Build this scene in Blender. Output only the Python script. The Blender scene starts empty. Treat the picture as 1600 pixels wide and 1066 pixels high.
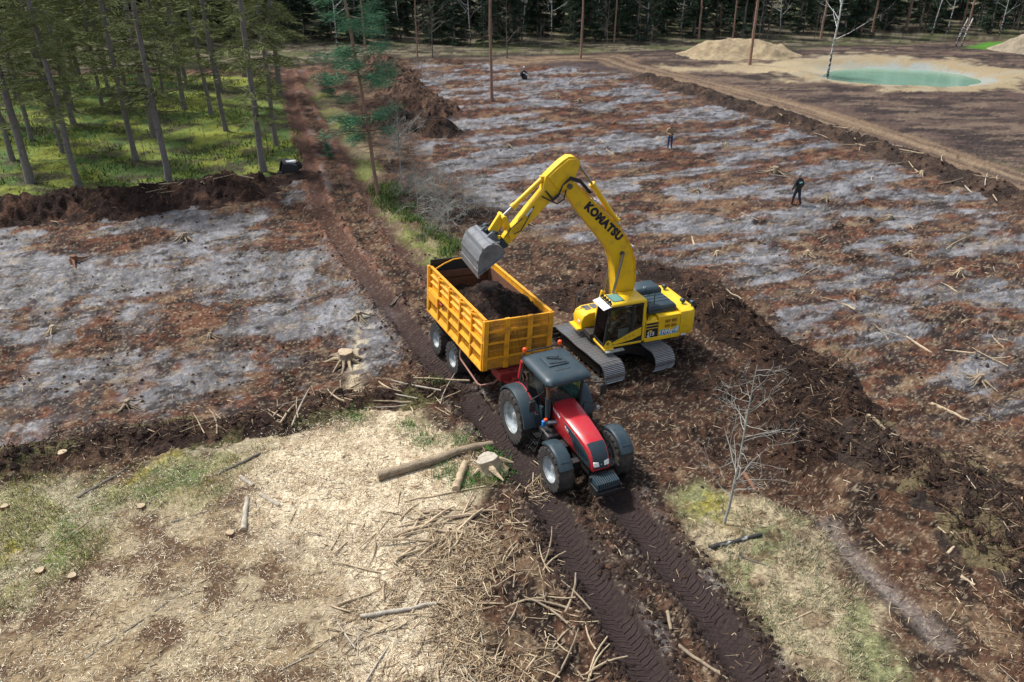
import bpy, math, random
import numpy as np
from mathutils import Vector, Matrix

random.seed(7)
rng = np.random.default_rng(7)
S = bpy.context.scene
COL = S.collection
R = math.radians

# ------------------------------------------------------------------ camera
CAM_H, PITCH, FPX = 15.5, R(27.9), 1244.4
cam_d = bpy.data.cameras.new('camera')
cam_d.sensor_width = 36.0
cam_d.lens = FPX / 1600 * 36
cam_d.clip_start, cam_d.clip_end = 0.5, 3000
cam = bpy.data.objects.new('camera', cam_d)
cam.location = (0, 0, CAM_H)
cam.rotation_euler = (math.pi / 2 - PITCH, 0, 0)
COL.objects.link(cam)
S.camera = cam

# ------------------------------------------------------------------ sky and sun
SUN_EL, SUN_AZ = R(57), R(-62)          # azimuth measured from +Y towards +X
w = bpy.data.worlds.new('World')
S.world = w
w.use_nodes = True
nt = w.node_tree
sky = nt.nodes.new('ShaderNodeTexSky')
sky.sky_type = 'NISHITA'
sky.sun_disc = False
sky.sun_elevation = SUN_EL
sky.sun_rotation = SUN_AZ
sky.air_density = 1.0
sky.dust_density = 2.5
nt.nodes['Background'].inputs[1].default_value = 0.15
hs_ = nt.nodes.new("ShaderNodeHueSaturation"); hs_.inputs["Saturation"].default_value = 0.6
nt.links.new(sky.outputs[0], hs_.inputs["Color"]); nt.links.new(hs_.outputs[0], nt.nodes["Background"].inputs[0])
sd = bpy.data.lights.new('sun', 'SUN')
sd.energy = 3.9
sd.angle = R(5.0)
sd.color = (1.0, 0.965, 0.92)
sun = bpy.data.objects.new('sun', sd)
sun.location = (-40, 20, 60)
_d = Vector((math.sin(SUN_AZ) * math.cos(SUN_EL), math.cos(SUN_AZ) * math.cos(SUN_EL), math.sin(SUN_EL)))
sun.rotation_euler = _d.to_track_quat('Z', 'Y').to_euler()
COL.objects.link(sun)
S.view_settings.view_transform = 'Standard'
S.view_settings.look = 'None'
S.view_settings.exposure = 0.38
S.view_settings.gamma = 1.0
S.cycles.max_bounces = 6
S.cycles.transparent_max_bounces = 12

# ------------------------------------------------------------------ layout helpers
def g(px, py, z=0.0):
    """a place on the ground seen at photo pixel (px, py)"""
    dx, dy = (px - 800) / FPX, -(py - 533) / FPX
    d = (dx, math.cos(PITCH) + dy * math.sin(PITCH), -math.sin(PITCH) + dy * math.cos(PITCH))
    t = (z - CAM_H) / d[2]
    return (d[0] * t, d[1] * t)

def gl(pts):
    return [g(*p) for p in pts]

def ppm(x, y):
    """photo pixels per metre at a ground place"""
    return FPX / (y * math.cos(PITCH) + CAM_H * math.sin(PITCH))

# ------------------------------------------------------------------ noise
def _hash(xi, yi, seed):
    n = (xi.astype(np.int64) * 374761393 + yi.astype(np.int64) * 668265263 + seed * 974634777) & 0xffffffff
    n = ((n ^ (n >> 13)) * 1274126177) & 0xffffffff
    n = (n ^ (n >> 16)) & 0xffff
    return n.astype(np.float32) / 65535.0

def vn(x, y, seed=0):
    xf, yf = np.floor(x), np.floor(y)
    fx, fy = (x - xf).astype(np.float32), (y - yf).astype(np.float32)
    fx = fx * fx * (3 - 2 * fx); fy = fy * fy * (3 - 2 * fy)
    a, b = _hash(xf, yf, seed), _hash(xf + 1, yf, seed)
    c, d = _hash(xf, yf + 1, seed), _hash(xf + 1, yf + 1, seed)
    return (a + (b - a) * fx) * (1 - fy) + (c + (d - c) * fx) * fy

def fbm(x, y, o=4, seed=0, gain=0.5):
    s, a, t = 0.0, 1.0, 0.0
    for i in range(o):
        s = s + a * vn(x * 2.03 ** i + 17.3 * i, y * 2.03 ** i - 9.1 * i, seed + i * 7)
        t += a; a *= gain
    return s / t

def sst(a, b, x):
    t = np.clip((x - a) / (b - a), 0, 1)
    return t * t * (3 - 2 * t)

def sdpoly(x, y, poly):
    """signed distance to polygon, negative inside"""
    d = np.full(x.shape, 1e9); ins = np.zeros(x.shape, bool)
    n = len(poly)
    for i in range(n):
        ax, ay = poly[i]; bx, by = poly[(i + 1) % n]
        ex, ey = bx - ax, by - ay
        t = np.clip(((x - ax) * ex + (y - ay) * ey) / (ex * ex + ey * ey + 1e-12), 0, 1)
        d = np.minimum(d, (x - ax - t * ex) ** 2 + (y - ay - t * ey) ** 2)
        c = ((ay > y) != (by > y)) & (x < ex * (y - ay) / (ey if abs(ey) > 1e-9 else 1e-9) + ax)
        ins ^= c
    d = np.sqrt(d)
    return np.where(ins, -d, d)

def dline(x, y, pts):
    """distance, arc length and signed side offset to a polyline"""
    d = np.full(x.shape, 1e9); s = np.zeros(x.shape); lat = np.zeros(x.shape); acc = 0.0
    for (ax, ay), (bx, by) in zip(pts[:-1], pts[1:]):
        ex, ey = bx - ax, by - ay; L = math.hypot(ex, ey)
        t = np.clip(((x - ax) * ex + (y - ay) * ey) / (L * L), 0, 1)
        q = np.hypot(x - ax - t * ex, y - ay - t * ey)
        m = q < d
        sg = np.sign((x - ax) * ey - (y - ay) * ex)
        d = np.where(m, q, d); s = np.where(m, acc + t * L, s); lat = np.where(m, q * sg, lat)
        acc += L
    return d, s, lat

# ------------------------------------------------------------------ mesh helpers
def mesh_np(name, V, F, smooth=False):
    """mesh from an (n,3) array and an (m,3|4) face array"""
    me = bpy.data.meshes.new(name)
    V = np.ascontiguousarray(V, np.float32); F = np.ascontiguousarray(F, np.int32)
    k = F.shape[1]
    me.vertices.add(len(V)); me.vertices.foreach_set('co', V.ravel())
    me.loops.add(F.size); me.loops.foreach_set('vertex_index', F.ravel())
    me.polygons.add(len(F)); me.polygons.foreach_set('loop_start', np.arange(0, F.size, k, dtype=np.int32))
    me.polygons.foreach_set('loop_total', np.full(len(F), k, np.int32))
    me.polygons.foreach_set('use_smooth', np.full(len(F), smooth, bool))
    me.update(calc_edges=True)
    return me

def vcol(me, rgb, name='Col'):
    a = me.attributes.new(name, 'FLOAT_COLOR', 'POINT')
    c = np.ones((len(me.vertices), 4), np.float32); c[:, :3] = rgb
    a.data.foreach_set('color', c.ravel())

def tag(o, label=None, cat=None, group=None, kind=None):
    if label: o['label'] = label
    if cat: o['category'] = cat
    if group: o['group'] = group
    if kind: o['kind'] = kind
    return o

def link(name, me, mat=None, parent=None, loc=None, rot=None, scale=None):
    o = bpy.data.objects.new(name, me)
    COL.objects.link(o)
    if mat is not None and me is not None and len(me.materials) == 0:
        for m_ in (mat if isinstance(mat, (list, tuple)) else [mat]): me.materials.append(m_)
    if parent: o.parent = parent
    if loc is not None: o.location = loc
    if rot is not None: o.rotation_euler = rot
    if scale is not None: o.scale = scale if hasattr(scale, '__len__') else (scale,) * 3
    return o

def empty(name, loc=(0, 0, 0), rot=(0, 0, 0), scale=1.0):
    o = bpy.data.objects.new(name, None)
    o.empty_display_size = 0.3
    COL.objects.link(o)
    o.location = loc; o.rotation_euler = rot
    o.scale = (scale,) * 3
    return o

def copy_tree(o, parent=None):
    c = o.copy(); COL.objects.link(c)
    if parent: c.parent = parent
    for ch in list(o.children): copy_tree(ch, c)
    return c

class MB:
    """collects shapes and links them as one mesh object"""
    def __init__(s): s.v, s.f = [], []
    def add(s, vs, fs):
        n = len(s.v); s.v += [tuple(p) for p in vs]; s.f += [tuple(i + n for i in q) for q in fs]; return s
    def hexa(s, p):
        return s.add(p, [(0, 3, 2, 1), (4, 5, 6, 7), (0, 1, 5, 4), (1, 2, 6, 5), (2, 3, 7, 6), (3, 0, 4, 7)])
    def box(s, x0, x1, y0, y1, z0, z1):
        return s.hexa([(x0, y0, z0), (x1, y0, z0), (x1, y1, z0), (x0, y1, z0), (x0, y0, z1), (x1, y0, z1), (x1, y1, z1), (x0, y1, z1)])
    def obox(s, p0, p1, wd, ht, up=(0, 0, 1)):
        """bar from p0 to p1 with a rectangular section"""
        a, b = Vector(p0), Vector(p1); d = (b - a).normalized(); u = Vector(up)
        sd_ = d.cross(u)
        if sd_.length < 1e-4: sd_ = d.cross(Vector((1, 0, 0)))
        sd_.normalize(); u = sd_.cross(d).normalized()
        h, k = sd_ * wd / 2, u * ht / 2
        return s.hexa([a - h - k, b - h - k, b + h - k, a + h - k, a - h + k, b - h + k, b + h + k, a + h + k])
    def prism(s, poly, y0, y1):
        """outline in (x,z) extruded along y"""
        n = len(poly)
        vs = [(p[0], y0, p[1]) for p in poly] + [(p[0], y1, p[1]) for p in poly]
        fs = [tuple(range(n)), tuple(range(2 * n - 1, n - 1, -1))]
        for i in range(n): j = (i + 1) % n; fs.append((i, n + i, n + j, j))
        return s.add(vs, fs)
    def prismz(s, poly, z0, z1):
        n = len(poly)
        vs = [(p[0], p[1], z0) for p in poly] + [(p[0], p[1], z1) for p in poly]
        fs = [tuple(range(n - 1, -1, -1)), tuple(range(n, 2 * n))]
        for i in range(n): j = (i + 1) % n; fs.append((i, j, n + j, n + i))
        return s.add(vs, fs)
    def tube(s, pts, rad, n=8, cap=True):
        pts = [Vector(p) for p in pts]
        if not hasattr(rad, '__len__'): rad = [rad] * len(pts)
        base = len(s.v); up = Vector((0, 0, 1))
        d0 = (pts[1] - pts[0]).normalized()
        if abs(d0.dot(up)) > 0.95: up = Vector((1, 0, 0))
        for i, p in enumerate(pts):
            if i == 0: d = pts[1] - pts[0]
            elif i == len(pts) - 1: d = pts[-1] - pts[-2]
            else: d = (pts[i + 1] - pts[i]).normalized() + (pts[i] - pts[i - 1]).normalized()
            d.normalize()
            a = d.cross(up)
            if a.length < 1e-4: a = d.cross(Vector((0, 1, 0)))
            a.normalize(); b = a.cross(d); up = b
            for k in range(n):
                t = 2 * math.pi * k / n
                s.v.append(tuple(p + a * math.cos(t) * rad[i] + b * math.sin(t) * rad[i]))
        for i in range(len(pts) - 1):
            for k in range(n):
                k2 = (k + 1) % n
                s.f.append((base + i * n + k, base + i * n + k2, base + (i + 1) * n + k2, base + (i + 1) * n + k))
        if cap:
            s.f.append(tuple(base + k for k in range(n - 1, -1, -1)))
            e = base + (len(pts) - 1) * n
            s.f.append(tuple(e + k for k in range(n)))
        return s
    def lathe(s, prof, n=24, origin=(0, 0, 0), closed=False):
        """profile (radius, y) spun round the y axis through origin"""
        base = len(s.v); m = len(prof); ox, oy, oz = origin
        for k in range(n):
            t = 2 * math.pi * k / n
            for r_, y in prof: s.v.append((ox + r_ * math.cos(t), oy + y, oz + r_ * math.sin(t)))
        for k in range(n):
            k2 = (k + 1) % n
            for i in range(m if closed else m - 1):
                j = (i + 1) % m
                s.f.append((base + k * m + i, base + k * m + j, base + k2 * m + j, base + k2 * m + i))
        return s
    def loft(s, secs, capped=True, closed=True):
        base = len(s.v); n = len(secs[0])
        for q in secs: s.v += [tuple(p) for p in q]
        for i in range(len(secs) - 1):
            for k in range(n if closed else n - 1):
                k2 = (k + 1) % n
                s.f.append((base + i * n + k, base + i * n + k2, base + (i + 1) * n + k2, base + (i + 1) * n + k))
        if capped:
            s.f.append(tuple(base + k for k in range(n - 1, -1, -1)))
            e = base + (len(secs) - 1) * n
            s.f.append(tuple(e + k for k in range(n)))
        return s
    def mesh(s, name, smooth=None):
        me = bpy.data.meshes.new(name)
        me.from_pydata(s.v, [], s.f); me.update()
        import bmesh
        bm = bmesh.new(); bm.from_mesh(me)
        bmesh.ops.recalc_face_normals(bm, faces=bm.faces); bm.to_mesh(me); bm.free()
        if smooth is not None:
            me.polygons.foreach_set('use_smooth', np.ones(len(me.polygons), bool))
            me.set_sharp_from_angle(angle=R(smooth))
        return me
    def build(s, name, mat, parent=None, smooth=None, bevel=0.0, label=None, loc=None, rot=None):
        o = link(name, s.mesh(name, smooth), mat, parent, loc, rot)
        if bevel:
            b = o.modifiers.new('bevel', 'BEVEL'); b.width = bevel; b.segments = 2; b.limit_method = 'ANGLE'; b.angle_limit = R(40)
            o.data.polygons.foreach_set('use_smooth', np.ones(len(o.data.polygons), bool))
            o.data.set_sharp_from_angle(angle=R(50))
        if label: o['label'] = label
        return o

# ------------------------------------------------------------------ materials
def nd(nt, t, **k):
    n = nt.nodes.new(t)
    for a, v in k.items():
        if a.startswith('i_'):
            key = a[2:]; key = int(key) if key.isdigit() else key.replace('_', ' ')
            n.inputs[key].default_value = v
        else: setattr(n, a, v)
    return n

def mat_basic(name, col, rough=0.6, metal=0.0, dirt=0.25, dirtcol=(0.10, 0.07, 0.05), scale=3.0, bump=0.0, bscale=30.0, spec=0.5, coat=0.0, lo=0.45, hi=0.75):
    m = bpy.data.materials.new(name); m.use_nodes = True
    t = m.node_tree; b = t.nodes['Principled BSDF']
    tc = nd(t, 'ShaderNodeTexCoord')
    n1 = nd(t, 'ShaderNodeTexNoise', i_Scale=scale, i_Detail=8.0, i_Roughness=0.65)
    t.links.new(tc.outputs['Object'], n1.inputs['Vector'])
    rp = nd(t, 'ShaderNodeMapRange'); rp.inputs[1].default_value = lo; rp.inputs[2].default_value = hi
    rp.inputs[3].default_value = 0.0; rp.inputs[4].default_value = dirt
    t.links.new(n1.outputs[0], rp.inputs[0])
    mx = nd(t, 'ShaderNodeMix', data_type='RGBA')
    mx.inputs[6].default_value = (*col, 1); mx.inputs[7].default_value = (*dirtcol, 1)
    t.links.new(rp.outputs[0], mx.inputs[0])
    t.links.new(mx.outputs[2], b.inputs['Base Color'])
    ra = nd(t, 'ShaderNodeMapRange'); ra.inputs[3].default_value = rough * 0.85; ra.inputs[4].default_value = min(1, rough * 1.25)
    t.links.new(n1.outputs[0], ra.inputs[0]); t.links.new(ra.outputs[0], b.inputs['Roughness'])
    b.inputs['Metallic'].default_value = metal
    b.inputs['Specular IOR Level'].default_value = spec
    b.inputs['Coat Weight'].default_value = coat
    if bump:
        n2 = nd(t, 'ShaderNodeTexNoise', i_Scale=bscale, i_Detail=5.0)
        t.links.new(tc.outputs['Object'], n2.inputs['Vector'])
        bp = nd(t, 'ShaderNodeBump', i_Strength=bump, i_Distance=0.05)
        t.links.new(n2.outputs[0], bp.inputs['Height']); t.links.new(bp.outputs[0], b.inputs['Normal'])
    return m

def mat_vcol(name, rough=0.9, lo=0.6, hi=1.4, scale=9.0, bump=0.6, bscale=25.0, bdist=0.04, spec=0.2, detail=8.0, rand=0.0):
    """colour from the 'Col' attribute broken up by fine noise"""
    m = bpy.data.materials.new(name); m.use_nodes = True
    t = m.node_tree; b = t.nodes['Principled BSDF']
    at = nd(t, 'ShaderNodeAttribute', attribute_name='Col')
    tc = nd(t, 'ShaderNodeNewGeometry')
    n1 = nd(t, 'ShaderNodeTexNoise', i_Scale=scale, i_Detail=detail, i_Roughness=0.7)
    t.links.new(tc.outputs['Position'], n1.inputs['Vector'])
    rp = nd(t, 'ShaderNodeMapRange'); rp.inputs[1].default_value = 0.3; rp.inputs[2].default_value = 0.7
    rp.inputs[3].default_value = lo; rp.inputs[4].default_value = hi; rp.clamp = False
    t.links.new(n1.outputs[0], rp.inputs[0])
    mu = nd(t, 'ShaderNodeVectorMath', operation='SCALE')
    t.links.new(at.outputs['Color'], mu.inputs[0]); t.links.new(rp.outputs[0], mu.inputs['Scale'])
    out = mu.outputs[0]
    if rand:
        oi = nd(t, 'ShaderNodeObjectInfo')
        r2 = nd(t, 'ShaderNodeMapRange'); r2.inputs[3].default_value = 1 - rand; r2.inputs[4].default_value = 1 + rand
        t.links.new(oi.outputs['Random'], r2.inputs[0])
        mv = nd(t, 'ShaderNodeVectorMath', operation='SCALE')
        t.links.new(out, mv.inputs[0]); t.links.new(r2.outputs[0], mv.inputs['Scale']); out = mv.outputs[0]
    t.links.new(out, b.inputs['Base Color'])
    b.inputs['Roughness'].default_value = rough
    b.inputs['Specular IOR Level'].default_value = spec
    if bump:
        n2 = nd(t, 'ShaderNodeTexNoise', i_Scale=bscale, i_Detail=6.0, i_Roughness=0.65)
        t.links.new(tc.outputs['Position'], n2.inputs['Vector'])
        bp = nd(t, 'ShaderNodeBump', i_Strength=bump, i_Distance=bdist)
        t.links.new(n2.outputs[0], bp.inputs['Height']); t.links.new(bp.outputs[0], b.inputs['Normal'])
    return m

def mat_leaf(name, trans=0.25, rand=0.2):
    m = mat_vcol(name, rough=0.75, lo=0.75, hi=1.25, scale=1.2, bump=0.0, rand=rand, detail=3.0)
    return m

def mat_glass(name, tint=(0.58, 0.80, 0.74)):
    m = bpy.data.materials.new(name); m.use_nodes = True
    t = m.node_tree; t.nodes.remove(t.nodes['Principled BSDF'])
    tr = nd(t, 'ShaderNodeBsdfTransparent'); tr.inputs[0].default_value = (*tint, 1)
    gl_ = nd(t, 'ShaderNodeBsdfGlossy'); gl_.inputs['Roughness'].default_value = 0.04
    fr = nd(t, 'ShaderNodeFresnel', i_IOR=1.5)
    mx = nd(t, 'ShaderNodeMixShader')
    t.links.new(fr.outputs[0], mx.inputs[0]); t.links.new(tr.outputs[0], mx.inputs[1]); t.links.new(gl_.outputs[0], mx.inputs[2])
    t.links.new(mx.outputs[0], t.nodes['Material Output'].inputs[0])
    return m

M = {}
M['yellow'] = mat_basic('excavator_yellow_paint', (0.80, 0.50, 0.012), 0.42, dirt=0.55, dirtcol=(0.30, 0.18, 0.05), scale=3.0, coat=0.08, lo=.5, hi=.8)
M['trail'] = mat_basic('trailer_yellow_paint', (0.76, 0.335, 0.010), 0.55, dirt=0.85, dirtcol=(0.17, 0.085, 0.03), scale=3.0, lo=0.48, hi=0.78)
M['trail_front'] = mat_basic('sooty_trailer_paint', (0.60, 0.27, 0.012), 0.6, dirt=0.9, dirtcol=(0.10, 0.06, 0.03), scale=1.3, lo=0.42, hi=0.72)
M['rust'] = mat_basic('rusty_steel', (0.16, 0.07, 0.035), 0.8, dirt=0.7, dirtcol=(0.06, 0.03, 0.02), scale=3.5)
M['red'] = mat_basic('red_paint', (0.46, 0.012, 0.022), 0.36, dirt=0.35, dirtcol=(0.22, 0.09, 0.07), scale=4, coat=0.2)
M['slate'] = mat_basic('slate_blue_plastic', (0.018, 0.038, 0.050), 0.45, dirt=0.5, dirtcol=(0.060, 0.062, 0.058), scale=3.5)
M['black'] = mat_basic('black_plastic', (0.012, 0.013, 0.015), 0.5, dirt=0.4, dirtcol=(0.05, 0.04, 0.035))
M['chassis'] = mat_basic('dirty_black_steel', (0.015, 0.014, 0.014), 0.6, dirt=0.8, dirtcol=(0.045, 0.03, 0.022), bump=0.2)
M['tyre'] = mat_basic('dusty_tyre_rubber', (0.022, 0.021, 0.021), 0.85, dirt=0.9, dirtcol=(0.085, 0.066, 0.052), scale=2.5, lo=0.42, hi=0.72)
M['rim'] = mat_basic('pale_grey_rim', (0.36, 0.41, 0.43), 0.45, dirt=0.8, dirtcol=(0.12, 0.095, 0.075), scale=4.5, lo=.42, hi=.7)
M['steel'] = mat_basic('bare_steel', (0.35, 0.36, 0.37), 0.32, metal=0.9, dirt=0.4, dirtcol=(0.12, 0.10, 0.08))
M['bucket'] = mat_basic('worn_bucket_steel', (0.19, 0.20, 0.21), 0.42, metal=0.35, dirt=0.75, dirtcol=(0.045, 0.035, 0.03), scale=3.2, bump=0.15, bscale=9)
M['dkbucket'] = mat_basic('dark_bucket_steel', (0.03, 0.032, 0.036), 0.6, metal=0.2, dirt=0.5, dirtcol=(0.06, 0.045, 0.035), scale=3.0)
M['shoe'] = mat_basic('track_shoe_steel', (0.12, 0.115, 0.11), 0.5, metal=0.5, dirt=0.7, dirtcol=(0.05, 0.035, 0.027), scale=6.0)
M['grouser'] = mat_basic('polished_grouser_steel', (0.50, 0.50, 0.50), 0.35, metal=0.7, dirt=0.4, dirtcol=(0.1, 0.08, 0.07), scale=6.0)
M['glass'] = mat_glass('tinted_cab_glass')
M['glass_dk'] = mat_glass('dark_cab_glass', (.80, .86, .83))
M['white'] = mat_basic('off_white_paint', (0.72, 0.73, 0.72), 0.5, dirt=0.3)
M['text'] = mat_basic('navy_lettering', (0.012, 0.012, 0.03), 0.5, dirt=0.0)
M['textw'] = mat_basic('white_lettering', (0.8, 0.8, 0.8), 0.5, dirt=0.0)
M['texty'] = mat_basic('yellow_lettering', (0.8, 0.5, 0.02), 0.5, dirt=0.0)
M['decal'] = mat_basic('blue_splash_decal', (0.02, 0.40, 0.70), 0.45, dirt=1.0, dirtcol=(0.55, 0.75, 0.85), scale=9.0, lo=0.5, hi=0.55)
M['navy'] = mat_basic('navy_decal', (0.012, 0.014, 0.04), 0.45, dirt=0.0)
M['orange'] = mat_basic('orange_plastic', (0.85, 0.09, 0.01), 0.35, dirt=0.0)
M['blue'] = mat_basic('blue_plastic', (0.02, 0.18, 0.55), 0.4, dirt=0.1)
M['lens'] = mat_basic('headlight_lens', (0.85, 0.85, 0.82), 0.15, dirt=0.1)
M['seat'] = mat_basic('teal_seat_fabric', (0.10, 0.24, 0.20), 0.8, dirt=0.2)
M['rubber'] = mat_basic('black_hose_rubber', (0.013, 0.013, 0.014), 0.45, dirt=0.2)
M['grate'] = mat_basic('brown_vent_mesh', (0.20, 0.11, 0.04), 0.6, dirt=0.5, dirtcol=(0.06, 0.035, 0.02), scale=12)
M['step'] = mat_basic('galvanised_step', (0.42, 0.46, 0.46), 0.5, metal=0.3, dirt=0.4)
M['tubepink'] = mat_basic('scuffed_red_tube', (0.30, 0.14, 0.11), 0.6, dirt=0.6, dirtcol=(0.2, 0.15, 0.12))
M['reddark'] = mat_basic('muddy_red_paint', (0.28, 0.02, 0.02), 0.55, dirt=0.6, dirtcol=(0.08, 0.03, 0.02))
M['bark'] = mat_basic('grey_bark', (0.21, 0.185, 0.17), 0.95, dirt=0.8, dirtcol=(0.09, 0.076, 0.066), scale=5.0, bump=0.8, bscale=16)
M['pinebark'] = mat_basic('orange_pine_bark', (0.30, 0.18, 0.13), 0.95, dirt=0.8, dirtcol=(0.16, 0.10, 0.075), scale=4.0, bump=0.7, bscale=14)
M['twig'] = mat_basic('lichen_grey_twig', (0.34, 0.34, 0.30), 0.95, dirt=0.7, dirtcol=(0.13, 0.12, 0.09), scale=4.0)
M['dktwig'] = mat_basic('dark_bare_twig', (0.13, 0.115, 0.095), 0.95, dirt=0.6, dirtcol=(0.06, 0.05, 0.04), scale=4.0)
M['leaf'] = mat_leaf('needle_foliage')
M['debris'] = mat_vcol('stick_debris', rough=0.95, lo=0.8, hi=1.2, scale=20, bump=0.0)
M['soil'] = mat_vcol('turned_soil', rough=0.95, lo=0.35, hi=1.65, scale=9.0, bump=1.0, bscale=9, bdist=0.22)
M['ground'] = mat_vcol('cleared_ground', rough=0.92, lo=0.55, hi=1.45, scale=13.0, bump=0.9, bscale=16, bdist=0.07, spec=0.25)
M['sand'] = mat_vcol('piled_sand', rough=0.95, lo=0.85, hi=1.12, scale=1.5, bump=0.5, bscale=3, bdist=0.1)
M['wood'] = mat_basic('stripped_pale_wood', (0.42, 0.33, 0.21), 0.85, dirt=0.9, dirtcol=(0.15, 0.10, 0.06), scale=6.0, bump=0.4, bscale=18)
M['bough'] = mat_basic('weathered_log_bark', (0.27, 0.21, 0.14), 0.9, dirt=0.8, dirtcol=(0.10, 0.075, 0.05), scale=5.0, bump=0.7, bscale=14)
M['cut'] = mat_basic('fresh_cut_wood', (0.46, 0.36, 0.24), 0.85, dirt=0.9, dirtcol=(0.20, 0.14, 0.085), scale=6.0, bump=.4, bscale=14)
M['cutgrey'] = mat_basic('weathered_cut_wood', (0.40, 0.36, 0.29), 0.85, dirt=0.9, dirtcol=(0.16, 0.12, 0.085), scale=5.0, bump=.5, bscale=14)

def add_treads(m):
    """tyre prints: bars pressed across the wheel ruts"""
    t = m.node_tree
    at = nd(t, 'ShaderNodeAttribute', attribute_name='rut'); sx = nd(t, 'ShaderNodeSeparateXYZ'); t.links.new(at.outputs['Vector'], sx.inputs[0])
    def mth(op, a, b=None, c=None):
        n = nd(t, 'ShaderNodeMath', operation=op)
        for i, v in enumerate((a, b, c)):
            if v is None: continue
            if isinstance(v, (int, float)): n.inputs[i].default_value = v
            else: t.links.new(v, n.inputs[i])
        return n.outputs[0]
    def ss(x, a, b):
        n = nd(t, 'ShaderNodeMapRange', interpolation_type='SMOOTHSTEP'); n.inputs[1].default_value = a; n.inputs[2].default_value = b
        t.links.new(x, n.inputs[0]); return n.outputs[0]
    S_, L_, W_ = sx.outputs
    gn = nd(t, 'ShaderNodeNewGeometry'); nz = nd(t, 'ShaderNodeTexNoise', i_Scale=2.2, i_Detail=4.0); t.links.new(gn.outputs['Position'], nz.inputs['Vector'])
    wob = mth('MULTIPLY_ADD', nz.outputs[0], 1.5, -.75)
    al = mth('ABSOLUTE', L_)
    half = mth('MULTIPLY', mth('GREATER_THAN', L_, 0.0), .5)
    ph = mth('ADD', mth('ADD', mth('MULTIPLY', S_, 5.6), mth('MULTIPLY', al, 2.4)), mth('ADD', half, wob))
    p1 = ss(mth('PINGPONG', ph, .5), .12, .30)
    m1 = mth('SUBTRACT', 1.0, ss(al, .34, .44))
    # older pass on the outside of each rut
    ph2 = mth('ADD', mth('SUBTRACT', mth('MULTIPLY', S_, 4.3), mth('MULTIPLY', L_, 3.0)), wob)
    p2 = ss(mth('PINGPONG', ph2, .5), .10, .32)
    l2 = mth('ABSOLUTE', mth('SUBTRACT', L_, .72))
    m2 = mth('SUBTRACT', 1.0, ss(l2, .14, .28))
    h = mth('MULTIPLY', mth('ADD', mth('MULTIPLY', p1, m1), mth('MULTIPLY', mth('MULTIPLY', p2, m2), 1.2)), W_)
    b = t.nodes['Principled BSDF']; old = b.inputs['Normal'].links[0].from_socket
    t.links.new(mth('SUBTRACT', .9, mth('MULTIPLY', mth('MULTIPLY', m1, W_), .6)), old.node.inputs['Strength'])
    sc = [n for n in t.nodes if n.bl_idname == 'ShaderNodeVectorMath' and n.operation == 'SCALE'][0].inputs['Scale']
    src = sc.links[0].from_socket; k_ = mth('MULTIPLY', mth('MULTIPLY', m1, W_), .75)
    t.links.new(mth('ADD', mth('MULTIPLY', src, mth('SUBTRACT', 1.0, k_)), k_), sc)
    bp = nd(t, 'ShaderNodeBump', i_Strength=1.0, i_Distance=.055)
    t.links.new(h, bp.inputs['Height']); t.links.new(old, bp.inputs['Normal']); t.links.new(bp.outputs[0], b.inputs['Normal'])
add_treads(M['ground'])
def add_wet(m):
    t = m.node_tree; b = t.nodes['Principled BSDF']
    at = nd(t, 'ShaderNodeAttribute', attribute_name='wet')
    mr = nd(t, 'ShaderNodeMapRange'); mr.inputs[3].default_value = .95; mr.inputs[4].default_value = .55
    t.links.new(at.outputs['Fac'], mr.inputs[0]); t.links.new(mr.outputs[0], b.inputs['Roughness'])
    m2 = nd(t, 'ShaderNodeMapRange'); m2.inputs[3].default_value = .12; m2.inputs[4].default_value = .40
    t.links.new(at.outputs['Fac'], m2.inputs[0]); t.links.new(m2.outputs[0], b.inputs['Specular IOR Level'])
add_wet(M['ground'])

def mat_birch():
    m = bpy.data.materials.new('birch_bark'); m.use_nodes = True
    t = m.node_tree; b = t.nodes['Principled BSDF']
    tc = nd(t, 'ShaderNodeTexCoord'); mp = nd(t, 'ShaderNodeMapping'); mp.inputs['Scale'].default_value = (3, 3, 6)
    n1 = nd(t, 'ShaderNodeTexNoise', i_Scale=1.0, i_Detail=5.0)
    t.links.new(tc.outputs['Object'], mp.inputs[0]); t.links.new(mp.outputs[0], n1.inputs['Vector'])
    cr = nd(t, 'ShaderNodeValToRGB'); cr.color_ramp.elements[0].position = 0.38; cr.color_ramp.elements[0].color = (0.03, 0.028, 0.026, 1)
    cr.color_ramp.elements[1].position = 0.48; cr.color_ramp.elements[1].color = (0.50, 0.50, 0.48, 1)
    sx = nd(t, 'ShaderNodeSeparateXYZ'); t.links.new(tc.outputs['Object'], sx.inputs[0])
    mr = nd(t, 'ShaderNodeMapRange'); mr.inputs[1].default_value = 0.5; mr.inputs[2].default_value = 5.0; mr.inputs[3].default_value = -0.14; mr.inputs[4].default_value = 0.03
    t.links.new(sx.outputs[2], mr.inputs[0])
    ad = nd(t, 'ShaderNodeMath', operation='ADD'); t.links.new(n1.outputs[0], ad.inputs[0]); t.links.new(mr.outputs[0], ad.inputs[1])
    t.links.new(ad.outputs[0], cr.inputs[0]); t.links.new(cr.outputs[0], b.inputs['Base Color'])
    b.inputs['Roughness'].default_value = 0.8
    return m
M['birch'] = mat_birch()

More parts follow.
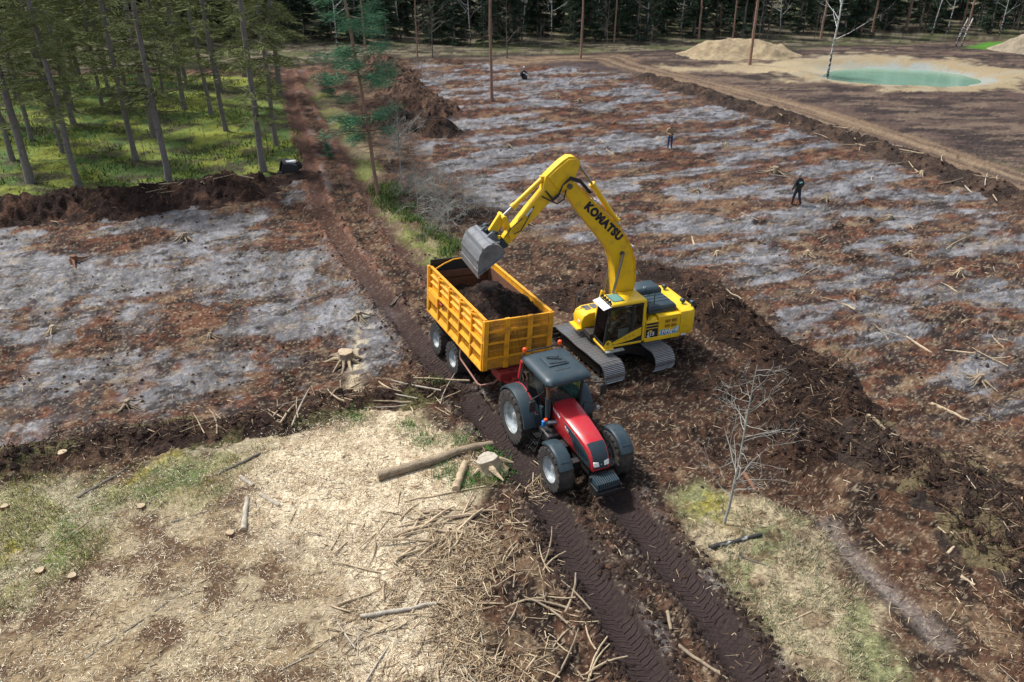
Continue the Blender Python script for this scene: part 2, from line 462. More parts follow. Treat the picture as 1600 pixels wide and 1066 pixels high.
def mat_water():
    m = bpy.data.materials.new('milky_green_pond_water'); m.use_nodes = True
    t = m.node_tree; b = t.nodes['Principled BSDF']
    tc = nd(t, 'ShaderNodeNewGeometry')
    n1 = nd(t, 'ShaderNodeTexNoise', i_Scale=0.25, i_Detail=3.0)
    t.links.new(tc.outputs['Position'], n1.inputs['Vector'])
    mx = nd(t, 'ShaderNodeMix', data_type='RGBA'); mx.inputs[6].default_value = (0.12, 0.25, 0.17, 1); mx.inputs[7].default_value = (0.20, 0.32, 0.25, 1)
    t.links.new(n1.outputs[0], mx.inputs[0]); t.links.new(mx.outputs[2], b.inputs['Base Color'])
    b.inputs['Roughness'].default_value = 0.15
    n2 = nd(t, 'ShaderNodeTexNoise', i_Scale=3.0, i_Detail=4.0); t.links.new(tc.outputs['Position'], n2.inputs['Vector'])
    bp = nd(t, 'ShaderNodeBump', i_Strength=0.15, i_Distance=0.03); t.links.new(n2.outputs[0], bp.inputs['Height']); t.links.new(bp.outputs[0], b.inputs['Normal'])
    return m
M['water'] = mat_water()

# ------------------------------------------------------------------ the lie of the land
TRK_L = [(455, 112), (452, 150), (470, 210), (488, 270), (505, 330), (548, 400), (610, 480), (680, 570), (755, 655), (812, 725), (850, 778), (896, 861), (944, 932), (996, 1019), (1040, 1100), (1100, 1220)]
TRK_R = [(470, 112), (492, 150), (528, 210), (560, 270), (590, 330), (640, 400), (720, 480), (810, 570), (890, 655), (945, 735), (977, 790), (1030, 861), (1079, 921), (1131, 989), (1185, 1068), (1250, 1160)]
RUT_L, RUT_R = gl(TRK_L), gl(TRK_R)
POND_C = g(1405, 112); 
P_MOSS = gl([(-900, 420), (0, 318), (120, 302), (350, 285), (440, 268), (470, 262), (476, 238), (462, 190), (440, 125), (330, 118), (200, 116), (0, 122), (-900, 140)])
P_FIELDL = gl([(-500, 420), (0, 352), (350, 306), (470, 280), (500, 330), (530, 400), (590, 470), (640, 560), (560, 604), (480, 645), (300, 684), (0, 735), (-500, 850)])
P_FIELDR = gl([(640, 100), (800, 98), (1000, 112), (1030, 130), (1250, 200), (1600, 325), (1900, 440), (1900, 800), (1600, 690), (1330, 660), (1250, 560), (1130, 440), (900, 380), (760, 330), (660, 260), (640, 180)])
P_STRAW = gl([(-300, 830), (0, 762), (200, 735), (420, 676), (540, 652), (640, 640), (735, 690), (775, 750), (700, 795), (735, 865), (700, 930), (745, 1000), (715, 1066), (720, 1200), (-300, 1200)])
P_PALE = gl([(415, 690), (560, 655), (660, 665), (740, 705), (700, 785), (640, 850), (680, 930), (690, 1080), (540, 1100), (590, 960), (540, 900), (440, 830), (405, 770)])
P_GREEN = gl([(-300, 800), (0, 755), (200, 735), (430, 690), (330, 775), (200, 810), (150, 880), (0, 960), (-300, 1020)])
P_GRASSR = gl([(1050, 770), (1100, 755), (1160, 775), (1275, 800), (1300, 850), (1345, 950), (1420, 1066), (1480, 1200), (1330, 1200), (1260, 1066), (1180, 960), (1095, 870)])
P_DARK = gl([(860, 510), (960, 420), (1090, 430), (1200, 520), (1310, 630), (1335, 690), (1310, 770), (1240, 790), (1140, 745), (1040, 700), (960, 640), (900, 600)])
P_UPR = gl([(660, 86), (850, 84), (1000, 76), (1250, 72), (1600, 60), (2300, 60), (2300, 560), (1600, 325), (1250, 195), (1030, 128), (900, 104), (760, 96)])
P_FOREST = gl([(-3000, 112), (0, 112), (430, 104), (560, 92), (800, 88), (1000, 80), (1250, 78), (1500, 62), (2000, 50), (4000, 50), (4000, -60), (-3000, -60)])
P_VERGE = gl([(478, 128), (520, 150), (560, 205), (598, 275), (640, 345), (715, 405), (690, 428), (640, 392), (600, 345), (570, 290), (535, 215), (495, 165)])
P_LAWN = gl([(1505, 73), (1545, 64), (1600, 62), (1700, 62), (1700, 76), (1595, 80)])
ROADR = gl([(800, 96), (880, 90), (948, 88), (985, 100), (1040, 116), (1120, 135), (1250, 172), (1400, 222), (1600, 290), (1900, 400)])
PIT = gl([(1150, 690), (1215, 735), (1265, 765)])
EDGE = gl([(-200, 108), (300, 108), (440, 104), (560, 95), (700, 88), (900, 84), (1100, 78), (1250, 74), (1480, 72), (1700, 68)])
DITCH = gl([(1290, 815), (1350, 890), (1420, 950), (1470, 1000)])
SCRAPE = [gl([(575, 480), (560, 560), (548, 640), (540, 660)]), gl([(380, 480), (340, 560), (300, 650)]), gl([(230, 480), (170, 580), (120, 690)])]

PRINTS = [(g(*a_), g(*b_), .36) for a_, b_ in (((1180, 560), (1620, 440)), ((1330, 640), (1640, 520)), ((1000, 400), (1500, 300)), ((1100, 470), (1560, 380)), ((760, 250), (1010, 140)), ((900, 330), (1180, 190)), ((420, 300), (395, 640)), ((250, 380), (190, 680)), ((80, 400), (30, 700)), ((150, 370), (460, 330)), ((540, 420), (500, 600)), ((1380, 420), (1260, 220)))]

def pond_r(x, y):
    return np.hypot((x - POND_C[0]) / 9.6, (y - POND_C[1]) / 7.6) * (0.72 + 0.56 * fbm(x * 0.12, y * 0.16, 3, 5))

def ground_h(x, y, fine=True):
    x = np.asarray(x, float); y = np.asarray(y, float)
    h = 0.5 * (fbm(x * 0.045, y * 0.045, 3, 3) - 0.5)
    near = np.exp(-(((x - 2.5) / 7) ** 2 + ((y - 25) / 8) ** 2))
    h = h * (1 - near)
    # pond bowl
    pr = pond_r(x, y)
    h = h * sst(0.9, 1.6, pr) - 1.25 * (1 - sst(0.45, 1.35, pr))
    dl, sl, ll = dline(x, y, RUT_L); dr, sr, lr = dline(x, y, RUT_R)
    wob = 0.12 * (fbm(x * 0.6, y * 0.6, 2, 11) - 0.5)
    for d, hw in ((dl, 0.42), (dr, 0.42)):
        h = h - 0.13 * np.exp(-((d + wob) / hw) ** 4) + 0.09 * np.exp(-((d - 0.72) / 0.22) ** 2) * (0.3 + fbm(x * 1.7, y * 1.7, 2, 13))
    h = h - .55 * (1 - sst(.3, 1.7, dline(x, y, PIT)[0] + .8 * (fbm(x * .9, y * .9, 3, 17) - .5)))
    if fine:
        dmin = np.minimum(dl, dr)
        rough = 0.35 + 0.65 * sst(0.2, 0.7, fbm(x * 0.3, y * 0.3, 3, 23))
        rough = rough * sst(.9, 1.7, pr) * sst(140, 80, y) * (1 - .6 * (1 - sst(-.5, .5, sdpoly(x, y, P_STRAW))))
        rough = rough * (1 - 0.75 * (1 - sst(0.35, 0.6, dmin)))
        n = fbm(x * 1.6, y * 1.6, 5, 29, 0.6) - 0.5
        h = h + 0.26 * n * rough
        cl = np.clip(fbm(x * 4.5, y * 4.5, 3, 31) - 0.56, 0, 1)
        h = h + 0.5 * cl * rough
        h = h - 0.12 * np.exp(-(dline(x, y, DITCH)[0] / 0.35) ** 2)
    return h

HEAPS = []      # functions (x, y) -> height above the plain ground, used to rest things on them
def surf_h(x, y):
    x = np.atleast_1d(np.asarray(x, float)); y = np.atleast_1d(np.asarray(y, float))
    h = ground_h(x, y); b = None
    for f_ in HEAPS:
        bx = f_.box; m = (x > bx[0]) & (x < bx[1]) & (y > bx[2]) & (y < bx[3])
        if not m.any(): continue
        if b is None: b = ground_h(x, y, False)
        h[m] = np.maximum(h[m], b[m] + f_(x[m], y[m]))
    return h
def sh(x, y):
    if y > 75 or x < -24:
        X_, Y_ = np.array([float(x)]), np.array([float(y)])
        h = .5 * (fbm(X_ * .045, Y_ * .045, 3, 3) - .5); pr = pond_r(X_, Y_)
        return float((h * sst(.9, 1.6, pr) - 1.5 * (1 - sst(.55, 1.15, pr)))[0])
    return float(surf_h(x, y)[0])

def lerp(a, b, t): return a + (np.asarray(b) - a) * t[:, None]

def ground_col(x, y):
    n = x.shape[0]
    A = lambda *c: np.tile(np.array(c), (n, 1))
    e1 = fbm(x * 0.5, y * 0.5, 4, 41) - 0.5
    e2 = fbm(x * 1.7, y * 1.7, 4, 43) - 0.5
    f1 = fbm(x * 5.0, y * 5.0, 3, 47)
    f2 = fbm(x * 2.3 + 3, y * 2.3, 4, 53)
    sp = fbm(x * 11.0, y * 11.0, 2, 59)
    def mask(poly, soft, n1=1.2, n2=0.7):
        return 1 - sst(-soft, soft, sdpoly(x, y, poly) + n1 * e1 * 2 + n2 * e2 * 2)
    # brown litter and peat
    c = lerp(A(0.074, 0.039, 0.024), (0.025, 0.016, 0.012), sst(0.42, 0.62, f2))
    c = lerp(c, (0.155, 0.103, 0.063), 0.75 * sst(0.56, 0.7, fbm(x * 1.1, y * 1.1, 4, 61)))
    # scraped fields: grey sand between rusty litter
    a = R(-24); u = x * math.cos(a) - y * math.sin(a); v = x * math.sin(a) + y * math.cos(a)
    wu = u + 0.7 * (fbm(x * 0.35, y * 0.35, 3, 67) - 0.5) * 2; wv = v + 0.5 * (fbm(x * 0.35 + 9, y * 0.35, 3, 71) - 0.5) * 2
    gR = fbm(wu * 0.26, wv * 0.58, 6, 73, 0.56) - .006
    dL = np.array(SCRAPE[1][2]) - np.array(SCRAPE[1][0]); dL = dL / np.hypot(*dL); uL = x * dL[0] + y * dL[1]; vL = x * dL[1] - y * dL[0]
    uL = uL + 1.2 * e1; vL = vL + .8 * (fbm(x * .4 + 3, y * .4, 3, 69) - .5)
    gL = fbm(x * 0.24 + .5 * e1, y * 0.34 + e1, 6, 73, 0.54) - .004
    lf = x < -3 - .05 * y
    gn = np.where(lf, gL, gR)
    scr = np.where(lf, fbm(uL * .10, vL * 1.5, 4, 76), fbm(wu * .07, wv * 1.7, 4, 76))
    gn = gn + .16 * (scr - .5)
    far = sst(45, 80, y)
    grey = lerp(A(0.105, 0.105, 0.114), (0.195, 0.196, 0.208), sst(0.35, 0.65, f2))
    grey = lerp(grey, (0.058, 0.055, 0.058), 0.8 * sst(0.50, 0.62, fbm(wu * 0.9, wv * 2.6, 5, 79, .6)))
    rust = lerp(A(0.112, 0.050, 0.030), (0.036, 0.021, 0.017), sst(0.40, 0.60, fbm(x * 1.9, y * 2.6, 5, 85, .62)))
    rust = lerp(rust, (0.165, 0.105, 0.062), 0.6 * sst(0.55, 0.68, fbm(x * 0.8 + 4, y * 0.8, 4, 83)))
    gn = gn + .10 * (fbm(x * .07, y * .10, 3, 75) - .5) + np.where(x < -3, .05 * (.5 - sst(28, 40, y)), 0)
    wg = sst(0.452, 0.592, gn + 0.07 * (f1 - 0.5) + 0.07 * (f2 - .5))
    fld = rust + (grey - rust) * wg[:, None]
    dk = sst(0.56, 0.66, fbm(wu * 0.8 + 30, wv * 1.9, 6, 89, 0.65))
    fld = lerp(fld, (0.026, 0.020, 0.019), 0.85 * dk)
    tn = sst(0.62, 0.70, fbm(wu * 0.9 + 60, wv * 1.9, 5, 97, .6))
    fld = lerp(fld, (0.22, 0.165, 0.105), 0.55 * tn)
    # drag marks: thin dark lines along the scraping direction
    ln = sst(0.62, 0.70, np.where(lf, vn(uL * .35, vL * 4.5, 101), vn(wu * 0.4, wv * 6.0, 101))) * sst(0.4, 0.6, vn(wu * 0.6, wv * 0.6, 103))
    fld = lerp(fld, (0.05, 0.038, 0.034), 0.7 * ln)
    # crawler track prints: paired dark bands with cross bars
    for a_, b_, hw in PRINTS:
        d, s_, l_ = dline(x, y, [a_, b_])
        for off in (-1.15, 1.15):
            bnd = np.exp(-((l_ - off) / hw) ** 4) * (d < 1.9) * sst(.36, .52, f2 + .25 * e1)
            bars = .45 + .55 * sst(.3, .7, np.abs(((s_ * 4.6 + .4 * e2) % 1.0) - .5) * 2)
            fld = fld * (1 - .62 * bnd * bars)[:, None]
    mf = np.maximum(mask(P_FIELDL, 0.8), mask(P_FIELDR, 1.0))
    c = c + (fld - c) * mf[:, None]
    wet = wg * mf * (1 - .7 * dk)
    for i, sc in enumerate(SCRAPE):
        d, s, l = dline(x, y, sc)
        c = lerp(c, [(0.50, 0.42, 0.28), (0.045, 0.04, 0.04), (0.05, 0.042, 0.042)][i], 0.8 * np.exp(-((d + 0.4 * e2) / 0.28) ** 2) * sst(0.42, 0.55, f2 + 0.15 * e1))
    # upper right: flattened brown ground and the sandy haul road
    up = lerp(A(0.082, 0.056, 0.046), (0.034, 0.026, 0.024), sst(0.4, 0.6, fbm(x * 0.3, y * 0.9, 7, 107, 0.7)))  # browns darkened here to stand in for cloud shade over the far ground
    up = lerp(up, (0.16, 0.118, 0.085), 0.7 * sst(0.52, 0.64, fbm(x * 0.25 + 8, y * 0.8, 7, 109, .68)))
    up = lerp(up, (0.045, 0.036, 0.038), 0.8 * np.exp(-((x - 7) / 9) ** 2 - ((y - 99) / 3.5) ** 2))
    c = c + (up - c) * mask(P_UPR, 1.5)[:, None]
    d, s, l = dline(x, y, ROADR)
    rd = lerp(A(0.175, 0.120, 0.077), (0.09, 0.062, 0.046), sst(0.4, 0.62, fbm(s * 0.15, l * 1.8, 4, 113)))
    rd = lerp(rd, (0.26, 0.195, 0.125), 0.7 * np.exp(-((np.abs(l + 0.6 * e1) - 1.1) / 0.3) ** 2))
    c = c + (rd - c) * (0.9 * (1 - sst(2.2, 3.4, d + 1.6 * e1)))[:, None]
    grn = np.exp(-((l + 3.2 + e1) / 0.7) ** 2) * sst(62, 50, y) * sst(0.45, 0.6, f2)
    c = lerp(c, (0.13, 0.15, 0.06), 0.5 * grn)
    # pond bank
    pr = pond_r(x, y)
    bank = lerp(A(0.27, 0.215, 0.13), (0.25, 0.275, 0.255), sst(1.12, 0.95, pr + 0.6 * e1))
    bank = lerp(bank, (0.28, 0.25, 0.18), 0.6 * sst(0.45, 0.62, fbm(x * .5, y * .9, 4, 117)))
    c = c + (bank - c) * sst(1.75, 1.5, pr + 1.1 * e1)[:, None]
    d = np.hypot((x - 30) / 14, (y - 99) / 4.0)
    c = lerp(c, (0.36, 0.29, 0.18), 0.75 * sst(1.0, 0.6, d + 1.2 * e1))
    # woodland floors
    mo = lerp(A(0.155, 0.195, 0.045), (0.075, 0.125, 0.036), sst(0.42, 0.6, fbm(x * 0.45, y * 0.45, 4, 127)))
    mo = lerp(mo, (0.235, 0.240, 0.040), 0.6 * sst(0.52, 0.64, fbm(x * 0.33 + 5, y * 0.4, 4, 131)))
    mo = lerp(mo, (0.060, 0.052, 0.032), 0.85 * sst(0.51, 0.62, fbm(x * 0.5 - 7, y * 0.6, 5, 137)))
    lit = lerp(A(0.15, 0.13, 0.085), (0.045, 0.038, 0.027), sst(0.4, 0.58, fbm(x * 0.6, y * 1.3, 7, 139, .7)))
    lit = lerp(lit, (0.07, 0.085, 0.03), 0.6 * sst(0.52, 0.66, fbm(x * 0.25, y * 0.4, 4, 141)))
    mfr = mask(P_FOREST, 1.2)
    c = c + (lit - c) * mfr[:, None]
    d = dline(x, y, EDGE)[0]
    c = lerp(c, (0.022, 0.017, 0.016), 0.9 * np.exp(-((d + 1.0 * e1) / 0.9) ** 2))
    c = c + (mo - c) * mask(P_MOSS, 0.6)[:, None]
    c = lerp(c, (0.07, 0.19, 0.025), 0.95 * mask(P_LAWN, 0.8, 0.6, 0.4))
    # dark turned soil by the excavator
    ds = lerp(A(0.032, 0.019, 0.014), (0.066, 0.034, 0.022), sst(0.45, 0.65, f2))
    c = c + (ds - c) * mask(P_DARK, 0.7)[:, None]
    # foreground: dry litter, chips, moss and grass
    st = lerp(A(0.24, 0.178, 0.103), (0.105, 0.066, 0.040), sst(0.40, 0.58, fbm(x * 0.8, y * 1.2, 6, 149, .65)))
    st = lerp(st, (0.38, 0.315, 0.20), 0.7 * sst(0.5, 0.62, fbm(x * 1.3, y * 1.3, 4, 151)))
    pale = mask(P_PALE, 1.0, 1.1, 0.9)
    st = st + (lerp(A(0.72, 0.62, 0.44), (0.42, 0.325, 0.205), sst(0.42, 0.66, fbm(x * 2.6, y * 2.6, 5, 153, .68))) - st) * (0.9 * pale)[:, None]
    gr = mask(P_GREEN, 0.8, 1.2, 0.8)
    gc = lerp(A(0.22, 0.215, 0.10), (0.255, 0.225, 0.035), sst(0.52, 0.62, fbm(x * 0.6, y * 0.9, 4, 157)))
    gc = lerp(gc, (0.085, 0.125, 0.045), 0.8 * sst(0.50, 0.62, fbm(x * 0.8 + 3, y * 0.8, 5, 163)))
    gc = lerp(gc, (0.33, 0.29, 0.20), 0.75 * sst(0.50, 0.60, fbm(x * 0.5 + 31, y * 0.5, 5, 167)))
    st = st + (gc - st) * gr[:, None]
    mst = mask(P_STRAW, 0.7, 0.9, 0.9)
    c = c + (st - c) * mst[:, None]
    # dry grass right of the track
    gs = lerp(A(0.33, 0.275, 0.175), (0.18, 0.185, 0.09), sst(0.46, 0.60, fbm(x * 0.7, y * 0.7, 5, 173)))
    gs = lerp(gs, (0.13, 0.085, 0.05), 0.7 * sst(0.55, 0.66, f2))
    ye = np.exp(-((x - g(1110, 790)[0]) / 0.7) ** 2 - ((y - g(1110, 790)[1]) / 0.8) ** 2)
    gs = lerp(gs, (0.26, 0.23, 0.04), 0.8 * ye * sst(0.4, 0.55, f2))
    c = c + (gs - c) * mask(P_GRASSR, 0.5, 0.8, 0.6)[:, None]
    # track: reddish earth above, wet black-brown below
    dl, sl, ll = dline(x, y, RUT_L); dr, sr, lr = dline(x, y, RUT_R)
    dm = np.minimum(dl, dr)
    bt = ((ll > 0) & (lr < 0)).astype(float)
    tw = np.maximum(bt * (1 - .35 * sst(.4, .6, f2)), sst(1.15, 0.55, dm + 0.9 * e1 + 0.4 * e2))
    lowp = sst(46, 24, y)
    tc_ = lerp(A(0.175, 0.088, 0.056), (0.085, 0.043, 0.030), sst(0.4, 0.62, f2))
    tc_ = lerp(tc_, (0.040, 0.028, 0.024), lowp)
    tc_ = lerp(tc_, (0.20, 0.185, 0.18), 0.5 * sst(0.54, 0.64, fbm(x * 0.9, y * 0.9, 5, 181, .6)) * sst(0.4, 0.8, dm))
    rut = lerp(A(0.085, 0.045, 0.032), (0.032, 0.021, 0.019), lowp)
    tc_ = tc_ + (rut - tc_) * (sst(0.55, 0.40, dm))[:, None]
    c = c + (tc_ - c) * (tw * sst(112, 104, y))[:, None]
    d = dline(x, y, DITCH)[0]
    c = lerp(c, (0.19, 0.16, 0.14), 0.8 * np.exp(-((d + 0.25 * e2) / 0.3) ** 2))
    vg = lerp(A(0.13, 0.10, 0.06), (0.135, 0.155, 0.045), sst(.44, .58, fbm(x * .6, y * .6, 5, 183, .6)))
    vg = lerp(vg, (0.24, 0.20, 0.12), .7 * sst(.54, .64, fbm(x * .5 + 9, y * .5, 4, 187)))
    c = c + (vg - c) * (.9 * mask(P_VERGE, .5, .7, .5))[:, None]
    # small scale: pale chips and dark crumbs
    ch = fbm(x * 16, y * 16, 2, 191)
    rm = sst(0.60, 0.42, dm) * lowp
    c = lerp(c, (0.40, 0.33, 0.23), 0.4 * sst(0.64, 0.76, ch) * sst(70, 30, y) * (1 - .95 * rm))
    k = 1 + (-.55 + 1.10 * fbm(x * 9.0, y * 9.0, 3, 59, .7)) * (1 - .6 * sst(40, 85, y)) * (1 - .8 * sst(1.9, 1.5, pr))
    k = 1 + (k - 1) * (1 - .8 * rm) * (1 - .35 * mst)
    c = c * k[:, None]
    wet = np.maximum(wet * (1 - mst), .25 * rm)
    return np.clip(c, 0.004, 0.9), np.clip(wet, 0, 1)

# ------------------------------------------------------------------ ground sheet
def build_ground():
    py = np.linspace(1130, 62, 640)
    t = (py - 533) / FPX
    Y = CAM_H * (math.cos(PITCH) - t * math.sin(PITCH)) / (math.sin(PITCH) + t * math.cos(PITCH))
    Y = np.concatenate([[-250, -60, -15, 0, 4, 7, 8.5], Y[Y > 9.5], Y[-1] * np.geomspace(1.02, 9, 46)])
    u = np.concatenate([-np.geomspace(6, 0.76, 22), np.linspace(-0.74, 0.74, 760), np.geomspace(0.76, 6, 22)])
    wdt = np.maximum(0.884 * Y + 7.25, 15.0)
    X = wdt[:, None] * u[None, :]; YY = np.repeat(Y[:, None], len(u), 1)
    x, y = X.ravel(), YY.ravel()
    z = ground_h(x, y)
    nr, nc = X.shape
    idx = np.arange(nr * nc).reshape(nr, nc)
    F = np.stack([idx[:-1, :-1], idx[:-1, 1:], idx[1:, 1:], idx[1:, :-1]], -1).reshape(-1, 4)
    me = mesh_np('ground', np.stack([x, y, z], -1), F, True)
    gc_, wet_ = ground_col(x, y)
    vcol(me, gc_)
    me.attributes.new('wet', 'FLOAT', 'POINT').data.foreach_set('value', wet_.astype(np.float32))
    dl, sl, ll = dline(x, y, RUT_L); dr, sr, lr = dline(x, y, RUT_R)
    left = dl < dr
    rv = np.stack([np.where(left, sl, sr), np.where(left, ll, lr), sst(62, 44, y) * (0.12 + 1.1 * sst(.34, .62, fbm(x * 1.0, y * 1.0, 3, 19)))], -1).astype(np.float32)
    me.attributes.new('rut', 'FLOAT_VECTOR', 'POINT').data.foreach_set('vector', rv.ravel())
    o = link('ground', me, M['ground'])
    tag(o, 'cleared forest ground with grey sand, rusty litter, ruts and wood chips', kind='structure')
    return o
build_ground()

# pond water
def build_water():
    a = np.linspace(0, 2 * math.pi, 64, endpoint=False)
    V = [(POND_C[0] + 10 * math.cos(t), POND_C[1] + 8 * math.sin(t), -0.72) for t in a]
    me = bpy.data.meshes.new('pond'); me.from_pydata(V, [], [tuple(range(64))])
    tag(link('pond', me, M['water']), 'milky green pond water in its pale sandy bowl', kind='structure')
build_water()

# ------------------------------------------------------------------ heaps of soil and sand
def heap(name, line, half, height, seed, label, cat, mat='soil', colA=(0.042, 0.025, 0.019), colB=(0.105, 0.056, 0.036), step=0.09, rough=0.55, lump=1.2, group=None, colC=None, peak=1.0):
    xs = [p[0] for p in line]; ys = [p[1] for p in line]
    pad = half * 1.5
    def f_(x, y):
        d = dline(x, y, line)[0] if len(line) > 1 else np.hypot(x - line[0][0], y - line[0][1])
        dd = d / half + 0.55 * (fbm(x * lump * 0.5, y * lump * 0.5, 3, seed) - 0.5) * 2 * rough
        p = np.clip(1 - dd, 0, 1) ** peak
        p = p * (0.62 + 0.75 * fbm(x * lump * 0.45 + 5, y * lump * 0.45, 2, seed + 3))
        return np.where(dd < 1.12, height * (sst(0, 1, p) * 0.5 + p * 0.5) + rough * 0.95 * min(height, .9) * (fbm(x * lump * 2.2, y * lump * 2.2, 5, seed + 5, 0.66) - 0.5) * sst(0, 0.25, p) - 0.12 * (p <= 0), -1.0)
    X, Y = np.meshgrid(np.arange(min(xs) - pad, max(xs) + pad, step), np.arange(min(ys) - pad, max(ys) + pad, step * 1.15))
    x, y = X.ravel(), Y.ravel()
    h = f_(x, y)
    z = ground_h(x, y, False) + h
    nr, nc = X.shape; idx = np.arange(nr * nc).reshape(nr, nc)
    F = np.stack([idx[:-1, :-1], idx[:-1, 1:], idx[1:, 1:], idx[1:, :-1]], -1).reshape(-1, 4)
    keep = (h[F] > -0.5).all(1)
    F = F[keep]
    us, inv = np.unique(F, return_inverse=True)
    V = np.stack([x, y, z], -1)[us]; F = inv.reshape(F.shape)
    me = mesh_np(name, V, F, True)
    n = len(V)
    c = lerp(np.tile(np.array(colA), (n, 1)), colB, sst(0.45, 0.65, fbm(V[:, 0] * 1.3, V[:, 1] * 1.3, 4, seed + 9)))
    c = lerp(c, np.array(colA) * 0.6, 0.6 * sst(0.5, 0.7, fbm(V[:, 0] * 3, V[:, 1] * 3, 3, seed + 11)))
    if colC is not None: c = lerp(c, colC, 0.85 * sst(0.54, 0.64, fbm(V[:, 0] * 0.7, V[:, 1] * 0.7, 4, seed + 13)))
    vcol(me, c)
    o = link(name, me, M[mat])
    tag(o, label, cat, group)
    f_.box = (min(xs) - pad, max(xs) + pad, min(ys) - pad, max(ys) + pad)
    HEAPS.append(f_)
    return o

heap('soil_berm', gl([(-260, 362), (-100, 348), (60, 334), (180, 322), (300, 306), (400, 292)]), 2.4, 1.2, 201, 'long dark peat berm full of roots along the mossy forest edge', 'soil berm', step=0.10, rough=1.15)
heap('soil_berm', gl([(395, 293), (440, 282), (482, 271)]), 0.9, 0.4, 211, 'low tail of dark soil running to the dirt track by the spare bucket', 'soil berm', step=0.1)
heap('soil_berm', gl([(1012, 124), (1100, 149), (1250, 194), (1400, 244), (1500, 281), (1640, 332), (1800, 395)]), 1.6, 0.65, 221, 'straight dark soil ridge beside the sandy haul road at right', 'soil berm', colA=(.045, .031, .025), colB=(0.10, 0.064, 0.045), step=0.11, rough=1.0)
heap('soil_berm', gl([(-120, 752), (0, 726), (150, 702), (300, 680), (420, 660), (540, 634), (640, 618), (690, 612)]), 1.0, 0.38, 231, 'low brown ridge of soil and sticks between grey field and wood chips', 'soil berm', colB=(0.095, 0.057, 0.036), colC=(0.13, 0.12, 0.05), step=0.06, rough=0.9)
heap('soil_heap', gl([(585, 98), (612, 122), (640, 150), (668, 178)]), 2.5, .95, 241, 'rust brown heap of roots and soil behind the lone green pine', 'soil heap', colA=(0.075, 0.045, 0.033), colB=(0.16, 0.095, 0.062), step=0.10, rough=1.4)
heap('soil_heap', gl([(590, 196), (620, 190)]), 2.2, 1.15, 251, 'dark peat mound just right of the lone pine trunk', 'soil heap', colA=(.026, .017, .013), colB=(.06, .034, .023), step=0.09, rough=1.0)
heap('soil_heap', gl([(668, 196), (690, 205)]), 2.4, 1.1, 261, 'dark peat mound at the left edge of the big cleared field', 'soil heap', colA=(.026, .017, .013), colB=(.06, .034, .023), step=0.09, rough=1.0)
heap('soil_heap', gl([(1085, 478), (1140, 505), (1195, 545), (1250, 595), (1300, 640)]), 1.7, 0.7, 271, 'dark freshly dug soil ridge curving away behind the excavator', 'soil heap', colA=(0.027, 0.016, 0.0125), colB=(0.066, 0.037, 0.024), step=0.06, rough=0.85)
heap('soil_heap', gl([(1105, 490), (1150, 512)]), 1.5, 0.95, 276, 'tallest dark soil heap right behind the excavator counterweight', 'soil heap', colA=(0.027, 0.016, 0.0125), colB=(0.066, 0.037, 0.024), step=0.06, rough=0.9)
heap('soil_heap', gl([(1130, 600), (1200, 640), (1240, 690)]), 1.3, 0.5, 281, 'low dark soil heap between the bare sapling and the dug ridge', 'soil heap', colA=(0.030, 0.018, 0.014), colB=(0.070, 0.038, 0.025), step=0.06, rough=0.9)
heap('soil_heap', gl([(1335, 690), (1400, 720), (1480, 745)]), 1.5, 0.62, 291, 'brown lumpy heap with dry grass sods right of the dug pit', 'soil heap', colA=(0.050, 0.035, 0.028), colB=(0.12, 0.077, 0.050), colC=(0.20, 0.155, 0.085), step=0.06, rough=1.0)
heap('soil_heap', gl([(1500, 770), (1570, 830), (1640, 900)]), 1.7, 0.58, 301, 'brown sod heap cut off by the right edge of the photo', 'soil heap', colA=(0.048, 0.034, 0.028), colB=(0.115, 0.073, 0.048), colC=(0.18, 0.145, 0.075), step=0.06, rough=1.0)
heap('soil_heap', gl([(880, 470), (940, 440), (1010, 425), (1080, 440)]), 1.4, 0.3, 311, 'dark brown soil bank right behind the excavator and trailer', 'soil heap', colA=(0.034, 0.021, 0.016), colB=(0.090, 0.048, 0.031), step=0.07, rough=0.9)
heap('sand_pile', gl([(1130, 84), (1160, 82), (1180, 84)]), 5.6, 2.0, 321, 'big pale yellow sand pile in front of the dark woods', 'sand pile', 'sand', (0.31, 0.245, 0.15), (0.24, 0.185, 0.115), 0.16, 0.4, 0.8)
heap('sand_pile', gl([(1612, 78), (1660, 80)]), 5.0, 2.4, 331, 'sand pile cut off by the right photo edge near the lawn', 'sand pile', 'sand', (0.27, 0.225, 0.16), (0.20, 0.168, 0.12), 0.16, 0.4, 0.8)

# ------------------------------------------------------------------ lettering
def text_part(name, body, size, mat, parent, mtx, ext=0.004, bold=0.0, shear=0.0, align='LEFT', label=None, space=1.0):
    cu = bpy.data.curves.new(name, 'FONT'); cu.body = body; cu.size = size; cu.extrude = ext; cu.offset = bold
    cu.shear = shear; cu.align_x = align; cu.space_character = space; cu.resolution_u = 3
    to = bpy.data.objects.new(name, cu); COL.objects.link(to)
    dg = bpy.context.evaluated_depsgraph_get(); dg.update()
    me = bpy.data.meshes.new_from_object(to.evaluated_get(dg))
    bpy.data.objects.remove(to); bpy.data.curves.remove(cu)
    me.transform(mtx); me.materials.clear()
    o = link(name, me, mat, parent)
    if label: o['label'] = label
    return o

def frame(o, xa, ya):
    """matrix with origin o, text running along xa and upright along ya"""
    xa, ya = Vector(xa).normalized(), Vector(ya).normalized(); za = xa.cross(ya).normalized(); ya = za.cross(xa)
    m = Matrix.Identity(4)
    for i in range(3): m[i][0], m[i][1], m[i][2], m[i][3] = xa[i], ya[i], za[i], o[i]
    return m

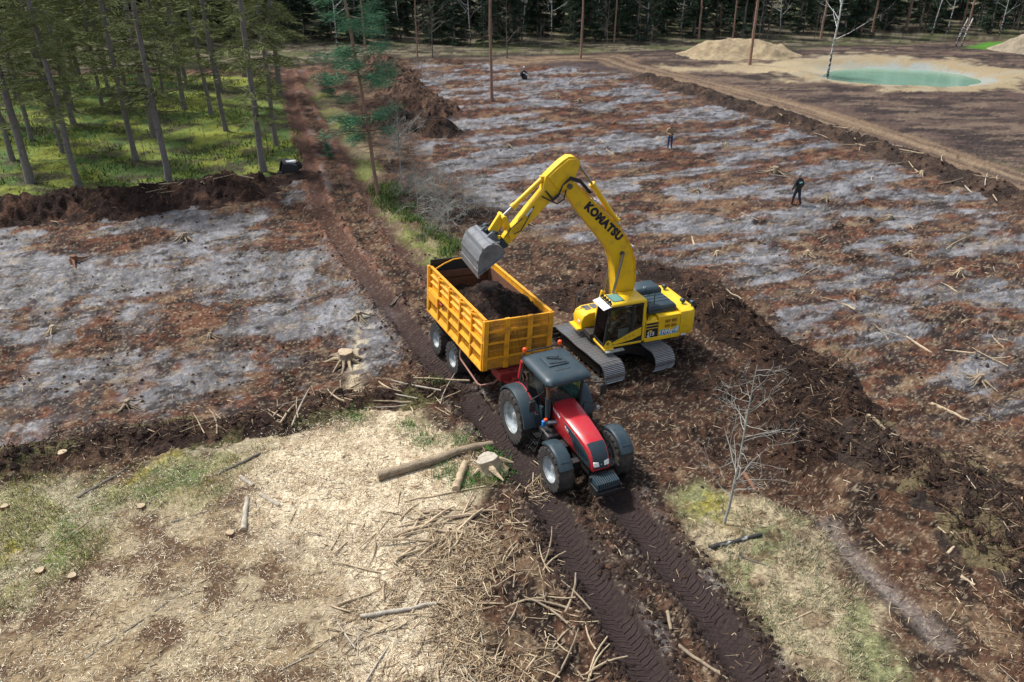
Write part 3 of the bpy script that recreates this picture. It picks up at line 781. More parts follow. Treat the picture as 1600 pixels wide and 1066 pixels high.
# ------------------------------------------------------------------ wheels
def wheel(parent, x, y, r, hw, out, lugs=20, rim_r=None, lug_h=0.05, lean=0.30):
    """wheel on a y axle at (x, y, r); out = +1/-1 says which side shows its dish"""
    rim_r = rim_r or r * 0.55
    tp = [(rim_r, -hw * 0.80), (rim_r * 1.06, -hw * 0.92), (r * 0.80, -hw), (r * 0.92, -hw * 0.95), (r * 0.965, -hw * 0.80), (r * 0.975, 0.0),
          (r * 0.965, hw * 0.80), (r * 0.92, hw * 0.95), (r * 0.80, hw), (rim_r * 1.06, hw * 0.92), (rim_r, hw * 0.80)]
    ty = MB().lathe(tp, 40, closed=True)
    def pol(rr, yy, a): return (rr * math.cos(a), yy, rr * math.sin(a))
    for k in range(lugs):
        for sd_ in (-1, 1):
            a = 2 * math.pi * (k + (0.5 if sd_ > 0 else 0)) / lugs
            w_ = 0.62 * math.pi / lugs
            y0, y1 = -sd_ * hw * 0.06, sd_ * hw * 0.97
            r0, r1 = r * 0.955, r
            b_ = a + lean
            ty.hexa([pol(r0, y0, a - w_), pol(r0 * 0.97, y1, b_ - w_), pol(r0 * 0.97, y1, b_ + w_), pol(r0, y0, a + w_),
                     pol(r1, y0, a - w_ * 0.75), pol(r1 * 0.975, y1, b_ - w_ * 0.75), pol(r1 * 0.975, y1, b_ + w_ * 0.75), pol(r1, y0, a + w_ * 0.75)])
            y2 = sd_ * hw * 1.01
            ty.hexa([pol(r * 0.82, y1 * 0.98, b_ - w_ * .8), pol(r * 0.82, y2 * 1.02, b_ - w_ * .6), pol(r * 0.82, y2 * 1.02, b_ + w_ * .6), pol(r * 0.82, y1 * 0.98, b_ + w_ * .8),
                     pol(r1 * 0.975, y1 * .98, b_ - w_ * .8), pol(r1 * 0.96, y2 * 1.0, b_ - w_ * .6), pol(r1 * 0.96, y2 * 1.0, b_ + w_ * .6), pol(r1 * 0.975, y1 * .98, b_ + w_ * .8)])
    o_ = out
    rp = [(rim_r * 1.03, o_ * hw * 0.90), (rim_r * 1.0, o_ * hw * 0.78), (rim_r * 0.90, o_ * hw * 0.62), (rim_r * 0.86, o_ * hw * 0.30), (rim_r * 0.62, o_ * hw * 0.18),
          (rim_r * 0.42, o_ * hw * 0.36), (rim_r * 0.34, o_ * hw * 0.36)]
    rp2 = [(rim_r * 1.03, -o_ * hw * 0.90), (rim_r * 0.92, -o_ * hw * 0.6), (rim_r * 0.88, o_ * hw * 0.30)]
    wb = MB().lathe(rp, 36).lathe(rp2, 36)
    for k in range(8):
        a = 2 * math.pi * k / 8
        c_ = pol(rim_r * 0.52, o_ * hw * 0.30, a)
        wb.tube([(c_[0], o_ * hw * 0.18, c_[2]), (c_[0], o_ * hw * 0.40, c_[2])], 0.018, 6)
    wo = wb.build('wheel', M['rim'], parent, smooth=35, loc=(x, y, r))
    ty.build('tyre', M['tyre'], wo, smooth=32)
    MB().lathe([(0.001, o_ * hw * 0.52), (rim_r * 0.22, o_ * hw * 0.50), (rim_r * 0.30, o_ * hw * 0.38), (rim_r * 0.38, o_ * hw * 0.33)], 20).build('hub', M['rim'], wo, smooth=40)
    return wo

# ------------------------------------------------------------------ tractor
def arc_shell(mb, cx, cz, r, a0, a1, y0, y1, th=0.03, n=12, edge=0.06):
    """mudguard: a shell bent round a wheel, with turned-down rims"""
    secs = []
    for i in range(n + 1):
        a = a0 + (a1 - a0) * i / n
        c_, s_ = math.cos(a), math.sin(a)
        f_ = lambda rr, yy: (cx + rr * c_, yy, cz + rr * s_)
        secs.append([f_(r - edge, y0), f_(r + th * .4, y0 + 0.01), f_(r + th, y0 + (y1 - y0) * .12), f_(r + th * 1.3, (y0 + y1) / 2), f_(r + th, y1 - (y1 - y0) * .12), f_(r + th * .4, y1 - 0.01), f_(r - edge, y1),
                     f_(r - edge, y1 - (y1 - y0) * .06), f_(r - .005, y1 - (y1 - y0) * .14), f_(r, (y0 + y1) / 2), f_(r - .005, y0 + (y1 - y0) * .14), f_(r - edge, y0 + (y1 - y0) * .06)])
    mb.loft(secs)
    return mb

TR_S = 1.03
def build_tractor():
    T = empty('tractor', (1.12, 22.62, 0.0), (0, 0, R(-65.6)), TR_S)
    T.location.z = 0.0
    tag(T, 'red farm tractor with slate blue cab roof, front wheels towards the viewer', 'tractor')
    for s in (-1, 1):
        wheel(T, 0.0, s * 0.98, 0.93, 0.30, s, 22, 0.52, lean=0.26)
        wheel(T, 2.72, s * 1.00, 0.72, 0.26, s, 20, 0.40, lean=0.28)
    ch = MB().box(-0.55, 1.2, -0.28, 0.28, 0.55, 1.15).box(1.0, 3.35, -0.24, 0.24, 0.62, 1.05).box(-0.2, 0.2, -0.75, 0.75, 0.78, 1.08)
    ch.box(2.6, 2.84, -0.80, 0.80, 0.62, 0.80).box(1.35, 2.2, -0.55, -0.24, 0.55, 0.95).box(0.95, 2.0, 0.24, 0.6, 0.5, 0.98)
    ch.build('chassis', M['chassis'], T, bevel=0.02)
    # bonnet
    prof = [(1.22, .41, 1.96, 1.10), (1.6, .41, 1.93, 1.06), (2.2, .385, 1.86, 1.02), (2.8, .355, 1.76, .98), (3.15, .335, 1.67, .95), (3.38, .32, 1.55, .93), (3.52, .305, 1.37, .92), (3.60, .29, 1.16, .93), (3.61, .28, 0.98, .94)]
    secs = []
    for x, hw, zt, zb in prof:
        h = zt - zb; k = min(.16, h * .35)
        half = [(hw * .86, zb), (hw, zb + h * .12), (hw, zt - k), (hw * .93, zt - k * .35), (hw * .72, zt - k * .05), (hw * .35, zt + .012)]
        secs.append([(x, y, z) for y, z in half] + [(x, -y, z) for y, z in reversed(half)])
    bo = MB().loft(secs).build('bonnet', M['red'], T, smooth=38)
    def sy(x):
        for (xa, ha, *_), (xb, hb, *_) in zip(prof[:-1], prof[1:]):
            if xa <= x <= xb: return ha + (hb - ha) * (x - xa) / (xb - xa)
        return .28
    for s in (-1, 1):
        pts = [(2.02, 1.72), (2.35, 1.70), (2.75, 1.62), (3.1, 1.52), (3.36, 1.38), (3.50, 1.20), (3.52, 1.04), (3.3, 1.02), (2.95, 1.06), (2.7, 1.15), (2.45, 1.40), (2.2, 1.60)]
        mb = MB(); n = len(pts)
        vs = [(x, s * (sy(x) + .014), z) for x, z in pts] + [(x, s * (sy(x) - .03), z) for x, z in pts]
        mb.add(vs, [tuple(range(n))] + [(i, (i + 1) % n, n + (i + 1) % n, n + i) for i in range(n)])
        mb.build('side_grille', M['slate'], bo)
        mb = MB()
        for k in range(9):
            x0 = 2.62 + k * .09
            mb.obox((x0, s * (sy(x0) + .017), 1.18 + .0 * k), (x0 + .02, s * (sy(x0) + .017), 1.46 - k * .02), .012, .012)
        mb.build('grille_bar', M['black'], bo)
        # headlight
        mb = MB().hexa([(3.58, s * .08, 1.10), (3.57, s * .245, 1.10), (3.54, s * .245, 1.24), (3.55, s * .09, 1.22), (3.665, s * .08, 1.10), (3.645, s * .25, 1.10), (3.605, s * .25, 1.245), (3.625, s * .09, 1.225)])
        mb.build('headlight', M['lens'], bo, bevel=.012)
    fr_pts = [(3.20, 1.668), (3.38, 1.56), (3.525, 1.375), (3.605, 1.165), (3.618, 1.0)]
    secs = []
    for i, (x, z) in enumerate(fr_pts):
        w_ = .265 - .012 * i
        secs.append([(x + .008, -w_, z - .012), (x + .014, -w_ * .7, z + .010), (x + .014, 0, z + .016), (x + .014, w_ * .7, z + .010), (x + .008, w_, z - .012), (x - .05, w_, z - .05), (x - .05, -w_, z - .05)])
    MB().loft(secs).build('front_grille', M['slate'], bo, smooth=40)
    text_part('emblem', 'V', .10, M['textw'], bo, frame((3.626, -.035, 1.13), (0, 1, 0), (-.35, 0, 1)), bold=.004)
    text_part('lettering', 'VALTRA', .13, M['textw'], bo, frame((1.32, -.417, 1.78), (1, 0, -.14), (0, 0.02, 1)), bold=.003, space=1.05)
    text_part('lettering', 'T171', .12, M['white'], bo, frame((2.10, -.414, 1.58), (1, 0, -.25), (0, 0.02, 1)), bold=.002)
    # front linkage with ribbed weight
    wt = MB()
    for k in range(11):
        y = -.34 + k * .068
        wt.hexa([(3.72, y - .022, .62), (4.10, y - .022, .62), (4.10, y + .022, .62), (3.72, y + .022, .62), (3.72, y - .022, .86), (4.06, y - .022, .80), (4.06, y + .022, .80), (3.72, y + .022, .86)])
    wt.box(3.70, 4.02, -.37, .37, .58, .76)
    wo = wt.build('front_weight', M['slate'], T)
    MB().box(3.62, 3.72, -.40, .40, .50, .84).box(3.72, 4.15, -.42, -.38, .45, .68).box(3.72, 4.15, .38, .42, .45, .68).box(4.08, 4.16, -.42, .42, .46, .56).box(3.30, 3.64, -.2, .2, .55, .85).build('linkage_frame', M['black'], wo, bevel=.01)
    # cab
    po = MB()
    P4 = {}
    for s in (-1, 1):
        A0, A1 = (1.26, s * .50, 1.15), (1.18, s * .66, 2.74)
        B0, B1 = (0.30, s * .80, 1.62), (0.34, s * .73, 2.74)
        C0, C1 = (-.48, s * .70, 1.75), (-.22, s * .66, 2.74)
        P4[s] = (A0, A1, B0, B1, C0, C1)
        po.obox(A0, A1, .07, .09).obox(B0, B1, .06, .07).obox(C0, C1, .08, .09).obox(A0, (0.45, s * .72, 1.12), .06, .08).obox((0.45, s * .72, 1.12), B0, .05, .06)
    po.obox(P4[-1][0], P4[1][0], .06, .08).obox(P4[-1][4], P4[1][4], .06, .08).box(-.2, 1.2, -.55, .55, 1.05, 1.14)
    cab = po.build('cab_frame', M['black'], T)
    for s in (-1, 1):
        MB().obox((-.60, s * .66, 1.95), (-.30, s * .70, 2.72), .09, .11).build('red_pillar', M['red'], cab)
    def pane(nm, q, mat='glass'):
        a, b, c_, d_ = [Vector(p) for p in q]; nrm = (b - a).cross(d_ - a).normalized() * .006
        MB().hexa([a - nrm, b - nrm, c_ - nrm, d_ - nrm, a + nrm, b + nrm, c_ + nrm, d_ + nrm]).build(nm, M[mat], cab)
    pane('windscreen', [(1.27, -.50, 1.17), (1.27, .50, 1.17), (1.19, .66, 2.72), (1.19, -.66, 2.72)])
    pane('rear_window', [(-.47, -.68, 1.77), (-.47, .68, 1.77), (-.22, .64, 2.72), (-.22, -.64, 2.72)])
    for s in (-1, 1):
        pane('door_window', [(1.26, s * .52, 1.15), (.32, s * .81, 1.64), (.36, s * .735, 2.72), (1.18, s * .665, 2.72)])
        pane('side_window', [(.30, s * .80, 1.66), (-.47, s * .71, 1.78), (-.22, s * .665, 2.72), (.34, s * .735, 2.72)])
    # inside
    MB().box(-.05, .45, -.24, .24, 1.5, 1.64).box(-.12, .04, -.24, .24, 1.6, 2.25).box(-.1, 0.02, -.13, .13, 2.25, 2.45).box(0.05, .35, -.18, .18, 1.14, 1.5).build('seat', M['seat'], T, bevel=.04)
    MB().box(.85, 1.15, -.22, .22, 1.14, 1.75).box(0.0, .5, -.48, -.30, 1.14, 1.78).build('console', M['seat'], T, bevel=.04)
    sw = MB(); sw.tube([(.78 + .06 * math.sin(a), .2 * math.cos(a), 1.92 + .19 * math.sin(a) * .5) for a in [k * math.pi / 8 for k in range(17)]], .016, 6, False)
    sw.obox((.9, 0, 1.7), (.78, 0, 1.92), .05, .05).build('steering_wheel', M['black'], T)
    # roof
    def rr(x0, x1, y, r_, z, n=5):
        o_ = []
        for cxx, cyy, a0 in ((x1 - r_, y - r_, 0), (x0 + r_, y - r_, 90), (x0 + r_, -y + r_, 180), (x1 - r_, -y + r_, 270)):
            for k in range(n + 1):
                a = R(a0 + 90 * k / n); o_.append((cxx + r_ * math.cos(a), cyy + r_ * math.sin(a), z))
        return o_
    def bow(sec, amt):
        return [(x + amt * (1 - (y / .76) ** 2) * (1 if x > .7 else 0), y, z) for x, y, z in sec]
    rf = MB().loft([bow(rr(-.18, 1.48, .70, .12, 2.72), .06), bow(rr(-.28, 1.58, .76, .16, 2.76), .07), bow(rr(-.30, 1.60, .775, .17, 2.83), .07), bow(rr(-.26, 1.54, .74, .18, 2.92), .07), bow(rr(-.16, 1.40, .64, .2, 2.97), .06), bow(rr(0, 1.2, .45, .2, 2.99), .04)]).build('roof', M['slate'], T, smooth=50)
    MB().loft([rr(.18, .86, .34, .04, 2.975), rr(.18, .86, .34, .04, 3.025), rr(.21, .83, .31, .04, 3.035)]).build('roof_hatch', M['slate'], rf, smooth=30)
    gr = MB().obox((.40, -.2, 3.05), (.62, .22, 3.05), .03, .03).obox((.72, -.26, 3.045), (.80, .28, 3.045), .05, .02).tube([(.3, -.15, 3.04), (.45, -.05, 3.1), (.5, .1, 3.08), (.42, .2, 3.05)], .014, 6)
    gr.build('hatch_latch', M['black'], rf)
    vs_ = MB()
    for k in range(5): vs_.box(1.10, 1.14, -.26 + k * .11, -.19 + k * .11, 2.975, 3.0)
    vs_.build('roof_vent', M['black'], rf)
    MB().tube([(-.22, -.70, 2.85), (-.30, -.68, 2.98), (-.30, -.60, 3.02), (-.30, .60, 3.02), (-.30, .68, 2.98), (-.22, .70, 2.85)], .024, 8).tube([(-.3, .3, 3.02), (-.12, .3, 2.95)], .018, 6).tube([(-.3, -.3, 3.02), (-.12, -.3, 2.95)], .018, 6).build('roof_rail', M['black'], rf, smooth=40)
    for s in (-1, 1):
        MB().tube([(-.30, s * .62, 3.02), (-.30, s * .62, 3.09), (-.30, s * .62, 3.15), (-.30, s * .62, 3.18)], [.06, .07, .065, .03], 12).build('beacon', M['orange'], rf, smooth=40)
    # mudguards
    for s in (-1, 1):
        y0, y1 = sorted((s * .60, s * 1.24))
        fo = arc_shell(MB(), 0, .93, 1.02, R(8), R(150), y0, y1, .03, 16, .05).build('rear_mudguard', M['slate'], T, smooth=35)
        st = MB()
        for k in range(13):
            a0, a1 = R(30 + 7.5 * k), R(30 + 7.5 * (k + 1)); rr_ = 1.055; yy = s * .80
            st.obox((rr_ * math.cos(a0), yy, .93 + rr_ * math.sin(a0)), (rr_ * math.cos(a1), yy, .93 + rr_ * math.sin(a1)), .035, .025, (0, 1, 0))
        st.build('red_stripe', M['red'], fo)
        MB().box(-.55, 1.0, min(s * .58, s * .64), max(s * .58, s * .64), 1.1, 1.72).build('mudguard_wall', M['slate'], fo)
        y0, y1 = sorted((s * .80, s * 1.24))
        ff = arc_shell(MB(), 2.72, .72, .80, R(28), R(128), y0, y1, .03, 10, .05).build('front_mudguard', M['slate'], T, smooth=35)
        pd = []
        for i in range(6):
            a = R(44 + 9 * i); rr_ = .845
            pd.append([(2.72 + rr_ * math.cos(a), y0 + .08, .72 + rr_ * math.sin(a)), (2.72 + rr_ * math.cos(a), y1 - .08, .72 + rr_ * math.sin(a)), (2.72 + (rr_ - .03) * math.cos(a), y1 - .06, .72 + (rr_ - .03) * math.sin(a)), (2.72 + (rr_ - .03) * math.cos(a), y0 + .06, .72 + (rr_ - .03) * math.sin(a))])
        MB().loft(pd).build('raised_panel', M['slate'], ff, smooth=35)
        MB().obox((2.72, s * .7, .8), (2.72, s * 1.0, 1.52), .04, .05).build('mudguard_stay', M['black'], ff)
        # mirror and arm
        my = 1.16 if s < 0 else 1.30
        ar = MB().tube([(1.2, s * .66, 2.42), (1.36, s * .95, 2.42), (1.40, s * (my + .02), 2.38), (1.40, s * (my + .02), 2.28)], .018, 6).build('mirror_arm', M['black'], T)
        MB().box(1.36, 1.43, s * my - .11, s * my + .11, 1.93, 2.30).build('mirror', M['black'], ar, bevel=.03)
    MB().tube([(1.2, .64, 1.75), (1.45, .95, 1.70), (1.52, 1.05, 1.60)], .015, 6).build('lamp_arm', M['black'], T)
    MB().box(1.47, 1.56, 1.0, 1.12, 1.50, 1.64).build('position_lamp', M['step'], T, bevel=.02)
    # exhaust, intake, tanks, ladder
    ex = MB().tube([(1.34, -.60, 1.42), (1.34, -.60, 1.55)], .05, 10).tube([(1.34, -.60, 1.55), (1.34, -.60, 2.25)], .085, 14).build('exhaust_stack', M['slate'], T, smooth=40)
    MB().tube([(1.34, -.60, 2.25), (1.34, -.60, 2.45), (1.30, -.60, 2.54), (1.22, -.60, 2.60)], .055, 12).build('rusty_tip', M['rust'], ex, smooth=40)
    MB().tube([(1.42, -.64, 1.40), (1.45, -.55, 1.42), (1.50, -.38, 1.42), (1.52, -.22, 1.42)], .08, 12).build('exhaust_elbow', M['steel'], T, smooth=40)
    MB().box(1.30, 1.42, -.80, -.70, 1.28, 1.48).build('blue_filler', M['blue'], T, bevel=.03)
    MB().box(1.38, 1.48, -.76, -.66, 1.50, 1.58).build('indicator', M['orange'], T, bevel=.02)
    MB().box(.95, 1.75, -.78, -.30, .72, 1.12).box(.95, 1.75, .30, .78, .60, 1.12).build('fuel_tank', M['black'], T, bevel=.06)
    for s in (-1, 1):
        ld = MB()
        for k in range(3): 
            for q in range(3): ld.obox((1.02, s * (.84 + .05 * k + .07 * q), .95 - .25 * k), (1.42, s * (.84 + .05 * k + .07 * q), .95 - .25 * k), .02, .03)
        for xx in (1.02, 1.42): ld.obox((xx, s * .80, 1.15), (xx, s * 1.06, .40), .03, .05)
        ld.tube([(1.02, s * .82, 1.15), (1.0, s * .86, 1.5), (1.15, s * .8, 1.6)], .014, 6)
        ld.build('ladder', M['black'], T)
    MB().box(-.95, -.5, -.35, .35, .55, .75).obox((-.6, -.45, .75), (-1.15, -.42, .45), .06, .08).obox((-.6, .45, .75), (-1.15, .42, .45), .06, .08).box(-1.1, -.9, -.05, .05, .35, .6).build('hitch', M['chassis'], T)
    return T
tractor = build_tractor()

# ------------------------------------------------------------------ trailer
TL_L, TL_W, TL_ZB, TL_ZM, TL_ZT = 5.30, 2.56, 1.62, 2.62, 3.46
def build_trailer():
    T = empty('tipping_trailer', (-2.227, 29.225, 0), (R(-3.6), 0, R(-64.5)))
    T.rotation_mode = 'XYZ'
    tag(T, 'yellow high-sided tipping trailer with slotted front behind the tractor', 'trailer')
    L, W = TL_L, TL_W / 2
    np_ = 5
    for s in (-1, 1):
        nm = 'side_wall'
        y0, y1 = sorted((s * W, s * (W - .04)))
        sh_ = MB().box(.02, L - .02, y0, y1, TL_ZB, TL_ZM)
        wl = sh_.build(nm, M['trail'], T)
        up = MB().box(.02, L - .02, min(s * (W - .03), s * (W - .07)), max(s * (W - .03), s * (W - .07)), TL_ZM + .004, TL_ZT).build('extension_wall', M['trail'], T)
        dx = L / np_
        for k in range(np_ + 1):
            xx = min(max(k * dx, .05), L - .05)
            MB().box(xx - .05, xx + .05, min(s * (W + .001), s * (W + .085)), max(s * (W + .001), s * (W + .085)), TL_ZB + .002, TL_ZM).build('post', M['trail'], wl, bevel=.01)
            MB().box(xx - .055, xx + .055, min(s * (W - .028), s * (W + .06)), max(s * (W - .028), s * (W + .06)), TL_ZM + .03, TL_ZT - .02 - (0.0 if k in (0, np_) else .0)).build('post', M['trail'], up, bevel=.01)
        for k in range(np_):
            xa, xb = k * dx + .07, (k + 1) * dx - .07
            # lower panel: two sloping shelves
            for z0 in (TL_ZB + .02, TL_ZB + .50):
                p = [(0.002, z0 + .44), (0.002, z0 + .16), (.07, z0 + .02), (.07, z0), (0.002, z0)]
                mb = MB()
                vs = [(xa, s * (W + q[0]), q[1]) for q in p] + [(xb, s * (W + q[0]), q[1]) for q in p]
                n = len(p)
                mb.add(vs, [tuple(range(n)), tuple(range(2 * n - 1, n - 1, -1))] + [(i, (i + 1) % n, n + (i + 1) % n, n + i) for i in range(n)])
                mb.build('panel', M['trail'], wl)
            for z0 in (TL_ZM + .28, TL_ZM + .55):
                p = [(-.028, z0 + .07), (.03, z0 + .02), (.03, z0 - .02), (-.028, z0 - .06)]
                vs = [(xa, s * (W + q[0]), q[1]) for q in p] + [(xb, s * (W + q[0]), q[1]) for q in p]
                MB().add(vs, [(0, 1, 2, 3), (7, 6, 5, 4)] + [(i, (i + 1) % 4, 4 + (i + 1) % 4, 4 + i) for i in range(4)]).build('rib', M['trail'], up)
        MB().box(.0, L, min(s * (W - .02), s * (W + .09)), max(s * (W - .02), s * (W + .09)), TL_ZM - .045, TL_ZM + .03).build('middle_rail', M['trail'], wl, bevel=.01)
        MB().box(.0, L, min(s * (W + .0), s * (W + .09)), max(s * (W + .0), s * (W + .09)), TL_ZB - .05, TL_ZB + .018).build('bottom_rail', M['trail'], wl, bevel=.01)
        MB().box(.0, L, min(s * (W - .09), s * (W + .02)), max(s * (W - .09), s * (W + .02)), TL_ZT - .012, TL_ZT + .05).build('top_rail', M['trail'], up, bevel=.01)
        MB().box(.05, L - .05, min(s * (W - .075), s * (W - .095)), max(s * (W - .075), s * (W - .095)), TL_ZB, TL_ZT - .2).build('liner', M['rust'], up)
        for k in range(np_ - 1):
            xx = (k + 1) * dx
            MB().obox((xx, s * (W + .06), TL_ZT - .12), (xx + .5, s * (W - .02), TL_ZT - .02), .05, .05).build('brace', M['trail'], up)
    # rear lower box on the near side and red lamp
    MB().box(.12, 1.15, -W - .13, -W - .088, TL_ZM - .42, TL_ZM - .03).build('lamp_board', M['trail'], T, bevel=.01)
    MB().box(1.25, 1.55, -W - .12, -W - .06, TL_ZM - .22, TL_ZM - .12).build('red_reflector', M['reddark'], T, bevel=.02)
    # front wall: frame bars with slotted panels
    fw = MB().box(L - .03, L + .02, -W + .001, W - .001, TL_ZB + .002, TL_ZB + .42).build('front_wall', M['trail_front'], T)
    bars = MB()
    for yy in (-W + .04, -W * .34, W * .34, W - .04): bars.box(L - .05, L + .07, yy - .09, yy + .09, TL_ZB - .03, TL_ZT + .02)
    bars.build('upright', M['trail'], fw, bevel=.01)
    cross = MB()
    for zz in (TL_ZM - .02, TL_ZM + .42, TL_ZT - .03): cross.box(L - .02, L + .05, -W + .05, W - .05, zz - .04, zz + .04)
    cross.box(L - .021, L + .06, -W + .05, W - .05, TL_ZB + .38, TL_ZB + .44)
    cross.build('crossbar', M['trail'], fw, bevel=.008)
    edges = [-W + .13, -W * .34 - .09, -W * .34 + .09, W * .34 - .09, W * .34 + .09, W - .13]
    for c0, c1 in ((0, 1), (2, 3), (4, 5)):
        for z0, z1 in ((TL_ZB + .44, TL_ZM - .06), (TL_ZM + .02, TL_ZM + .38), (TL_ZM + .46, TL_ZT - .07)):
            mb = MB(); nb = 13
            for k in range(nb):
                yy = edges[c0] + (edges[c1] - edges[c0]) * (k + .5) / nb
                mb.box(L - .012, L + .012, yy - .014, yy + .014, z0, z1)
            mb.box(L - .008, L + .008, edges[c0], edges[c1], (z0 + z1) / 2 - .02, (z0 + z1) / 2 + .02)
            mb.build('slotted_panel', M['trail_front'], fw)
    # tailgate, tall and dark inside
    tg = MB().box(-.06, -.01, -W + .02, W - .02, TL_ZB, TL_ZT + .28).build('tailgate', M['black'], T)
    MB().box(-.008, .03, -W + .05, W - .05, TL_ZB + .2, TL_ZT - .55).build('lower_board', M['rust'], tg)
    MB().box(-.007, .05, -W + .05, W - .05, TL_ZT - .50, TL_ZT - .22).build('rusty_board', M['rust'], tg)
    MB().tube([(.3, -W + .05, TL_ZT - .02), (.12, -.75, TL_ZT + .12), (.08, -.35, TL_ZT + .24), (.06, 0, TL_ZT + .25)], .03, 8).build('yellow_stay', M['trail'], tg, smooth=40)
    for s in (-1, 1): MB().box(-.10, .05, s * (W + .045) - .05, s * (W + .045) + .05, TL_ZB - .05, TL_ZT + .06).build('corner_post', M['trail'], tg, bevel=.01)
    # floor and chassis
    MB().box(.0, L, -W + .02, W - .02, TL_ZB - .06, TL_ZB - .005).build('floor', M['rust'], T)
    cm = MB()
    for s in (-1, 1): cm.box(.1, L - .1, s * .45 - .07, s * .45 + .07, TL_ZB - .34, TL_ZB - .07)
    for xx in (.3, 1.4, 2.8, 4.2, 5.0): cm.box(xx - .05, xx + .05, -W + .1, W - .1, TL_ZB - .16, TL_ZB - .065)
    for xx in (.68, 2.44): cm.box(xx - .08, xx + .08, -.95, .95, .58, .74).box(xx - .06, xx + .06, -.55, -.35, .7, 1.3).box(xx - .06, xx + .06, .35, .55, .7, 1.3)
    cm.build('chassis', M['chassis'], T)
    for s in (-1, 1):
        for xx in (.68, 2.44): wheel(T, xx, s * (W - .26), .655, .27, s, 22, .34, .03, .22)
    db = MB().hexa([(L - .6, -.5, 1.0), (L + 1.35, -.07, .62), (L + 1.35, .07, .62), (L - .6, .5, 1.0), (L - .6, -.5, 1.28), (L + 1.35, -.07, .78), (L + 1.35, .07, .78), (L - .6, .5, 1.28)])
    db.box(L - .45, L + .3, -.75, .75, 1.18, 1.5).box(L + .02, L + .5, -.3, .3, 1.0, 1.3)
    db.build('drawbar', M['reddark'], T, bevel=.02)
    for s in (-1, 1):
        MB().tube([(3.25, s * (W - .02), 1.5), (3.28, s * (W + .02), 1.18), (3.35, s * (W + .02), 1.08), (4.95, s * (W + .02), .88), (5.1, s * (W - .04), .88), (5.2, s * (W - .5), .95), (5.2, s * .6, 1.1)], .035, 8).build('side_guard', M['tubepink'], T, smooth=45)
    MB().tube([(L + .1, -.3, 1.5), (L + .5, -.25, 1.7), (L + 1.0, -.1, 1.2), (L + 1.4, 0, 1.0)], .018, 6).tube([(L + .1, .3, 1.5), (L + .6, .2, 1.8), (L + 1.1, .1, 1.2), (L + 1.4, .05, 1.0)], .018, 6).build('hose', M['rubber'], T)
    return T
trailer = build_trailer()

# load of soil in the trailer
def build_load():
    W = TL_W / 2 - .11
    xs = np.linspace(.08, TL_L - .06, 120); ys = np.linspace(-W, W, 58)
    X, Y = np.meshgrid(xs, ys, indexing='ij'); x, y = X.ravel(), Y.ravel()
    h = TL_ZB + .92 + 0.95 * np.exp(-((x - 3.7) / 1.8) ** 2) + .55 * np.exp(-((x - 2.4) / .7) ** 2 - ((y - .1) / .7) ** 2)
    h = h - .22 * (np.abs(y) / W) ** 2 + .5 * (fbm(x * 1.7, y * 1.7, 4, 401, .6) - .5) + .34 * (fbm(x * 5, y * 5, 4, 403, .65) - .5)
    h = np.minimum(h, TL_ZT + .12)
    nr, nc = X.shape; idx = np.arange(nr * nc).reshape(nr, nc)
    F = np.stack([idx[:-1, :-1], idx[1:, :-1], idx[1:, 1:], idx[:-1, 1:]], -1).reshape(-1, 4)
    me = mesh_np('soil_load', np.stack([x, y, h], -1), F, True)
    vcol(me, lerp(np.tile(np.array((.024, .016, .013)), (len(x), 1)), (.06, .036, .025), sst(.5, .66, fbm(x * 3, y * 3, 4, 405))))
    o = link('soil_load', me, M['soil'], None, trailer.location, trailer.rotation_euler)
    tag(o, 'dark soil heaped inside the yellow trailer', 'soil load')
build_load()

# ------------------------------------------------------------------ bucket shape (used by the excavator and the spare bucket)
def arcpts(cx, cz, r, a0, a1, n):
    return [(cx + r * math.cos(R(a0 + (a1 - a0) * k / n)), cz + r * math.sin(R(a0 + (a1 - a0) * k / n))) for k in range(n + 1)]

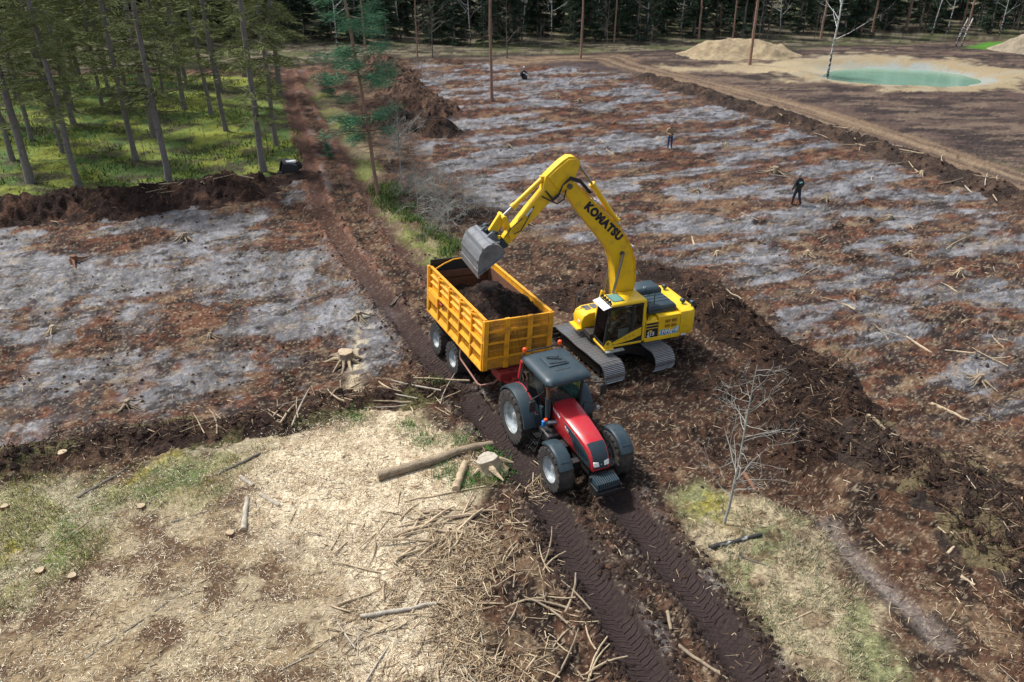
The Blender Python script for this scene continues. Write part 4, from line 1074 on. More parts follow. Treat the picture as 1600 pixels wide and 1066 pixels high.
def bucket_parts(parent, shell_poly, lip, hw, mat, edge_mat):
    """shell_poly: outer (x,z) outline from the top edge round the back to the lip"""
    n = len(shell_poly); cxm = sum(p[0] for p in shell_poly) / n; czm = sum(p[1] for p in shell_poly) / n
    cen = ((shell_poly[0][0] + shell_poly[-1][0]) / 2, (shell_poly[0][1] + shell_poly[-1][1]) / 2)
    inner = [(p[0] + (cen[0] - p[0]) * .05, p[1] + (cen[1] - p[1]) * .05) for p in shell_poly]
    mb = MB()
    secs = []
    for o_, i_ in zip(shell_poly, inner):
        secs.append([(o_[0], -hw, o_[1]), (o_[0], hw, o_[1]), (i_[0], hw - .02, i_[1]), (i_[0], -hw + .02, i_[1])])
    mb.loft(secs)
    sh_ = mb.build('shell', mat, parent, smooth=40)
    for s in (-1, 1):
        y0, y1 = sorted((s * hw, s * (hw + .03)))
        MB().prism(shell_poly, y0, y1).build('side_plate', mat, parent)
        a, b = Vector((shell_poly[0][0], s * (hw + .02), shell_poly[0][1])), Vector((shell_poly[-1][0], s * (hw + .02), shell_poly[-1][1]))
        MB().obox(a + (b - a) * .12, b, .05, .12, (0, 1, 0)).build('side_cutter', edge_mat, parent)
        m_ = a + (b - a) * .45; c0 = Vector((cxm, s * (hw + .035), czm))
        MB().lathe([(.03, -.01), (.09, -.01), (.09, .01), (.03, .01)], 14, (c0.x, c0.y, c0.z)).build('hole_ring', edge_mat, parent)
    a, b = Vector((shell_poly[-2][0], 0, shell_poly[-2][1])), Vector((shell_poly[-1][0], 0, shell_poly[-1][1]))
    d = (b - a).normalized()
    p0 = b - d * .16; p1 = b + d * .14
    nrm = Vector((0, 1, 0)).cross(d)
    mb = MB(); mb.hexa([(*(p0 + nrm * .03 + Vector((0, -hw - .03, 0))),), (*(p1 + nrm * .03 + Vector((0, -hw - .03, 0))),), (*(p1 + nrm * .03 + Vector((0, hw + .03, 0))),), (*(p0 + nrm * .03 + Vector((0, hw + .03, 0))),),
             (*(p0 - nrm * .03 + Vector((0, -hw - .03, 0))),), (*(p1 - nrm * .03 + Vector((0, -hw - .03, 0))),), (*(p1 - nrm * .03 + Vector((0, hw + .03, 0))),), (*(p0 - nrm * .03 + Vector((0, hw + .03, 0))),)])
    mb.build('cutting_edge', edge_mat, parent, bevel=.008)
    # wear strips across the shell
    for k in (int(n * .35), int(n * .55), int(n * .75)):
        o_ = shell_poly[k]; q = shell_poly[k + 1]
        dv = Vector((q[0] - o_[0], 0, q[1] - o_[1])).normalized(); nv = Vector((0, 1, 0)).cross(dv)
        c = Vector((o_[0], 0, o_[1])); 
        if (c - Vector((cen[0], 0, cen[1]))).dot(nv) < 0: nv = -nv
        m_ = c + nv * .012
        MB().hexa([tuple(m_ + dv * u + nv * v + Vector((0, y, 0))) for v in (-.02, .015) for u, y in ((-.05, -hw), (.05, -hw), (.05, hw), (-.05, hw))]).build('wear_strip', M['steel'] if edge_mat is M['bucket'] else edge_mat, sh_)

# ------------------------------------------------------------------ excavator
EX_S, EX_H = 0.953, R(200.0)
EX_POS = (4.325, 28.213)
def build_excavator():
    T = empty('excavator', (EX_POS[0], EX_POS[1], 0.0), (0, 0, EX_H), EX_S)
    tag(T, 'yellow crawler excavator holding its bucket over the trailer', 'excavator')
    # ---- undercarriage, turned against the house
    ud = R(-64.0) - EX_H
    cu, su = math.cos(ud), math.sin(ud)
    def U(x, y, z): return (cu * x - su * y + .42, su * x + cu * y, z - .08)
    def ubox(mb, x0, x1, y0, y1, z0, z1):
        return mb.hexa([U(x0, y0, z0), U(x1, y0, z0), U(x1, y1, z0), U(x0, y1, z0), U(x0, y0, z1), U(x1, y0, z1), U(x1, y1, z1), U(x0, y1, z1)])
    mb = MB()
    for sx in (-1, 1):
        for sy in (-1, 1):
            mb.hexa([U(sx * .25, sy * .3, .45), U(sx * .75, sy * .3, .45), U(sx * 1.2, sy * 1.0, .35), U(sx * .7, sy * 1.0, .35), U(sx * .2, sy * .25, .95), U(sx * .8, sy * .25, .95), U(sx * 1.2, sy * 1.0, .72), U(sx * .7, sy * 1.0, .72)])
    ubox(mb, -.85, .85, -.6, .6, .5, .92)
    mb.tube([(.2, 0, .80), (.2, 0, 1.12)], .62, 28)
    mb.build('undercarriage', M['chassis'], T, bevel=.02)
    TL, TRr, WID = 1.74, .44, .95       # half straight length, radius, shoe width
    GA = 1.20
    # one shoe: plate with three grousers (grousers polished by wear)
    sp = .195
    shm = MB().box(-sp * .46, sp * .46, -WID / 2, WID / 2, -.012, .018)
    shoe_me = shm.mesh('shoe'); shoe_me.materials.append(M['shoe'])
    gm = MB()
    for k, hh in ((-.40, .05), (-.02, .044), (.36, .044)): gm.hexa([(sp * k - .014, -WID / 2 + .01, .019), (sp * k + .014, -WID / 2 + .01, .019), (sp * k + .014, WID / 2 - .01, .019), (sp * k - .014, WID / 2 - .01, .019), (sp * k - .008, -WID / 2 + .01, hh), (sp * k + .008, -WID / 2 + .01, hh), (sp * k + .008, WID / 2 - .01, hh), (sp * k - .008, WID / 2 - .01, hh)])
    gr_me = gm.mesh('grouser'); gr_me.materials.append(M['grouser'])
    per = 4 * TL + 2 * math.pi * TRr
    ns = int(round(per / sp))
    for s in (-1, 1):
        yc = s * GA
        fr = MB()
        ubox(fr, -1.75, 1.75, yc - .20, yc + .20, .22, .62); ubox(fr, -1.5, 1.5, yc - .26, yc + .26, .30, .55)
        fo = fr.build('track_frame', M['chassis'], T, bevel=.02)
        for k in range(ns):
            q = per * (k + .5) / ns
            if q < 2 * TL: px, pz, a = -TL + q, 2 * TRr, 0.0
            elif q < 2 * TL + math.pi * TRr:
                t = (q - 2 * TL) / TRr; px, pz, a = TL + TRr * math.sin(t), TRr + TRr * math.cos(t), -t
            elif q < 4 * TL + math.pi * TRr: px, pz, a = TL - (q - 2 * TL - math.pi * TRr), 0.0, math.pi
            else:
                t = (q - 4 * TL - math.pi * TRr) / TRr; px, pz, a = -TL - TRr * math.sin(t), TRr - TRr * math.cos(t), math.pi - t
            if abs(a) < 1e-6: pz -= .05 * max(0.0, math.cos(px / TL * math.pi * .5)) ** .5 * (0.6 + 0.4 * math.cos(px * 4))
            # rotation: pitch about the track's own y, then turn
            m_ = Matrix.Translation(Vector(U(px, yc, pz + .06))) @ Matrix.Rotation(ud, 4, 'Z') @ Matrix.Rotation(-a, 4, 'Y')
            so = link('shoe', shoe_me, None, fo); so.matrix_local = m_
            go = link('grouser', gr_me, None, fo); go.matrix_local = m_
        for xx, rr_ in ((TL, .40), (-TL, .40)):
            w_ = MB().lathe([(.08, -.16), (rr_ * .55, -.16), (rr_ * .62, -.06), (rr_, -.06), (rr_, .06), (rr_ * .62, .06), (rr_ * .55, .16), (.08, .16)], 24)
            o_ = w_.build('idler' if xx > 0 else 'sprocket', M['chassis'], fo, smooth=35); o_.matrix_local = Matrix.Translation(Vector(U(xx, yc, TRr + .06))) @ Matrix.Rotation(ud, 4, 'Z')
            ring = MB().lathe([(.10, -.19), (.17, -.20), (.19, -.16)], 20).lathe([(.10, .19), (.17, .20), (.19, .16)], 20)
            r_ = ring.build('hub_cap', M['shoe'], fo, smooth=35); r_.matrix_local = o_.matrix_local.copy()
        for k in range(8):
            xx = -1.35 + k * .386
            o_ = MB().lathe([(.02, -.22), (.10, -.22), (.13, -.10), (.13, .10), (.10, .22), (.02, .22)], 14).build('roller', M['chassis'], fo, smooth=35)
            o_.matrix_local = Matrix.Translation(Vector(U(xx, yc, .22))) @ Matrix.Rotation(ud, 4, 'Z')
    # ---- house
    Y = M['yellow']
    MB().box(-1.95, 1.30, -1.30, 1.30, 1.10, 1.20).box(-1.9, 1.55, -.32, .30, 1.08, 1.32).build('platform', M['chassis'], T, bevel=.015)
    MB().box(-2.0, -.36, 1.18, 1.36, 1.12, 1.30).build('sill', Y, T, bevel=.03)
    def rsec(x0, x1, y, z, r_=.3, n=6):
        o_ = [(x1, -y, z), (x1, y, z)]
        for k in range(n + 1):
            a = R(90 + 90 * k / n); o_.append((x0 + r_ + r_ * math.cos(a), y - r_ + r_ * math.sin(a), z))
        for k in range(n + 1):
            a = R(180 + 90 * k / n); o_.append((x0 + r_ + r_ * math.cos(a), -y + r_ + r_ * math.sin(a), z))
        return o_
    cw = MB().loft([rsec(-2.62, -1.98, 1.26, 1.10, .42), rsec(-2.74, -1.98, 1.34, 1.20, .36), rsec(-2.76, -1.98, 1.36, 1.5, .34), rsec(-2.76, -1.98, 1.36, 2.12, .34), rsec(-2.72, -1.98, 1.32, 2.22, .34), rsec(-2.62, -1.98, 1.22, 2.27, .34)]).build('counterweight', Y, T, smooth=40)
    for s in (-1, 1): MB().tube([(-2.35, s * .75, 2.26), (-2.35, s * .75, 2.34)], .03, 8).lathe([(.001, -.10), (.09, -.10), (.10, 0), (.09, .06), (.001, .07)], 14, (-2.37, s * .75, 2.42)).build('work_lamp', M['slate'], cw, smooth=40)
    MB().tube([(-2.62, 1.05, 2.26), (-2.62, 1.05, 2.36)], .03, 8).lathe([(.001, -.10), (.09, -.10), (.10, 0), (.09, .06), (.001, .07)], 14, (-2.64, 1.05, 2.42)).build('work_lamp', M['slate'], cw, smooth=40)
    # left machinery bay
    lb = MB().box(-1.975, -.98, .55, 1.35, 1.30, 2.18).build('side_cover', Y, T, bevel=.035)
    fb = MB().box(-.965, -.40, .55, 1.34, 1.30, 2.02).build('front_cover', Y, T, bevel=.03)
    MB().loft([[(-.94, .62, 2.02), (-.62, .62, 2.02), (-.62, 1.28, 2.02), (-.94, 1.28, 2.02)], [(-.92, .66, 2.13), (-.70, .66, 2.10), (-.70, 1.24, 2.08), (-.92, 1.24, 2.11)]]).build('cap_cover', Y, fb, bevel=.02)
    for k in range(4):
        xx = -1.38 - .30 * (k % 2); zz = 1.93 - .22 * (k // 2)
        gm = MB()
        for q in range(6): gm.obox((xx - .10 + .04 * q, 1.362, zz - .065), (xx - .06 + .04 * q, 1.362, zz + .065), .012, .012)
        go = MB().box(xx - .115, xx + .115, 1.345, 1.356, zz - .07, zz + .07).build('vent', M['grate'], lb)
        gm.build('vent_bar', M['trail'], go)
    for k in range(3):
        MB().box(-.95, -.415, 1.338, 1.348, 1.95 - .13 * k - .085, 1.95 - .13 * k).build('stripe', M['navy'], fb)
    pl = MB().box(-.95, -.415, 1.338, 1.347, 1.31, 1.645).build('number_plate', M['black'], fb)
    text_part('lettering', 'HB', .13, M['texty'], pl, frame((-.52, 1.350, 1.54), (-1, 0, 0), (0, 0, 1)), bold=.006, shear=.15)
    text_part('lettering', '215', .23, M['textw'], pl, frame((-.455, 1.350, 1.385), (-1, 0, 0), (0, 0, 1)), bold=.004, shear=.12)
    text_part('lettering', 'LC', .09, M['textw'], pl, frame((-.49, 1.350, 1.325), (-1, 0, 0), (0, 0, 1)), bold=.006, shear=.1)
    # splash decal with its word
    dc = MB(); pts = []
    for k in range(25):
        x = -1.05 - .86 * k / 24; pts.append((x, 1.50 + .06 * math.sin(k * .35) + .035 * (k % 2) + .05 * k / 24))
    pts += [(-1.91, 1.36), (-1.70, 1.335), (-1.4, 1.33), (-1.05, 1.33)]
    n = len(pts)
    dc.add([(p[0], 1.3525, p[1]) for p in pts], [tuple(range(n))])
    do = dc.build('splash_decal', M['decal'], lb)
    text_part('lettering', 'Hybrid', .24, M['textw'], do, frame((-1.13, 1.3555, 1.39), (-1, 0, .04), (0, 0, 1)), bold=.006, shear=.25, space=1.05)
    text_part('lettering', 'Hybrid', .24, M['navy'], do, frame((-1.115, 1.3540, 1.375), (-1, 0, .04), (0, 0, 1)), ext=.001, bold=.018, shear=.25, space=1.05)
    MB().box(-2.28, -2.05, 1.362, 1.367, 1.16, 1.25).build('warning_sticker', M['white'], cw)
    # hood
    def hsec(x0, x1, y0, y1, z): return [(x0, y0, z), (x1, y0, z), (x1, y1, z), (x0, y1, z)]
    ho = MB().box(-1.95, -.45, -1.30, .56, 1.25, 2.20).build('engine_bay', Y, T, bevel=.02)
    h1 = MB().loft([hsec(-1.94, -.62, -.20, 1.06, 2.185), hsec(-1.92, -.64, -.20, 1.03, 2.42), hsec(-1.84, -.72, -.15, .90, 2.50)]).build('hood', M['slate'], T, bevel=.04)
    for k in range(3): MB().obox((-1.82, .05 + .27 * k, 2.505), (-.75, .05 + .27 * k, 2.505), .03, .025).build('hood_ridge', M['slate'], h1)
    sl = MB()
    for k in range(9): sl.box(-1.82 + .12 * k, -1.75 + .12 * k, 1.005, 1.05, 2.30, 2.36); sl.box(-1.82 + .12 * k, -1.75 + .12 * k, .945, .99, 2.46, 2.475)
    sl.build('hood_slot', M['black'], h1)
    MB().loft([hsec(-1.94, -.60, -1.12, -.205, 2.205), hsec(-1.92, -.62, -1.10, -.205, 2.62), hsec(-1.80, -.74, -1.0, -.30, 2.72)]).build('raised_hood', M['slate'], T, bevel=.05)
    MB().tube([(-1.15, -.25, 2.70), (-1.12, -.2, 2.80), (-1.0, -.15, 2.84)], .035, 8).build('exhaust_tip', M['step'], T, smooth=40)
    MB().box(-.60, .55, -1.30, -.40, 1.25, 2.10).build('fuel_tank', Y, T, bevel=.04)
    MB().box(-.42, -.36, -.35, .34, 1.3, 2.62).box(-.62, -.44, -.3, .5, 2.2, 2.44).build('firewall', M['slate'], T, bevel=.02)
    # toolbox front right
    tb = MB().prism([(.58, 1.25), (1.60, 1.25), (1.62, 1.55), (1.52, 1.78), (1.30, 1.90), (.58, 1.94)], -1.28, -.42).build('toolbox', Y, T, bevel=.04)
    for k in range(2): MB().obox((.72 + .32 * k, -.95 , 1.943 - .012 * k), (.97 + .32 * k, -.95, 1.937 - .03 * k), .42, .012).build('grip_pad', M['bucket'], tb)
    MB().box(1.45, 1.80, -1.25, -.45, 1.14, 1.24).build('toolbox_step', Y, tb, bevel=.02)
    MB().box(1.605, 1.63, -.78, -.58, 1.42, 1.54).build('front_lamp', M['lens'], tb, bevel=.02)
    # ---- cab
    x0, x1, xb, ya, yb, z0, z1 = -.36, 1.20, 1.42, .36, 1.34, 1.20, 3.02
    fr = MB()
    for yy in (ya, yb):
        s_ = 1 if yy == yb else -1
        yo = yy - s_ * .035
        fr.obox((xb, yo, z0 + .10), (x1 + .02, yo, z1 - .08), .07, .09)             # front pillar
        fr.obox((x0 + .62, yo, z0 + .25), (x0 + .60, yo, z1 - .1), .06, .08)
    fr.obox((xb, ya, z0 + .10), (xb, yb, z0 + .10), .07, .08).obox((x1, ya, z1 - .06), (x1, yb, z1 - .06), .07, .06)
    fr.prism([(x0 + .02, 1.98), (x0 + .72, 1.62), (1.30, 1.34), (1.40, 1.32), (1.40, 1.24), (x0 + .02, 1.24)], yb - .05, yb - .012)
    fr.prism([(x0 + .02, 2.93), (x1, 2.90), (x1 + .02, 2.80), (x0 + .02, 2.83)], yb - .05, yb - .012)
    cab = fr.build('cab_frame', M['black'], T)
    rp = MB().box(x0, x0 + .12, yb - .10, yb + .004, z0, z1 - .05).box(x0, x0 + .12, ya, ya + .1, z0, z1 - .05).box(x0, x0 + .05, ya + .1, yb - .1, z0, 1.7)
    rp.box(x0 + .12, xb + .02, yb - .06, yb + .002, z0 - .06, z0 + .045).build('rear_pillar', Y, cab, bevel=.025)
    rf = MB().loft([[(x0 - .01, ya - .01, z1 - .10), (x1 + .02, ya - .01, z1 - .10), (x1 + .02, yb + .012, z1 - .10), (x0 - .01, yb + .012, z1 - .10)], [(x0, ya, z1), (x1 - .02, ya, z1), (x1 - .02, yb, z1), (x0, yb, z1)], [(x0 + .06, ya + .06, z1 + .05), (x1 - .10, ya + .06, z1 + .05), (x1 - .10, yb - .08, z1 + .05), (x0 + .06, yb - .08, z1 + .05)]]).build('cab_roof', Y, T, bevel=.03)
    MB().box(.56, 1.06, ya + .12, yb - .14, z1 + .046, z1 + .066).build('skylight', M['slate'], rf, bevel=.012)
    MB().box(.60, 1.02, ya + .16, yb - .18, z1 + .060, z1 + .072).build('skylight_glass', M['seat'], rf, bevel=.006)
    vis = MB().hexa([(x1 + .0, ya - .02, z1 - .07), (x1 + .34, ya - .02, z1 - .17), (x1 + .34, yb + .02, z1 - .17), (x1, yb + .02, z1 - .07), (x1 + .0, ya - .02, z1 - .045), (x1 + .34, ya - .02, z1 - .145), (x1 + .34, yb + .02, z1 - .145), (x1, yb + .02, z1 - .045)])
    vis.build('sun_visor', M['white'], rf)
    ll = MB()
    for k in range(4):
        ll.tube([(x1 - .04, ya + .15 + .22 * k, z1 + .09), (x1 + .07, ya + .15 + .22 * k, z1 + .08)], .055, 10)
    ll.obox((x1 - .02, ya + .05, z1 + .03), (x1 - .02, yb - .05, z1 + .03), .03, .04)
    ll.build('roof_lamp', M['black'], rf, smooth=40)
    dp = MB().prism([(-.20, 1.86), (-.20, 1.50), (.20, 1.36), (.95, 1.26), (1.08, 1.30), (1.06, 1.38), (.60, 1.56), (.2, 1.72)], yb - .012, yb + .008).build('door_panel', Y, cab, bevel=.008)
    for k in range(3): text_part('lettering', 'O', .13, M['rust'], dp, frame((.20 + .17 * k, yb + .0105, 1.50 - .035 * k), (-1, 0, .22), (0, 0, 1)), ext=.001, bold=-.012)
    MB().prism([(1.44, 1.20), (1.44, 1.30), (1.34, 1.46), (1.22, 1.50), (1.10, 1.40), (1.06, 1.24)], yb - .012, yb + .012).build('front_corner', Y, cab, bevel=.008)
    MB().lathe([(.001, 0), (.06, 0), (.065, .006)], 14, (1.28, yb + .012, 1.36)).build('corner_hole', M['black'], cab)
    text_part('lettering', 'KOMATSU', .075, M['step'], cab, frame((.62, yb - .008, 2.84), (-1, 0, 0), (0, 0, 1)), ext=.001)
    MB().lathe([(.001, 0), (.05, 0)], 14, (.26, yb - .006, 1.72)).build('round_sticker', M['white'], cab)
    def pane(nm, q):
        a, b, c_, d_ = [Vector(p) for p in q]; nrm = (b - a).cross(d_ - a).normalized() * .005
        MB().hexa([a - nrm, b - nrm, c_ - nrm, d_ - nrm, a + nrm, b + nrm, c_ + nrm, d_ + nrm]).build(nm, M['glass_dk'], cab)
    pane('windscreen', [(xb + .015, ya + .03, z0 + .15), (xb + .015, yb - .05, z0 + .15), (x1 + .03, yb - .05, z1 - .1), (x1 + .03, ya + .03, z1 - .1)])
    pane('door_window', [(x0 + .64, yb - .028, 1.68), (1.36, yb - .028, 1.38), (x1 + .02, yb - .028, 2.86), (x0 + .64, yb - .028, 2.86)])
    pane('side_window', [(x0 + .13, yb - .028, 1.96), (x0 + .60, yb - .028, 1.72), (x0 + .60, yb - .028, 2.86), (x0 + .13, yb - .028, 2.86)])
    pane('rear_window', [(x0 + .02, ya + .1, 1.72), (x0 + .02, yb - .1, 1.72), (x0 + .02, yb - .1, 2.9), (x0 + .02, ya + .1, 2.9)])
    pane('right_window', [(x0 + .13, ya + .03, 1.5), (xb - .05, ya + .03, 1.35), (x1, ya + .03, 2.9), (x0 + .13, ya + .03, 2.9)])
    MB().box(.02, .52, .60, 1.08, 1.55, 1.72).box(-.12, .06, .60, 1.08, 1.70, 2.30).box(-.10, .02, .70, .98, 2.30, 2.52).box(x0 + .1, xb - .05, ya + .08, yb - .08, 1.22, 1.27).box(.1, .45, .7, 1.0, 1.26, 1.56).build('operator_seat', M['bucket'], T, bevel=.04)
    MB().box(.35, .75, .46, .58, 1.27, 1.86).box(.30, .75, 1.12, 1.22, 1.27, 1.84).build('console', M['step'], T, bevel=.03)
    MB().box(1.02, 1.44, .30, 1.42, 1.05, 1.16).build('front_sill', Y, T, bevel=.03)
    MB().box(.62, 1.42, 1.40, 1.56, 1.05, 1.10).build('step_plate', M['step'], T)
    # rails and mirrors
    MB().tube([(-.50, 1.22, 2.05), (-.50, 1.22, 2.75), (-.55, .98, 2.80), (-.58, .80, 2.80), (-.58, .80, 2.2)], .018, 6).tube([(-1.0, .80, 2.5), (-1.0, .80, 2.95), (-.95, .7, 2.98)], .018, 6).build('handrail', M['black'], T)
    MB().tube([(.60, -1.22, 1.9), (.60, -1.22, 2.72), (.75, -1.22, 2.78), (1.45, -1.22, 2.50), (1.55, -1.22, 2.40), (1.55, -1.22, 1.86)], .022, 6).tube([(.95, -1.22, 2.70), (1.5, -1.22, 2.10)], .02, 6).tube([(.6, -1.22, 2.3), (1.55, -1.22, 2.2)], .016, 6).build('guard_rail', M['slate'], T)
    MB().box(1.38, 1.44, -1.34, -1.14, 2.10, 2.34).build('mirror', M['black'], T, bevel=.03)
    MB().tube([(x1, yb, 2.5), (x1 + .18, yb + .12, 2.5)], .014, 6).box(x1 + .14, x1 + .19, yb + .08, yb + .22, 2.34, 2.62).build('mirror', M['black'], T)
    # ---- boom
    boom = [(-.05, 1.62), (-.22, 2.3), (-.30, 3.1), (-.34, 3.7), (-.25, 4.27), (-.06, 4.85), (.25, 5.36), (.61, 5.88), (1.15, 6.42), (1.68, 6.93), (2.20, 7.44), (2.42, 7.70), (2.70, 7.82), (2.90, 7.68), (2.86, 7.46), (2.55, 7.0), (2.22, 6.54), (1.82, 6.04), (1.42, 5.55), (1.05, 5.08), (.80, 4.70), (.64, 4.25), (.56, 3.7), (.52, 3.1), (.45, 2.3), (.32, 1.62)]
    bo = MB().prism(boom, -.25, .25).build('boom', Y, T, bevel=.02)
    for s in (-1, 1):
        pts = boom; n = len(pts); cx_, cz_ = .6, 5.0
        mb = MB()
        for k in range(1, n - 1):
            if pts[k][1] > 2.2 and pts[k + 1][1] > 2.2 and not (11 <= k <= 13):
                mb.obox((pts[k][0], s * .262, pts[k][1]), (pts[k + 1][0], s * .262, pts[k + 1][1]), .03, .05, (0, 1, 0))
        mb.build('flange', Y, bo)
    dirv = Vector((-(2.45 - .70), 0, 7.0 - 4.95)); 
    # letters run down the boom from tip to knee on the left face
    text_part('lettering', 'KOMATSU', .43, M['text'], bo, frame((2.06, .256, 6.74), (-1.42, 0, -1.40), (-1, 0, 1.0)), bold=.03, space=1.12, label='dark blue brand lettering along the boom')
    MB().prism([(.35, 1.7), (.75, 2.2), (.72, 2.6), (.40, 2.6)], -.42, -.262).prism([(.35, 1.7), (.75, 2.2), (.72, 2.6), (.40, 2.6)], .262, .34).build('boom_foot', Y, T, bevel=.02)
    pin = MB()
    for xx, zz, r_ in ((.33, 4.68, .09), (2.68, 7.62, .10), (.10, 1.85, .11)): pin.tube([(xx, -.33, zz), (xx, .33, zz)], r_, 14)
    pin.build('boom_pin', M['shoe'], bo, smooth=40)
    for s in (-1, 1):
        co = MB().tube([(.98, s * .40, 1.55), (.72, s * .40, 2.85)], .10, 14).build('boom_cylinder', Y, T, smooth=40)
        MB().tube([(.72, s * .40, 2.85), (.33, s * .36, 4.68)], .055, 12).build('rod', M['steel'], co, smooth=40)
    ac = MB().tube([(.55, 0, 6.02), (.62, 0, 6.10)], .11, 12).tube([(.60, 0, 6.05), (1.62, 0, 7.50)], .105, 14).tube([(1.58, 0, 7.44), (1.66, 0, 7.55)], .125, 14).box(.42, .70, -.10, .10, 5.72, 6.05).build('arm_cylinder', Y, T, smooth=40)
    MB().tube([(1.64, 0, 7.52), (2.27, 0, 8.40)], .055, 12).build('rod', M['steel'], ac, smooth=40)
    # ---- arm
    arm = [(2.30, 8.22), (2.22, 8.40), (2.30, 8.54), (2.48, 8.68), (2.72, 8.70), (2.95, 8.58), (3.25, 8.35), (3.60, 8.05), (3.66, 7.86), (3.70, 7.55), (4.3, 6.92), (5.06, 6.06), (5.22, 5.86), (5.26, 5.70), (5.18, 5.60), (5.05, 5.60), (4.2, 6.36), (3.33, 7.14), (3.02, 7.34), (2.72, 7.46), (2.52, 7.60), (2.42, 7.90)]
    ao = MB().prism(arm, -.19, .19).build('arm', Y, T, bevel=.02)
    MB().prism([(2.34, 8.22), (2.28, 8.40), (2.46, 8.60), (2.72, 8.62), (3.22, 8.27), (3.50, 8.02), (3.2, 7.6), (2.9, 7.45), (2.6, 7.65)], -.235, .235).build('arm_head', Y, ao, bevel=.02)
    bc = MB().box(3.50, 3.74, -.10, .10, 7.86, 8.04).tube([(3.62, 0, 7.96), (4.78, 0, 7.02)], .095, 14).tube([(4.72, 0, 7.07), (4.84, 0, 6.97)], .115, 14).build('bucket_cylinder', Y, T, smooth=40)
    MB().tube([(4.82, 0, 6.99), (5.20, 0, 6.68)], .055, 12).build('rod', M['steel'], bc, smooth=40)
    lk = MB()
    for s in (-1, 1): lk.obox((5.22, s * .26, 6.72), (4.92, s * .26, 5.92), .06, .16, (1, 0, 0))
    lk.tube([(5.22, -.3, 6.70), (5.22, .3, 6.70)], .075, 12).tube([(4.92, -.3, 5.95), (4.92, .3, 5.95)], .07, 12)
    lk.build('side_link', Y, T)
    MB().obox((5.20, 0, 6.72), (5.62, 0, 6.12), .34, .17, (0, 1, 0)).build('bucket_link', Y, T, bevel=.03)
    # ---- quick coupler and bucket
    cp = MB()
    for s in (-1, 1): cp.prism([(5.10, 5.62), (5.22, 5.85), (5.50, 6.22), (5.66, 6.26), (5.80, 6.14), (5.72, 5.98), (5.50, 5.72), (5.30, 5.52)], s * .24 - .05, s * .24 + .05)
    cp.tube([(5.20, -.36, 5.68), (5.20, .36, 5.68)], .09, 12).tube([(5.62, -.36, 6.14), (5.62, .36, 6.14)], .09, 12).box(5.3, 5.6, -.24, .24, 5.75, 5.85)
    cp.tube([(5.68, -.55, 6.18), (5.68, -.38, 6.18)], .14, 12).tube([(5.35, .3, 5.75), (5.35, .44, 5.75)], .12, 12)
    cpo = cp.build('quick_coupler', M['slate'], T, smooth=35)
    MB().box(5.42, 5.52, .30, .40, 5.98, 6.10).build('yellow_lock', Y, cpo)
    hw = 1.0
    shell = [(5.42, 5.66), (5.55, 5.86), (5.72, 6.00), (5.92, 6.07), (6.12, 6.03), (6.30, 5.90), (6.42, 5.70), (6.49, 5.45), (6.50, 5.20), (6.48, 4.95)]
    bk = MB().box(5.52, 5.72, -.62, .62, 5.86, 5.94).build('bucket', M['bucket'], T)
    bucket_parts(bk, shell, None, hw, M['bucket'], M['bucket'])
    er = MB()
    for s in (-1, 1): er.prism([(5.40, 5.62), (5.34, 5.82), (5.52, 6.10), (5.72, 6.26), (5.84, 6.20), (5.98, 6.06), (5.72, 5.98), (5.55, 5.84)], s * .36 - .03, s * .36 + .03)
    er.build('ear', M['bucket'], bk)
    # ---- hoses and pipes
    hs = MB()
    for k in range(3):
        o_ = .05 * k
        hs.tube([(1.9 - o_, .30, 7.30), (2.3, .34, 7.75 + o_), (2.7, .36, 7.90 + o_), (3.0, .36, 7.72), (3.15, .34, 7.40 - o_), (3.35, .30, 7.25 - o_), (3.62, .26, 7.55)], .028, 6)
    hs.tube([(2.85, .36, 7.55), (2.95, .40, 7.20), (3.2, .38, 7.05), (3.5, .3, 7.2), (3.75, .24, 7.35)], .028, 6)
    hs.tube([(4.05, .22, 7.0), (4.35, .30, 6.55), (4.6, .30, 6.15), (4.85, .26, 6.05)], .022, 6)
    hs.tube([(5.2, .3, 6.0), (5.0, .34, 6.3), (4.7, .30, 6.5), (4.5, .24, 6.6)], .02, 6)
    hs.build('hose', M['rubber'], T, smooth=45)
    for k in range(3):
        off = .02 + .05 * k
        pp = [(p[0] - .06 - .02 * k, .20 - .08 * k, p[1] + .03) for p in boom[2:11]]
        MB().tube(pp, .02, 6).build('boom_pipe', M['trail'] if k != 1 else M['rubber'], bo, smooth=45)
    cl = MB()
    for q in (3, 5, 7, 9): cl.box(boom[q][0] - .14, boom[q][0] + .02, -.02, .24, boom[q][1] - .03, boom[q][1] + .05)
    cl.build('pipe_clamp', M['step'], bo)
    cyl = MB()
    for s in (-1, 1): cyl.tube([(4.1, s * .23, 6.93), (4.35, s * .23, 6.66)], .05, 8)
    cyl.build('valve', M['step'], T)
    return T
excavator = build_excavator()

